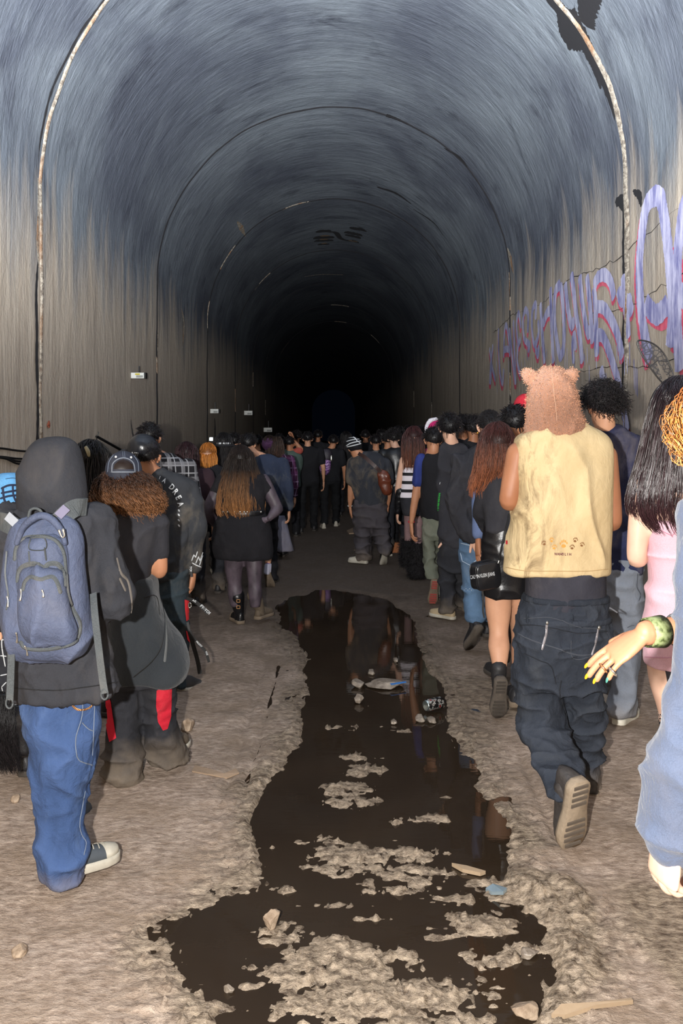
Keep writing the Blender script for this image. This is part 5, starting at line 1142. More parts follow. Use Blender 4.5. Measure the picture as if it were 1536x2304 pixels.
# ---- auburn-blond bob, hat, and others along the left wall
p = walker('person with a short ginger bob in a black top by the left wall', 468, 8.6, 1.56, DARK, BLKP, SK_PALE, 'none', fin=False)
p.hair_env(hairmat('ginger_hair', (170, 104, 42), (206, 138, 62)), [(458, 476, 1011, 6), (448, 486, 1022, 16), (446, 488, 1040, 20), (450, 485, 1056, 18), (458, 478, 1070, 10)], 320, .003, 0, 0, .003, (.8, 1.05), k=9); p.finish()
p = walker('person in a wide-brimmed black hat with a white band by the left wall', 503, 10.1, 1.66, DARK, BLKP, SK_LT, 'long', fin=False, shoe=(SHOEW, HW))
g = G(); c_ = p.q(503, 1001); g.slices([(*(c_ + np.array([0, 0, z_])), a_, a_ * 1.15) for z_, a_ in ((-.02, .15), (-.008, .16), (.0, .15), (.006, .095), (.05, .088), (.085, .082), (.10, .07))], k=1); hat = p.build('hat', plain('black_felt', (20, 20, 23), .8), g, voxel=.009)
g = G(); g.slices([(*(c_ + np.array([0, 0, z_])), a_, a_ * 1.15) for z_, a_ in ((.010, .098), (.03, .096))], k=1); mesh_obj('hat_band', *g.arrays(), WHP, hat, p.loc); p.finish()
walker('person with dark maroon hair in shadow between the plaid shirt and the ginger bob', 420, 8.0, 1.58, cloth('maroon_cloth', (44, 28, 34)), BLKP, SK_LT, 'long', hairmat('maroon_hair', (40, 20, 24), (58, 28, 34)))
walker('dark figure glimpsed with a yellow scarf behind the black hat', 527, 10.6, 1.66, cloth('yellow_cloth', (150, 130, 30)), DARK, SK_LT, 'short', voxel=.024)

# ---- woman with long brown to caramel hair
p = Person('woman in a short black dress with very long brown-to-caramel hair and sheer tights', 7.34, 546, SHEER, .013)
p.head(541, 1036, .98, .3, neck=(542, 1066))
DRS = cloth('black_dress', (20, 19, 23), .25, (60, 56, 58), fold_light_wear=.2); pc = [('s', [(520, 566, 1058, 16), (504, 584, 1066, 26), (494, 598, 1082, 34), (492, 600, 1115, 38), (494, 596, 1148, 38), (482, 608, 1180, 42), (477, 612, 1215, 44), (480, 614, 1242, 44), (483, 614, 1256, 42)])]
pc.append(p.arm((500, 1080, 0), (466, 1150, -.03), (492, 1190, .10), 'cap', [15, 17, 14, 12, 10], fat=1.25)); pc.append(p.arm((592, 1080, 0), (624, 1145, -.03), (606, 1166, -.10), 'cap', [15, 17, 14, 12, 10], fat=1.25, hdir=(-.9, .2, -.35), palm=(0, 1, 0), curl=.4, hs=.16))
p.garment('dress', DRS, pc, [(.005, (5, 5, 4), 'r', None)], voxel=.012)
g = G(); g.slices(p.rows([(494, 597, 1146, 39), (493, 598, 1150, 40), (493, 598, 1156, 40), (494, 597, 1160, 39)]), k=1); bl = p.build('studded_belt', LEATH, g, voxel=.010)
h_ = p.hitf(['studded_belt'], .004)
for x_ in (502, 512, 528, 540, 549, 556, 586): hh = h_(x_, 1152); g = G(); hh and (g.ell(hh[0], (.010, .008, .010), n=8, m=6), mesh_obj('stud', *g.arrays(), STEEL, bl, p.loc))
for r_ in ([(503, 548, 1240, 23, 0), (505, 546, 1280, 21, .02), (512, 544, 1312, 17, .03), (512, 548, 1335, 18, .03), (518, 544, 1365, 14, .03)], [(551, 592, 1240, 23, 0), (554, 590, 1280, 21, -.02), (558, 588, 1312, 17, -.03), (558, 590, 1335, 18, -.03), (562, 586, 1365, 14, -.03)]): p.body.slices(p.rows(r_), n=20)
bt = p.shoe((543, 1404, .0), (-.45, 1), .25, 0, LEATH, MUDR, h=.08, shaft=(533, 1340, .02, 17), toecap=SHOEM)
for yy_ in (1352, 1366): g = G(); q_ = p.q(536, yy_, -.075); V_ = []; F_ = []; [bx(V_, F_, q_ + np.array(a), b2) for a, b2 in (((-.014, 0, 0), (.002, .003, .012)), ((.014, 0, 0), (.002, .003, .012)), ((0, 0, .012), (.014, .003, .002)), ((0, 0, -.012), (.014, .003, .002)))]; mesh_obj('buckle', V_, F_, GOLDM, bt, p.loc, False)
p.shoe((577, 1394, -.02), (.5, 1), .25, 0, SHOEM, MUDR, h=.08, shaft=(572, 1338, -.02, 17))
OMB = hairmat('ombre_hair', (30, 20, 15), (186, 128, 76), .58)
p.hair_env(OMB, [(530, 556, 1007, 8), (516, 568, 1022, 20), (506, 576, 1048, 28), (497, 586, 1078, 36), (490, 592, 1110, 40), (489, 592, 1142, 40), (500, 586, 1170, 34), (516, 566, 1200, 24), (528, 552, 1232, 12)], 1500, .010, .004, 3, .0028, (.62, 1.04), (0, .25), core=.80, k=14, coretone=.8, clump=70)
_b = p.body; p.finish(mat=SHEER); p.bvh = {}
p = P_L7 = None

# ---- blue denim jacket man and the plaid one behind her
p = walker('dark-haired man in a blue denim jacket beside the woman with very long hair', 590, 9.15, 1.66, cloth('navy_denim_jacket', (34, 42, 60), .5, (110, 110, 100)), DARK, SK_LT, 'none', headx=-.155, build=1.15, fin=False, shoe=(SHOEB, None)); p.hair_short(HB, 500, .03, 1.10, r=.0025)
p.body.slices(p.rows([(596, 612, 1240, 8, -.12), (594, 612, 1270, 8, -.16)]), n=14)
g = G(); g.slices(p.rows([(594, 612, 1266, 9, -.15), (593, 611, 1280, 9, -.18), (592, 610, 1292, 8, -.2)])); p.build('sock', cloth('grey_sock', (150, 148, 160)), g); p.stroke(['sock'], [(592, 1268), (613, 1268)], .012, plain('purple_band', (96, 60, 130), .8), 'sock_band')
p.shoe((600, 1288, -.22), (.25, 1), .26, 52, plain('tan_shoe', (170, 150, 118), .7), MUDR, roll=.2); p.finish()
p = walker('person in a purple knit cap and purple plaid shirt over a pale grey skirt', 618, 11.1, 1.62, plaid('purple_plaid', (54, 26, 48), (150, 130, 160), 22, (90, 50, 86)), DARK, SK_LT, 'long', hmat=HBB, headx=-.07, build=1.05, fin=False)
g = G(); g.ell(p.q(606, 998), (.105, .12, .10)); p.build('knit_cap', cloth('purple_knit', (58, 32, 60), bump=.8), g, [(.006, (20, 20, 40), 'n', None)], voxel=.015)
p.garment('pale_skirt', cloth('pale_grey_gauze', (104, 102, 114), .2, weave=0), [('s', [(612, 640, 1160, 14, -.06), (618, 652, 1200, 18, -.08), (622, 662, 1240, 20, -.1)])], [(.014, (14, 14, 1), 'n', None)]); p.finish()
# raised fist, dark tee, purple backpack
p = walker('person in a grey-green shirt raising a fist, far down the path', 651, 13.2, 1.60, cloth('grey_green_shirt', (66, 80, 74)), DARK, SK_MID, 'short', arms=False, fin=False, hmat=HB)
a_ = p.arm((664, 1018, 0), (678, 1012, 0), (661, 990, 0), 'short', [9, 9, 8, 6, 5], hdir=(-.3, 0, 1), palm=(-1, 0, 0), curl=1.5, hs=.17); p.garment('sleeve', cloth('rust_sleeve', (150, 70, 60)), [a_], core=False); p.arm((640, 1022, 0), (634, 1062, 0), (636, 1098, 0)); p.finish()
walker('person in a black short-sleeved tee, arms hanging, left of the purple backpack', 692, 13.9, 1.66, DARK, cloth('black_trousers_far', (14, 15, 18)), SK_LT, 'short', sleeves='short', shoe=(SHOEB, None), build=1.05)
p = walker('person in black wearing a purple sequin backpack far down the path', 742, 14.6, 1.60, DARK, cloth('black_trousers_far', (14, 15, 18)), SK_TAN, 'short', sleeves='short', shoe=(SHOEW, HW), headx=.06)
def sequin():
    n = N('purple_sequins'); v_ = n.n('ShaderNodeTexVoronoi'); v_.inputs['Scale'].default_value = 55; n.l(n.tc.outputs['Object'], v_.inputs[0]); r_ = n.ramp(v_.outputs['Color'], [(.2, lin((86, 50, 110))), (.5, lin((150, 96, 170))), (.8, lin((200, 170, 210)))])
    return n.done(r_, .3, n.bump(v_.outputs[0], .6, .01), .6, .3)
b = Person('small purple sequined backpack with a silver flask, far down the path', 14.35, 731, DARK, .012, name='backpack'); b.root['category'] = 'backpack'
SEQ = sequin(); b.garment('bag_body', SEQ, [('s', [(724, 740, 1024, 6), (719, 744, 1034, 9), (718, 744, 1050, 10), (720, 741, 1062, 9), (725, 735, 1069, 5)])], core=False); b.garment('top_flap', plain('black_mesh', (40, 34, 44), .5, bump=.8, var=.6), [('s', [(722, 742, 1010, 6), (716, 747, 1018, 9), (716, 748, 1028, 10), (718, 746, 1036, 9)])], core=False)
g = G(); g.tube(b.pts([(745, 1026, -.1, 2.4), (745, 1036, -.1, 2.6)]), n=10); mesh_obj('flask', *g.arrays(), STEEL, b.root, b.loc)

# ================================================================== CENTRE AND RIGHT
# ---- beanie walker
p = Person('person in a black beanie with white lines and a dusty black tee', 10.66, 832, SK_TAN, .016)
p.head(798, 1010, 1.0, .75, yaw=.35, neck=(816, 1026)); p.hair_short(HB, 150, .01, 1.03)
g = G(); c_ = p.q(796, 1000); M_ = np.array(Matrix.Rotation(.35, 3, 'Y')); g.ell(c_, (.108, .125, .098), M_); g.ell(c_ + np.array([.0, 0, -.02]), (.112, .128, .06), M_); bn = p.build('beanie', cloth('black_knit_far', (20, 20, 24), bump=.6), g, voxel=.012)
for a in ([(779, 1003), (790, 997), (812, 992)], [(778, 994), (792, 990), (808, 988)], [(783, 986), (795, 985), (803, 992), (811, 998)], [(794, 983), (799, 986), (803, 994)], [(777, 1006), (792, 1003), (812, 998)]): p.stroke(['beanie'], a, .012, WHP, 'white_line', .004, 2, parent=bn)
DTEE = cloth('mud_dusted_tee', (44, 46, 52), .85, (116, 104, 88)); p.garment('tee', DTEE, [('s', [(808, 842, 1016, 12), (794, 862, 1026, 22), (786, 872, 1044, 28), (786, 874, 1075, 30), (792, 872, 1105, 30), (798, 870, 1128, 29), (800, 868, 1138, 28)]), p.arm((796, 1042, 0), (789, 1098, 0), (787, 1140, .04), 'short', [15, 16, 15, 12, 9], hdir=(.15, .1, -1), fat=1.1), p.arm((866, 1042, 0), (876, 1098, 0), (872, 1140, .06), 'short', [15, 16, 15, 12, 9])], FOLD('shirt'))
g = G(); g.tube(p.pts([(787 + 5 * math.cos(a), 1138 + 2 * math.sin(a), .04, .8) for a in np.linspace(0, 6.28, 10)]), n=5, k=1, round_=False); mesh_obj('wristband', *g.arrays(), WHP, p.root, p.loc)
p.garment('cargo_trousers', cloth('dark_cargo', (62, 58, 62), .5, (84, 78, 74), mudz=.2), [('s', [(797, 868, 1124, 28), (793, 872, 1160, 32), (794, 872, 1185, 30)]), ('s', [(794, 836, 1175, 24), (798, 834, 1215, 21), (803, 834, 1250, 19), (806, 834, 1262, 17)]), ('s', [(832, 874, 1175, 24), (838, 876, 1205, 22, -.03), (846, 878, 1230, 19, -.06), (850, 876, 1245, 16, -.1)])], FOLD('pants', 1.5), voxel=.014)
p.shoe((826, 1268, -.05), (-.85, .5), .27, 0, SHOEW, HW); p.shoe((868, 1238, -.16), (-.2, 1), .27, 58, SHOEB, HW, roll=.25); p.finish()
b = Person('brown fur-trimmed leather shoulder bag slung on the beanie walker', 10.4, 862, LEATH, .012, name='shoulder_bag'); b.root['category'] = 'bag'
BRL = plain('brown_patent', (104, 52, 34), .3, bump=.6, var=.5); b.garment('bag_body', BRL, [('s', [(852, 866, 1058, 5), (848, 876, 1068, 9), (852, 880, 1088, 10), (858, 880, 1106, 9), (864, 876, 1114, 5)])], [(.008, (9, 9, 9), 'r', None)], core=False); strap(b, 'bag_strap', [(806, 1020, .12), (822, 1030, -.02), (842, 1048, -.08), (856, 1062, -.06)], .045, plain('brown_strap', (58, 38, 34), .5))

# ---- striped top, fur boots
p = Person('girl in a black and white striped strapless top and black fur boots', 9.6, 925, SK_PALE, .014)
p.head(930, 985, .97, .2, neck=(926, 1020))
p.garment('striped_top', (lambda: (lambda n: n.done(n.mix(n.math('LESS_THAN', n.math('FRACT', n.math('MULTIPLY', n.math('ADD', (lambda sp: (n.l(n.tc.outputs['Object'], sp.inputs[0]), sp.outputs[2])[1])(n.n('ShaderNodeSeparateXYZ')), .02), 10.6)), .62), lin((22, 21, 26)), lin((226, 218, 224))), .8))(N('black_white_stripes')))(), [('s', [(906, 946, 1048, 15), (903, 946, 1062, 18), (902, 942, 1090, 17), (898, 938, 1112, 16), (898, 940, 1124, 17)])], voxel=.012)
p.body.slices(p.rows([(912, 944, 1018, 10), (904, 950, 1030, 14), (905, 948, 1050, 15)]), n=20)
p.garment('skirt', BLACK, [('s', [(899, 941, 1118, 17), (902, 950, 1140, 20), (906, 954, 1160, 21)])], voxel=.014)
sl = [p.arm((908, 1034, 0), (896, 1095, 0), (894, 1148, .05), 0, hs=.16), None]; p.garment('leather_sleeve', LEATH, [('t', [(900, 1105, 0, 10), (896, 1130, .03, 9), (894, 1152, .05, 7)])], [(.004, (20, 20, 20), 'r', None)]); p.arm((946, 1034, 0), (952, 1095, 0), (950, 1140, .1), 0)
FISH = cloth('fishnet_leg', (120, 96, 96), 0, weave=180, var=.4)
p.garment('fishnet_stockings', FISH, [('s', [(908, 928, 1150, 9, .05), (909, 926, 1200, 8, .08), (910, 924, 1250, 7, .1)]), ('s', [(930, 952, 1150, 10, -.02), (931, 950, 1190, 9, -.03), (932, 949, 1230, 8, -.04)])], voxel=.012)
FURM = hairmat('black_fur', (16, 14, 16), (24, 20, 22))
for r_, sd_ in (([(922, 954, 1222, 17, -.04), (918, 956, 1250, 19, -.04), (917, 957, 1285, 20, -.04), (922, 955, 1300, 18, -.04)], 1), ([(902, 930, 1215, 15, .12), (900, 932, 1250, 17, .12), (902, 930, 1272, 16, .12)], 2)):
    g = G(); g.slices(p.rows(r_)); nm = 'fur_boot'; o = p.build(nm, cloth('black_fur_base', (18, 16, 18)), g, voxel=.014); fuzz(p, o, 1600, .03, FURM, .0022, sd_, 'fur_pile', .5)
p.hair_env(hairmat('brown_red_hair', (58, 30, 30), (120, 70, 44), .6), [(921, 940, 964, 6), (908, 950, 976, 17), (904, 953, 1000, 20), (903, 955, 1030, 20), (903, 950, 1060, 17), (906, 945, 1085, 10)], 420, .005, 0, 0, .0032, (.7, 1.05), k=11); p.finish()
p = walker('man in a black leather jacket and white-soled shoes left of the striped top', 893, 11.5, 1.70, LEATH, BLKP, SK_PALE, 'curly', sleeves='short', headx=-.05, shoe=(SHOEB, HW))
walker('person in a grey furry-shouldered jacket behind the beanie walker', 872, 12.2, 1.66, cloth('grey_dusty_jacket', (84, 80, 78), .7), DARK, SK_TAN, 'short', voxel=.022)
walker('short-haired man in black directly right of the beanie', 845, 13.0, 1.62, DARK, DARK, SK_TAN, 'short', voxel=.022)
# the brown bag on the floor between them
bb = empty('paper_bag', tuple(W(890, 1250, 11.6))); P0 = W(890, 1250, 11.6); P0[2] = 0; bb.location = P0
tagit(bb, 'small brown paper bag and white cup by the beanie walker right shoe', 'bag'); box('bag_body', P0 + np.array([.0, 0, .07]), (.075, .05, .07), plain('kraft_paper', (150, 92, 54), .8), bb, P0, .004); g = G(); g.slices([(*(P0 + np.array([-.10, -.02, z_])), a_, a_) for z_, a_ in ((.0, .03), (.14, .04))], k=1); mesh_obj('cup', *g.arrays(), WHT, bb, P0)

# ---- blue raglan tee
p = Person('man in a black tee with royal-blue sleeves and grey-green trousers, rear shoe sole showing', 8.2, 968, SK_TAN, .013)
p.head(974, 992, 1.0, .35, yaw=.2, neck=(972, 1020)); p.hair_short(HB, 500, .035, 1.12, r=.0025)
BLU = cloth('royal_blue_cotton', (34, 46, 104), .1); a_ = p.arm((949, 1034, 0), (936, 1108, 0), (925, 1176, .03), 'short', [14, 15, 15, 13, 12], hdir=(.05, .05, -1), fat=1.05); c_ = p.arm((1002, 1034, 0), (1010, 1108, 0), (1008, 1170, .05), 'short', [14, 15, 15, 13, 12])
p.garment('tee', DARK, [('s', [(962, 990, 1018, 12), (952, 1000, 1026, 20), (944, 1008, 1042, 26), (943, 1010, 1080, 28), (945, 1008, 1130, 28), (950, 1004, 1168, 27)])], FOLD('shirt')); p.garment('blue_sleeve', BLU, [a_], FOLD('shirt', .6)); p.garment('blue_sleeve', BLU, [c_])
p.garment('trousers', cloth('grey_green_corduroy', (92, 96, 84), .4, bump=.6), [('s', [(950, 1004, 1160, 26), (948, 1004, 1195, 27), (950, 1000, 1215, 24)]), ('s', [(949, 980, 1205, 20), (949, 978, 1240, 18, -.02), (954, 982, 1275, 16, -.05), (960, 986, 1304, 14, -.1)]), ('s', [(976, 1003, 1205, 18, .05), (980, 1000, 1280, 14, .15), (982, 998, 1340, 12, .2)])], FOLD('pants', 1.2))
REDS = plain('red_rubber', (150, 62, 56), .7, var=.3); p.shoe((978, 1306, -.16), (-.1, 1), .28, 66, SHOEB, MUDR, tread=REDS, roll=-.1); p.shoe((988, 1352, .2), (.1, 1), .27, 0, SHOEB)
g = G(); g.tube(p.pts([(925 + 7 * math.cos(a), 1174 + 3 * math.sin(a), .03, .9) for a in np.linspace(0, 6.28, 12)]), n=5, k=1, round_=False); mesh_obj('red_bracelet', *g.arrays(), REDC, p.root, p.loc); p.finish()
# ---- green-lettered sleeve
p = Person('dark-haired man in black with green lettering down his left sleeve', 7.5, 1022, SK_PALE, .013)
p.head(1010, 964, 1.02, .15, neck=(1015, 996)); p.hair_short(HB, 700, .04, 1.14, r=.0025)
pc = [('s', [(998, 1034, 996, 14), (986, 1055, 1008, 24), (984, 1068, 1030, 32), (986, 1066, 1090, 34), (990, 1062, 1160, 33), (992, 1060, 1228, 32)]), p.arm((1000, 1030, -.02), (1000, 1130, -.05), (1003, 1204, -.06), 'long', [17, 18, 17, 15, 14], hdir=(.08, .0, -1), palm=(-.4, -1, 0), thumb=1, curl=.25, hs=.175), p.arm((1058, 1030, 0), (1068, 1120, 0), (1064, 1200, .05), 'long', [17, 18, 17, 15, 12])]
p.garment('sweatshirt', BLACK, pc, FOLD('shirt', 1.2)); GREEN = plain('green_print', (60, 200, 80), .7)
rs = random.Random(3)
for k_ in range(13): y_ = 1110 + k_ * 3.1; p.stroke(['sweatshirt'], [(986.5 - k_ * .35, y_), (991 - k_ * .35, y_ + rs.uniform(-.6, 1.6)), (988 - k_ * .3, y_ + 2.0)], .0045, GREEN, 'green_letter', step=1.5, curve=False)
p.stroke(['sweatshirt'], [(990, 1085), (989, 1090)], .005, WHP, 'print_mark'); p.stroke(['sweatshirt'], [(986, 1165), (984, 1176)], .005, WHP, 'print_mark')
p.garment('trousers', BLKP, [('s', [(990, 1058, 1215, 32), (986, 1060, 1260, 32), (988, 1056, 1285, 28)]), ('s', [(986, 1024, 1270, 22), (988, 1022, 1330, 20), (990, 1024, 1378, 18)]), ('s', [(1022, 1056, 1270, 22, .05), (1024, 1052, 1330, 18, .1), (1026, 1050, 1372, 16, .15)])], FOLD('pants', 1.2)); p.shoe((1022, 1394, -.02), (-.7, .7), .27, 0, plain('tan_dusty_shoe', (164, 146, 116), .7), HW); p.shoe((1038, 1374, .15), (.1, 1), .27, 0, SHOEB); p.finish()

# ---- cropped hair, sweatshirt, light jeans
p = Person('man with close-cropped hair and a gold earring in a black sweatshirt and light blue jeans', 6.5, 1082, SK_PALE, .012)
p.head(1100, 962, 1.06, .1, yaw=.12, neck=(1092, 1002)); p.hair_short(HB, 1600, .016, 1.05, r=.0016, low=-.9, curl=.003); g = G(); g.ell(p.q(1074, 974, -.02), (.008, .008, .008), n=8, m=6); mesh_obj('gold_earring', *g.arrays(), plain('gold', (220, 170, 80), .25, .9), p.root, p.loc)
pc = [('s', [(1078, 1118, 994, 16), (1058, 1132, 1006, 28), (1036, 1140, 1026, 36), (1022, 1142, 1060, 42), (1022, 1140, 1110, 44), (1026, 1136, 1160, 42), (1034, 1126, 1200, 38), (1044, 1108, 1214, 34)]), p.arm((1038, 1040, 0), (1030, 1140, -.06), (1058, 1206, -.14), 'long', [22, 24, 24, 21, 17], hdir=(.45, -.1, -.7), palm=(-.3, -1, 0), curl=.8, thumb=1, hs=.17), p.arm((1132, 1040, 0), (1140, 1130, 0), (1124, 1195, .05), 'long', [22, 24, 23, 20, 17])]
p.garment('sweatshirt', BLACK, pc, FOLD('jacket', 1.2), voxel=.011)
LJ = cloth('light_blue_denim', (74, 98, 124), .4, (120, 130, 142), bump=.5, var=.3)
jn = p.garment('jeans', LJ, [('s', [(1036, 1104, 1205, 34), (1034, 1106, 1240, 38), (1036, 1104, 1275, 34)]), ('s', [(1035, 1082, 1260, 28), (1040, 1080, 1310, 24, -.02), (1046, 1084, 1350, 22, -.05), (1050, 1090, 1385, 21, -.08), (1052, 1090, 1400, 20, -.1)]), ('s', [(1074, 1106, 1260, 26, .1), (1084, 1108, 1340, 22, .2), (1088, 1108, 1400, 20, .3)])], FOLD('pants', 1.2), voxel=.011)
for a in ([(1036, 1244), (1040, 1262), (1058, 1272), (1074, 1258), (1076, 1240)], [(1036, 1222), (1060, 1228), (1090, 1222)], [(1088, 1250), (1080, 1300), (1084, 1350)]): p.stroke(['jeans'], a, .006, plain('pale_thread', (170, 186, 204), .8), 'seam', curve=False)
for k_ in range(5): p.stroke(['jeans'], [(1044 + k_ * 4, 1328 - (k_ % 2) * 3), (1045.5 + k_ * 4, 1328 - (k_ % 2) * 3)], .005, WHP, 'rivet', step=1)
p.shoe((1080, 1412, -.2), (-.35, 1), .29, 48, SHOEB, SOLEG, shaft=(1072, 1396, -.1, 18)); p.shoe((1096, 1434, .3), (.1, 1), .28, 0, SHOEB); p.finish()

# ---- red-haired woman with the small bag
p = Person('woman with long auburn hair, black leather skirt, bare legs and black lace-up boots', 5.05, 1128, SK_LT, .012)
p.head(1118, 1000, .97, .2, neck=(1122, 1050))
p.garment('top', BLACK, [('s', [(1106, 1142, 1050, 16), (1092, 1160, 1062, 28), (1084, 1172, 1085, 38), (1084, 1172, 1130, 42), (1088, 1172, 1170, 40), (1088, 1176, 1196, 40)]), p.arm((1094, 1084, 0), (1082, 1150, .08), (1100, 1190, .25), 'long', [20, 20, 19, 17, 14]), p.arm((1166, 1084, 0), (1176, 1150, .08), (1160, 1190, .25), 'long', [20, 20, 19, 17, 14])], FOLD('shirt'))
p.garment('leather_skirt', LEATH, [('s', [(1090, 1176, 1176, 40), (1086, 1182, 1210, 44), (1084, 1186, 1260, 46), (1086, 1184, 1310, 44), (1090, 1180, 1343, 42)])], [(.005, (5, 5, 9), 'r', None)], voxel=.010)
for r_ in ([(1090, 1152, 1325, 30, 0), (1092, 1149, 1375, 28, 0), (1100, 1143, 1420, 22, -.02), (1098, 1146, 1452, 23, -.06), (1104, 1142, 1485, 18, -.1), (1110, 1138, 1510, 14, -.13)], [(1140, 1184, 1325, 28, .06), (1144, 1184, 1380, 26, .12), (1150, 1180, 1430, 20, .18), (1150, 1180, 1470, 21, .2), (1154, 1174, 1540, 13, .22), (1155, 1172, 1570, 12, .22)]): p.body.slices(p.rows(r_), n=24)
p.shoe((1128, 1530, -.22), (-.02, 1), .27, 68, SHOEB, SOLEG, h=.085, shaft=(1122, 1502, -.13, 17), lace=None, tread=plain('dark_tread', (62, 56, 50), .8), th=.034); p.shoe((1160, 1592, .05), (.1, 1), .26, 0, SHOEB, MUDR, shaft=(1163, 1548, .2, 14), th=.03)
p.hair_env(hairmat('auburn_hair', (60, 30, 26), (140, 84, 56), .6), [(1104, 1134, 954, 10), (1084, 1150, 970, 28), (1076, 1158, 995, 36), (1070, 1164, 1025, 38), (1064, 1166, 1055, 36), (1056, 1160, 1085, 26), (1050, 1140, 1108, 12)], 900, .005, 0, 0, .0022, (.72, 1.04), (0, .25), k=14, clump=45); p.finish()
b = Person('small black box shoulder bag with white lettering carried by the auburn-haired woman', 4.88, 1094, LEATH, .006, name='shoulder_bag'); b.root['category'] = 'bag'
PAT = plain('black_pebbled_leather', (22, 23, 27), .28, bump=.25, bs=160, spec=.6)
def rbox(p_, c, hw, hh, hd_, yaw_, tilt_, rad=.018):
    g_ = G(); M_ = Matrix.Rotation(yaw_, 3, 'Z') @ Matrix.Rotation(tilt_, 3, 'Y'); M_ = np.array(M_); n_ = 40; th_ = np.linspace(0, 2 * math.pi, n_, endpoint=False)
    def outl(k_): cs_, sn_ = np.cos(th_), np.sin(th_); return np.sign(cs_) * np.abs(cs_) ** .42 * hw * k_, np.sign(sn_) * np.abs(sn_) ** .42 * hh * k_
    rr_ = []
    for y_, k_ in ((-hd_, .90), (-hd_ + rad * .3, .97), (-hd_ + rad, 1), (hd_ - rad, 1), (hd_ - rad * .3, .97), (hd_, .9)):
        a_, c2 = outl(k_); rr_.append(np.stack([a_, np.full(n_, y_), c2], 1) @ M_.T + c)
    g_.rings(np.array(rr_)); return g_, M_
c_ = b.q(1091, 1294); g, M_ = rbox(b, c_, .082, .078, .042, .42, -.10); bd = mesh_obj('bag_body', *g.arrays(), PAT, b.root, b.loc)
b.bvh['bag_body'] = BVHTree.FromPolygons(g.arrays()[0].tolist(), g.arrays()[1]); b.text(['bag_body'], 'CALVIN KLEIN JEANS', 1058.5, 1303, 8.2, WHP, 'lettering', 9, .50, bold=.012, lift=.002, parent=bd)
for yy_ in (-.030, .030): g, _ = rbox(b, c_ + M_ @ np.array([0, yy_, 0]), .0845, .0805, .003, .42, -.10, .002); mesh_obj('piping', *g.arrays(), PAT, bd, b.loc)
strap(b, 'bag_strap', [(1122, 1264, .02), (1128, 1230, .0), (1136, 1195, .0), (1144, 1160, .05), (1150, 1090, .12)], .010, BLK); g = G(); g.tube(b.pts([(1118, 1272, .0, 1.8), (1122, 1262, .0, 1.8)]), n=6); mesh_obj('strap_ring', *g.arrays(), STEEL, b.root, b.loc)
strap(b, 'hanging_cord', [(1085, 1330, .05), (1087, 1350, .05), (1086, 1372, .05), (1089, 1390, .05)], .010, BLK)

# ---- heads between
p = walker('tall dark-haired person with a pale blue collar just left of the fleece bear hood', 1156, 5.9, 1.88, cloth('pale_blue_collar', (84, 98, 130)), BLKP, SK_MID, 'short', voxel=.016)
p = walker('person with dark curls and a red cap almost hidden behind the bear hood', 1184, 6.9, 1.92, REDC, BLKP, SK_MID, 'curly', fin=False); g = G(); g.ell(p.q(1184, 912), (.105, .12, .10)); p.build('red_cap', REDC, g); p.finish()
p = walker('person in a pink and white fluffy hat behind the row of dark heads', 978, 10.2, 1.72, cloth('magenta_cloth', (120, 30, 70)), DARK, SK_LT, 'short', fin=False)
g = G(); g.ell(p.q(975, 962), (.11, .12, .11)); o = p.build('pink_hat', cloth('magenta_plush', (170, 30, 90), bump=.8), g); g = G(); g.tube([(*p.q(957, 978, -.08), .02, .02), (*p.q(959, 960, -.09), .025, .025), (*p.q(968, 946, -.08), .03, .03), (*p.q(982, 943, -.06), .025, .025)], n=10); q_ = p.build('white_trim', cloth('white_plush', (210, 206, 212), bump=.8), g); p.finish()
for x_, d_, H_, hs_, lb in ((1042, 9.8, 1.86, 'curly', 'dark curly-haired figure directly right of the man with green lettering'), (1064, 9.0, 1.84, 'curly', 'dark bushy-haired figure left of the cropped-hair man'), (1000, 11.1, 1.82, 'short', 'dark figure behind the pink and white hat, right side'), (945, 13.0, 1.74, 'curly', 'dark-haired figure behind the striped-top girl'), (920, 14.9, 1.78, 'short', 'dark figure above the left shoulder of the striped-top girl'),
      (896, 13.9, 1.76, 'long', 'long-haired dark figure between the beanie and the striped top'), (858, 15.8, 1.70, 'short', 'faint dark figure deep behind the grey jacket'), (822, 17.0, 1.68, 'short', 'faint figure deep in the tunnel behind the beanie'), (778, 16.6, 1.66, 'long', 'faint dark figure left of the beanie with an arm hanging'), (715, 17.4, 1.68, 'short', 'faint figure between the black tee and the purple backpack'), (668, 17.0, 1.66, 'curly', 'faint figure behind the raised fist'), (628, 14.8, 1.62, 'short', 'faint figure behind the purple knit cap'), (578, 12.6, 1.62, 'short', 'faint figure behind the denim jacket man')):
    walker(lb, x_, d_, H_, DARK, DARK, SK_MID, hs_, voxel=.026, sleeves='short' if x_ == 778 else 'long')

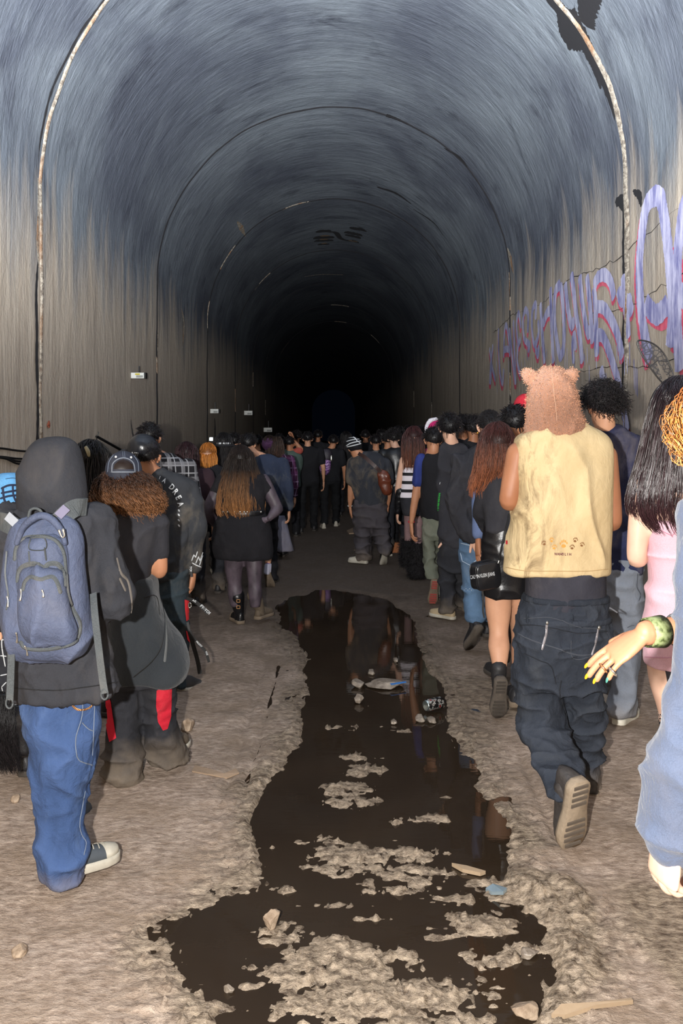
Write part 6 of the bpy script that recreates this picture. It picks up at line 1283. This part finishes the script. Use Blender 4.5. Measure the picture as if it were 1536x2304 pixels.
# ---- bear-hood walker
p = Person('man in a brown fleece bear-ear hood and dirty cream vest with low-slung black trousers', 3.87, 1262, SK_MID, .011)
p.head(1246, 912, .94, .2, neck=(1256, 965))
FLC = cloth('tan_fleece', (160, 112, 84), .25, (128, 82, 60), rough=.95, bump=.9, bs=60, sheen=.3); FH = hairmat('fleece_tufts', (164, 116, 90), (190, 144, 116), rough=.8, spec=.2)
g = G(); g.slices(p.rows([(1228, 1256, 824, 12), (1212, 1272, 838, 28), (1198, 1286, 860, 42), (1189, 1297, 888, 50), (1186, 1303, 915, 52), (1185, 1306, 938, 52), (1184, 1312, 950, 54), (1182, 1322, 962, 56), (1184, 1322, 974, 56), (1196, 1310, 988, 50)]), pw=2.1)
for a in ([(1206, 862, 0, 14, 12), (1192, 848, -.01, 19, 12), (1183, 839, -.01, 15, 10)], [(1268, 858, 0, 14, 12), (1282, 846, -.01, 18, 12), (1290, 840, -.01, 14, 10)]): g.tube(p.pts(a))
hd = p.build('bear_hood', FLC, g, [(.006, (7, 7, 4), 'r', None), (.003, (26, 26, 26), 'n', None)], .008); fuzz(p, hd, 5000, .006, FH, .0013, 2, mask=lambda P: P[:, 1] < p.d + .09)
p.stroke(['bear_hood'], [(1240, 828), (1244, 870), (1250, 920), (1252, 948)], .003, plain('fleece_seam', (196, 156, 130), .9), 'seam', .004)
def vestm():
    n = N('cream_canvas'); a = n.noise(n.map((1, 1, .7)), 5, 6, .65, .5); st = n.noise(n.map((2.2, 1, .8)), 6, 6, .7, .8); f_ = n.noise(n.map((1, 1, 1)), 380, 2); col = n.mix(n.ramp(a, [(.3, (0, 0, 0)), (.7, (1, 1, 1))]), lin((190, 166, 124)), lin((212, 190, 148)))
    sp = n.n('ShaderNodeSeparateXYZ'); n.l(n.tc.outputs['Object'], sp.inputs[0]); lft = n.ramp(n.math('ADD', sp.outputs[0], .5), [(.32, (1, 1, 1)), (.5, (.15,) * 3)]); m_ = n.math('MULTIPLY', n.ramp(st, [(.48, (0, 0, 0)), (.68, (1, 1, 1))]), lft)
    col = n.mix(m_, col, lin((118, 98, 70))); nm = n.bump(n.noise(n.map((1, 1, .8)), 14, 6, .65, .6), .4, .02); return n.done(col, .75, n.bump(f_, .3, .0012, nm), .25)
VES = vestm()
p.garment('vest', VES, [('s', [(1222, 1316, 948, 30), (1196, 1330, 958, 40), (1170, 1350, 968, 48), (1154, 1368, 982, 56), (1149, 1378, 1006, 62), (1152, 1378, 1060, 66), (1157, 1376, 1130, 70), (1152, 1376, 1190, 70), (1142, 1373, 1245, 70), (1134, 1371, 1278, 69), (1136, 1369, 1288, 66), (1148, 1360, 1291, 58)], 2.7)], [(.012, (5, 5, 3), 'r', lambda P: np.clip((P[:, 2] - 1.03) * 8, .25, 1)), (.010, (2.6, 2.6, 1.8), 'n', lambda P: np.clip((P[:, 2] - 1.03) * 8, .3, 1)), (.003, (14, 14, 5), 'n', None)], voxel=.008, core=True)
p.stroke(['vest'], [(1137, 1276), (1180, 1284), (1250, 1285), (1320, 1285), (1368, 1280)], .003, plain('vest_stitch', (176, 146, 100), .9), 'hem_stitch', .001)
p.arm((1166, 1020, 0), (1145, 1126, .0), (1176, 1120, .26), 0, fat=1.16, hand=None, palm=(0, 0, -1)); p.arm((1362, 1025, 0), (1377, 1172, .0), (1345, 1150, .26), 0, fat=1.12, palm=(0, 0, -1))
GP = plain('gold_embroidery', (196, 142, 60), .5, var=.4, bs=300); GPD = plain('brown_embroidery', (120, 78, 36), .6); MAR = plain('maroon_thread', (92, 26, 44), .7)
vh = p.hitf(['vest'], .003)
def paw(x, y, r, a, m_):
    parts_ = []
    for dx_, dy_, rx, ry in ((0, .25, .55, .42), (-.75, -.35, .16, .32), (-.38, -.8, .17, .34), (.05, -.95, .17, .34), (.45, -.85, .17, .34), (.8, -.45, .16, .3)):
        ca, sa = math.cos(a), math.sin(a); pts_ = []
        for t_ in np.linspace(0, 2 * math.pi, 12, endpoint=False):
            u_, v_ = dx_ + rx * math.cos(t_), dy_ + ry * math.sin(t_); hh = vh(x + r * (u_ * ca - v_ * sa), y + r * (u_ * sa + v_ * ca)); pts_.append(hh[0])
        parts_.append((pts_, [tuple(range(11, -1, -1))]))
    mesh_obj('paw_print', *join(parts_), m_, p.root, p.loc, False)
for x, y, r, a, m_ in ((1223, 1223, 5.6, -.5, GPD), (1240, 1216, 5.6, 0, GP), (1246, 1232, 6, .2, GP), (1267, 1226, 9.5, 0, GP), (1293, 1216, 6, .3, GPD), (1286, 1232, 6, .1, GPD), (1308, 1226, 5.6, .4, GPD)): paw(x, y, r, a, m_)
p.text(['vest'], 'WANG', 1246, 1249, 5.6, MAR, 'lettering', -1, .82, bold=.03); p.text(['vest'], '*', 1263.5, 1251, 6.5, MAR, 'lettering', 0, .9, bold=.03); p.text(['vest'], 'L I H', 1269, 1249.5, 5.6, MAR, 'lettering', -1, .95, bold=.03)
p.patch(['vest'], [(1139, 1216), (1143, 1216), (1143, 1225), (1139, 1225)], REDC, 'side_tag', step=1.5)
p.garment('undershirt', cloth('faded_black_shirt', (44, 44, 52), .6, (84, 80, 82)), [('s', [(1184, 1362, 1270, 60), (1181, 1362, 1310, 62), (1180, 1362, 1350, 62), (1182, 1360, 1370, 60)], 2.5)], FOLD('shirt', .7), voxel=.010)
BJ = cloth('faded_black_denim', (36, 41, 50), .6, (70, 73, 78), bump=.6, var=.4, fold_light_wear=.8, weave=500, bs=10, mudz=.12)
p.garment('trousers', BJ, [('s', [(1178, 1366, 1342, 64), (1172, 1368, 1360, 66), (1166, 1366, 1378, 68), (1160, 1372, 1410, 72), (1156, 1370, 1450, 74), (1154, 1366, 1500, 72), (1156, 1362, 1545, 66)], 2.5),
   ('s', [(1156, 1264, 1530, 54), (1164, 1272, 1590, 54), (1172, 1282, 1640, 52, -.06), (1192, 1298, 1695, 46, -.18), (1210, 1310, 1735, 42, -.28), (1220, 1308, 1765, 40, -.36), (1232, 1304, 1790, 38, -.40)]),
   ('s', [(1258, 1360, 1530, 52, .02), (1268, 1356, 1600, 48, .06), (1284, 1352, 1680, 42, .12), (1300, 1350, 1750, 36, .17), (1310, 1346, 1800, 32, .2)])], [(.012, (6, 6, 10), 'r', lambda P: np.clip(1.3 - P[:, 2] * .9, .35, 1.2)), (.007, (4, 4, 4), 'n', None), (.004, (14, 14, 18), 'r', None)], voxel=.008)
p.garment('waistband', BJ, [('s', [(1177, 1368, 1336, 67), (1176, 1368, 1352, 68)], 2.5)], voxel=.009, core=False); p.garment('waistband', BJ, [('s', [(1166, 1370, 1382, 71), (1164, 1372, 1396, 73)], 2.5)], [(.006, (3, 3, 3), 'n', None)], voxel=.009, core=False)
DT = plain('dark_seam', (24, 27, 34), .9); PALT = plain('worn_edge', (66, 70, 78), .9)
TR = ['trousers', 'waistband']
for a, w_, m_ in (([(1166, 1426), (1200, 1442), (1250, 1458), (1300, 1474), (1352, 1470)], .006, PALT), ([(1168, 1406), (1220, 1408), (1300, 1424), (1366, 1420)], .004, DT), ([(1262, 1530), (1258, 1560), (1270, 1600), (1278, 1640)], .006, DT), ([(1284, 1440), (1288, 1480), (1326, 1478), (1350, 1462)], .004, PALT), ([(1178, 1392), (1240, 1390), (1300, 1410), (1360, 1416)], .004, PALT), ([(1180, 1470), (1214, 1486), (1240, 1500), (1250, 1540)], .004, DT)): p.stroke(TR, a, w_, m_, 'seam', .003)
for a in ([(1230, 1404), (1227, 1430), (1218, 1462)], [(1344, 1412), (1340, 1440), (1330, 1474)]): z_ = p.stroke(TR, a, .010, plain('zip_tape', (150, 146, 150), .5, .4), 'zip', .004); g = G(); c_ = p.hitf(TR, .008)(*a[0]); g.ell(c_[0], (.007, .006, .010), n=8, m=6); mesh_obj('zip_pull', *g.arrays(), STEEL, p.root, p.loc)
for x_ in (1188, 1286): p.stroke(TR, [(x_, 1382), (x_ - 1, 1402)], .014, BJ, 'belt_loop', .006, thick=.003)
strap(p, 'drawcord', [(1358, 1362, -.06), (1372, 1368, -.04), (1388, 1378, -.02)], .006, plain('grey_cord', (120, 122, 128), .8))
BTS = plain('scuffed_black_boot', (66, 62, 60), .5, bump=.6, var=.5, spec=.5); p.shoe((1308, 1762, -.52), (-.14, 1), .325, 73, BTS, plain('worn_sole', (150, 134, 114), .8, bump=.5, var=.3), h=.10, shaft=(1276, 1782, -.42, 22), tread=plain('dark_tread2', (92, 82, 72), .85), th=.036, roll=.28, wd=1.38, strap=None)
p.shoe((1332, 1800, .06), (.12, 1), .30, 0, BTS, MUDR, shaft=(1328, 1770, .2, 18)); p.finish(voxel=.010)

# ---- curly black-haired man at the right wall
p = Person('man with curly black hair, navy jacket and baggy grey jeans by the right wall', 4.86, 1392, SK_LT, .012)
p.head(1356, 918, 1.02, .15, yaw=.15, neck=(1362, 966)); p.hair_short(HB, 1300, .05, 1.16, r=.0024, curl=.008, top=.012)
NJ = cloth('navy_jacket', (28, 33, 62), .3); pc = [('s', [(1346, 1388, 962, 18), (1336, 1410, 972, 28), (1326, 1434, 990, 38), (1324, 1444, 1030, 44), (1328, 1444, 1120, 44), (1336, 1440, 1210, 44), (1346, 1440, 1285, 44)]), p.arm((1434, 1010, 0), (1446, 1120, 0), (1440, 1220, .1), 'long', [24, 25, 24, 21, 18]), p.arm((1336, 1010, 0), (1326, 1120, 0), (1334, 1220, .1), 'long', [24, 25, 24, 21, 18])]
p.garment('jacket', NJ, pc, FOLD('jacket')); GJ = cloth('grey_denim', (104, 110, 120), .5, (130, 132, 134), bump=.5, var=.25, mudz=.15)
p.garment('jeans', GJ, [('s', [(1344, 1442, 1255, 44), (1346, 1444, 1320, 46), (1350, 1442, 1370, 42)]), ('s', [(1376, 1442, 1350, 38), (1377, 1438, 1430, 34), (1375, 1432, 1510, 31), (1372, 1427, 1570, 30), (1373, 1424, 1606, 29)]), ('s', [(1344, 1388, 1350, 34, .12), (1346, 1384, 1460, 28, .2), (1348, 1380, 1560, 26, .28)])], FOLD('pants', 1.2), voxel=.011)
p.stroke(['jeans'], [(1434, 1290), (1432, 1320), (1440, 1338), (1436, 1352)], .006, PALT, 'seam'); p.stroke(['jeans'], [(1410, 1412), (1418, 1408), (1426, 1406)], .004, PALT, 'fray')
p.shoe((1388, 1634, -.02), (.62, .8), .29, 0, plain('white_trainer', (206, 204, 200), .5), plain('white_sole', (214, 210, 196), .5), h=.07, th=.038); p.shoe((1362, 1592, .22), (.1, 1), .28, 0, plain('white_trainer', (206, 204, 200), .5), HW); p.finish()

# ---- pink dress, bunny ears
p = Person('woman in a pale pink dress with long straight dark hair and sheer bunny ears', 3.4, 1532, SK_PINK, .010)
p.head(1530, 922, 1.0, .1, neck=(1530, 1010))
PINK = cloth('pink_corduroy', (198, 158, 170), .12, (180, 146, 158), bump=.3, var=.08, sheen=.1)
p.body.slices(p.rows([(1490, 1572, 1030, 30), (1450, 1612, 1052, 40), (1432, 1632, 1080, 50), (1440, 1626, 1130, 56), (1452, 1614, 1200, 56)]), n=28)
p.garment('dress', PINK, [('s', [(1450, 1614, 1166, 58), (1448, 1618, 1185, 60), (1454, 1612, 1240, 60), (1460, 1606, 1290, 58), (1456, 1612, 1340, 62), (1451, 1618, 1400, 66), (1450, 1620, 1450, 66), (1451, 1618, 1490, 64), (1456, 1612, 1498, 60)], 2.3)], [(.007, (3, 3, 9), 'r', lambda P: np.clip(1.5 - np.abs(P[:, 2] - 1.15) * 4, .1, 1)), (.003, (6, 6, 8), 'n', None)], voxel=.008)
for a in ([(1452, 1178), (1480, 1190), (1512, 1206), (1520, 1192)], [(1450, 1478), (1500, 1480), (1536, 1476)]): p.stroke(['dress'], a, .003, plain('pink_thread', (200, 140, 160), .8), 'stitch', .002, curve=False)
p.arm((1446, 1085, 0), (1432, 1255, .0), (1480, 1215, .22), 0, fat=1.0, palm=(0, 0, -1)); p.arm((1620, 1085, 0), (1636, 1255, 0), (1600, 1225, .22), 0, palm=(0, 0, -1))
for r_ in ([(1456, 1530, 1480, 44, 0), (1464, 1530, 1540, 42, 0), (1484, 1536, 1610, 34, 0), (1490, 1536, 1680, 30, 0), (1490, 1540, 1750, 32, .0), (1498, 1530, 1840, 22, 0), (1500, 1528, 1890, 19, 0)], [(1534, 1612, 1480, 44, .05), (1538, 1608, 1560, 42, .08), (1544, 1596, 1680, 30, .14), (1548, 1590, 1850, 20, .2)]): p.body.slices(p.rows(r_), n=24)
def lace():
    n = N('black_lace'); v_ = n.n('ShaderNodeTexVoronoi', feature='DISTANCE_TO_EDGE'); v_.inputs['Scale'].default_value = 75; n.l(n.tc.outputs['Object'], v_.inputs[0]); m_ = n.math('LESS_THAN', v_.outputs[0], .16); return n.done(n.mix(m_, lin((240, 205, 185)), lin((20, 18, 26))), .7)
p.garment('lace_stocking', lace(), [('s', [(1482, 1536, 1600, 36, 0), (1486, 1538, 1640, 34, 0), (1488, 1538, 1690, 32, 0), (1489, 1541, 1750, 34, 0), (1497, 1531, 1840, 24, 0), (1499, 1529, 1888, 21, 0)])], core=False, voxel=.009)
strap(p, 'garter_strap', [(1500, 1492, -.085), (1507, 1530, -.085), (1512, 1570, -.08), (1506, 1604, -.07)], .024, plain('black_elastic', (20, 18, 26), .7))
p.shoe((1512, 1944, .0), (0, 1), .25, 0, LEATH, SHOEB, h=.07, th=.05); p.shoe((1568, 1880, .25), (.1, 1), .25, 0, LEATH, SHOEB, th=.05)
LB = hairmat('dark_brown_straight', (30, 20, 24), (52, 30, 34), .5, .25, .7)
p.hair_env(LB, [(1506, 1554, 858, 16), (1482, 1580, 872, 42), (1466, 1596, 905, 54), (1452, 1608, 960, 60), (1436, 1622, 1030, 64), (1418, 1636, 1090, 66), (1410, 1640, 1140, 66), (1430, 1630, 1180, 64), (1470, 1600, 1215, 60)], 1700, .003, 0, 0, .0020, (.60, 1.02), (0, .2), core=.86, k=12, clump=110, rho=(.86, 1.03))
EM = plain('black_wire', (16, 16, 20), .4)
for sx, lab in ((1, 'bunny_ear'), (-1, 'bunny_ear')):
    cx = 1530; o_ = [(1494, 866), (1476, 846), (1452, 812), (1436, 782), (1434, 768), (1446, 766), (1470, 774), (1490, 792), (1504, 816), (1514, 845), (1512, 864)]
    o_ = o_ if sx == 1 else [(2 * cx + 12 - a, b_) for a, b_ in o_]
    P_ = np.array([p.q(a, b_, .02) for a, b_ in catmull(o_, 5)]); g = G(); g.tube([(*q_, .0032, .0032) for q_ in P_], n=6, k=0, round_=False); e_ = mesh_obj(lab, *g.arrays(), EM, p.root, p.loc)
    n = N('black_tulle'); v_ = n.n('ShaderNodeTexVoronoi', feature='DISTANCE_TO_EDGE'); v_.inputs['Scale'].default_value = 60; n.l(n.tc.outputs['Object'], v_.inputs[0]); n.l(n.math('ADD', n.math('MULTIPLY', n.math('LESS_THAN', v_.outputs[0], .10), .55), .28), n.b.inputs['Alpha']); tm = n.done(lin((24, 25, 32)), .7)
    cc = P_.mean(0); V_ = [cc + np.array([0, -.004, 0])] + P_.tolist(); mesh_obj('tulle', V_, [(0, i, i + 1) for i in range(1, len(P_))], tm, e_, p.loc)
p.finish()

# ---- bare forearm with cuffs reaching in from the right
p = Person('person at the right edge reaching out a bare arm with a camouflage cuff', 1.95, 1830, SK_TAN, .010)
d_ = np.array([-.80, .10, -.60]); nr_ = np.array([.52, .34, -.72]); wr = W(1452, 1424, 1.75)
g, tips = hand_geo(wr + d_ * .01, d_, nr_, -1, .150, .22, .06, 12)
V_, F_ = g.arrays(); g2 = G(); g2.add(V_, F_); el = W(1690, 1402, 1.86); g2.tube([(*(wr - d_ * .0), .026, .022), (*(wr + (el - wr) * .12), .0265, .024), (*(wr + (el - wr) * .35), .031, .029), (*(wr + (el - wr) * .7), .038, .036), (*el, .040, .038)], n=20)
me = fuse(g2, .0028, 4); P_ = vco(me); me.vertices.foreach_set('co', (P_ - p.loc).ravel()); me.update()
hg = G(); hg.V = [P_]; hg.F = [tuple(q_.vertices) for q_ in me.polygons]; hg.n = len(P_); p.raw.append(hg); bpy.data.meshes.remove(me)
p.body.tube([(*el, .040, .038), (*(el + np.array([.06, .04, .16])), .045, .043), (*(el + np.array([.10, .08, .34])), .052, .05)], n=14)
NAIL = [plain('yellow_nail', (230, 170, 30), .15, spec=.8), plain('yellow_nail', (230, 170, 30), .15), plain('yellow_nail', (230, 170, 30), .15), plain('teal_nail', (70, 130, 120), .15), plain('teal_nail', (70, 130, 120), .15)]
for (tp, v_, up_, r_), nm_ in zip(tips, NAIL): g = G(); up2 = -up_; sdv = np.cross(v_, up2); M_ = np.stack([sdv, v_, up2], 1); g.ell(tp + v_ * .003 + up2 * r_ * .66, (r_ * .62, .0075, r_ * .30), M_, 10, 7); mesh_obj('nail', *g.arrays(), nm_, p.root, p.loc)
def cuff(c0, c1, r0, r1, th, name, mat):
    c0, c1 = np.array(c0), np.array(c1); ax = (c1 - c0) / np.linalg.norm(c1 - c0); u_ = np.cross(ax, [0, 0, 1.]); u_ /= np.linalg.norm(u_); w_ = np.cross(u_, ax); th_ = np.linspace(0, 2 * math.pi, 36, endpoint=False); rr_ = []
    for c_, r_ in ((c0, r0), (c0, r0 + th), (c1, r1 + th), (c1, r1)): rr_.append([c_ + u_ * (r_ * .95) * math.cos(a) + w_ * r_ * math.sin(a) for a in th_])
    g = G(); g.rings(np.array(rr_), False); return mesh_obj(name, *g.arrays(), mat, p.root, p.loc)
def camo():
    n = N('camo_cuff'); a = n.noise(n.map((1, 1, 1)), 55, 4, .6, .3); return n.done(n.ramp(a, [(.36, lin((30, 34, 26))), (.42, lin((70, 80, 42))), (.52, lin((118, 128, 84))), (.66, lin((140, 148, 108)))]), .5, n.bump(a, .3, .004))
a_ = (el - wr); cuff(wr + a_ * .01, wr + a_ * .145, .0275, .031, .003, 'camouflage_cuff', camo())
pb = plain('speckled_bangle', (110, 116, 120), .2, .5, var=.8, bs=160, bump=.4); cuff(wr + a_ * .27, wr + a_ * .33, .031, .033, .004, 'speckled_bangle', pb); cuff(wr + a_ * .34, wr + a_ * .36, .033, .034, .004, 'speckled_bangle', pb)
sdv = np.cross(d_, nr_) * -1; sdv /= np.linalg.norm(sdv)
for k_, off_, mt in ((2, -.011, GOLDM), (3, -.031, STEEL)):
    c_ = wr + d_ * .01 + d_ * (.103 if k_ == 2 else .092) + sdv * (off_ - (.004 if k_ == 3 else .001)) + nr_ * .002; g = G(); dd_ = d_ * .98 + sdv * (-.10 if k_ == 2 else -.22); dd_ /= np.linalg.norm(dd_); u_ = np.cross(dd_, nr_); u_ /= np.linalg.norm(u_); v_ = np.cross(u_, dd_)
    g.tube([(*(c_ + u_ * .0102 * math.cos(a) + v_ * .0105 * math.sin(a)), .0022, .0022) for a in np.linspace(0, 2 * math.pi, 16)], n=6, k=1, round_=False); mesh_obj('finger_ring', *g.arrays(), mt, p.root, p.loc)
x0 = 1830; p.head(x0, 975, .97, .3, neck=(x0, 1120)); p.garment('tee', DARK, [('s', [(x0 - 60, x0 + 60, 1110, 50), (x0 - 150, x0 + 150, 1150, 80), (x0 - 180, x0 + 180, 1230, 105), (x0 - 150, x0 + 150, 1420, 110), (x0 - 150, x0 + 150, 1650, 115)])], FOLD('shirt'), voxel=.016)
p.garment('trousers', BLKP, [('s', [(x0 - 150, x0 + 150, 1600, 110), (x0 - 150, x0 + 150, 1760, 110)]), ('s', [(x0 - 150, x0 - 5, 1740, 80), (x0 - 130, x0 - 20, 2100, 60), (x0 - 125, x0 - 25, 2550, 55)]), ('s', [(x0 + 5, x0 + 150, 1740, 80), (x0 + 20, x0 + 130, 2100, 60), (x0 + 25, x0 + 125, 2550, 55)])], FOLD('pants'), voxel=.018)
p.shoe((x0 - 75, 2690, -.06), (0, 1), .26, 0, SHOEB); p.shoe((x0 + 75, 2690, -.06), (0, 1), .26, 0, SHOEB); p.hair_short(HB, 300, .03, 1.1, r=.003); p.finish()

# ---- nearest right: ginger curls and grey-blue sleeve
GBL = cloth('grey_blue_fleece', (68, 77, 96), .45, (98, 100, 112), rough=.95, bump=.5, var=.15, sheen=.15)
p = Person('person at the right edge with ginger curls and a baggy grey-blue sleeve', 1.62, 1745, SK_PINK, .012)
x0 = 1745; p.head(x0, 905, 1.0, .2, neck=(x0, 1070))
wr = p.q(1512, 1868, 0); g, tips = hand_geo(wr + np.array([-.006, 0, -.008]), (-.12, .06, -1), (.95, .30, -.05), -1, .185, 1.15, .03, 12)
g2 = G(); g2.add(*g.arrays()); g2.tube([(*(wr + np.array([.01, 0, .06])), .027, .024), (*wr, .026, .021)], n=16); me = fuse(g2, .003, 3); P_ = vco(me); hg = G(); hg.V = [P_]; hg.F = [tuple(q_.vertices) for q_ in me.polygons]; hg.n = len(P_); p.raw.append(hg); bpy.data.meshes.remove(me)
p.arm((1610, 1180, 0), (1580, 1580, -.02), (1514, 1850, 0), 0, hand=False)
p.garment('sweatshirt', GBL, [('s', [(x0 - 70, x0 + 70, 1060, 60), (x0 - 160, x0 + 160, 1100, 95), (x0 - 215, x0 + 215, 1160, 120), (x0 - 210, x0 + 210, 1400, 130), (x0 - 190, x0 + 200, 1700, 130), (x0 - 185, x0 + 200, 1800, 125)]),
   ('t', [(x0 - 145, 1190, 0, 72), (x0 - 150, 1400, -.01, 76), (1585, 1580, -.02, 82), (1562, 1680, -.02, 80), (1545, 1750, -.01, 86), (1532, 1790, 0, 84), (1522, 1845, 0, 80), (1510, 1876, 0, 62), (1506, 1896, 0, 46)]),
   ('t', [(x0 + 145, 1190, 0, 72), (x0 + 160, 1450, -.01, 76), (x0 + 165, 1700, 0, 72), (x0 + 160, 1850, .03, 56)])], [(.010, (5, 5, 10), 'r', lambda P: np.clip(1.9 - P[:, 2] * .9, .2, 1.2) * (P[:, 0] < .78)), (.008, (5, 5, 5), 'n', None)], voxel=.009)
p.garment('trousers', BLKP, [('s', [(x0 - 185, x0 + 190, 1780, 120), (x0 - 185, x0 + 190, 1960, 120)]), ('s', [(x0 - 180, x0 - 8, 1930, 90), (x0 - 150, x0 - 20, 2400, 70), (x0 - 140, x0 - 30, 2880, 65)]), ('s', [(x0 + 8, x0 + 185, 1930, 90), (x0 + 20, x0 + 150, 2400, 70), (x0 + 30, x0 + 140, 2880, 65)])], FOLD('pants'), voxel=.018)
p.shoe((x0 - 85, 3040, -.04), (0, 1), .27, 0, SHOEB); p.shoe((x0 + 85, 3040, -.04), (0, 1), .27, 0, SHOEB)
p.hair_env(hairmat('ginger_curls', (130, 70, 28), (190, 128, 66), .5, .35, .6), [(x0 - 70, x0 + 70, 800, 60), (x0 - 160, x0 + 160, 850, 150), (x0 - 212, x0 + 212, 920, 200), (x0 - 226, x0 + 226, 985, 210), (x0 - 200, x0 + 200, 1035, 190), (x0 - 150, x0 + 150, 1065, 140)], 1500, .004, .010, 3.8, .0016, (.5, 1.05), (0, .6), core=.86, k=16, coretone=.5, front=.6)
p.finish()
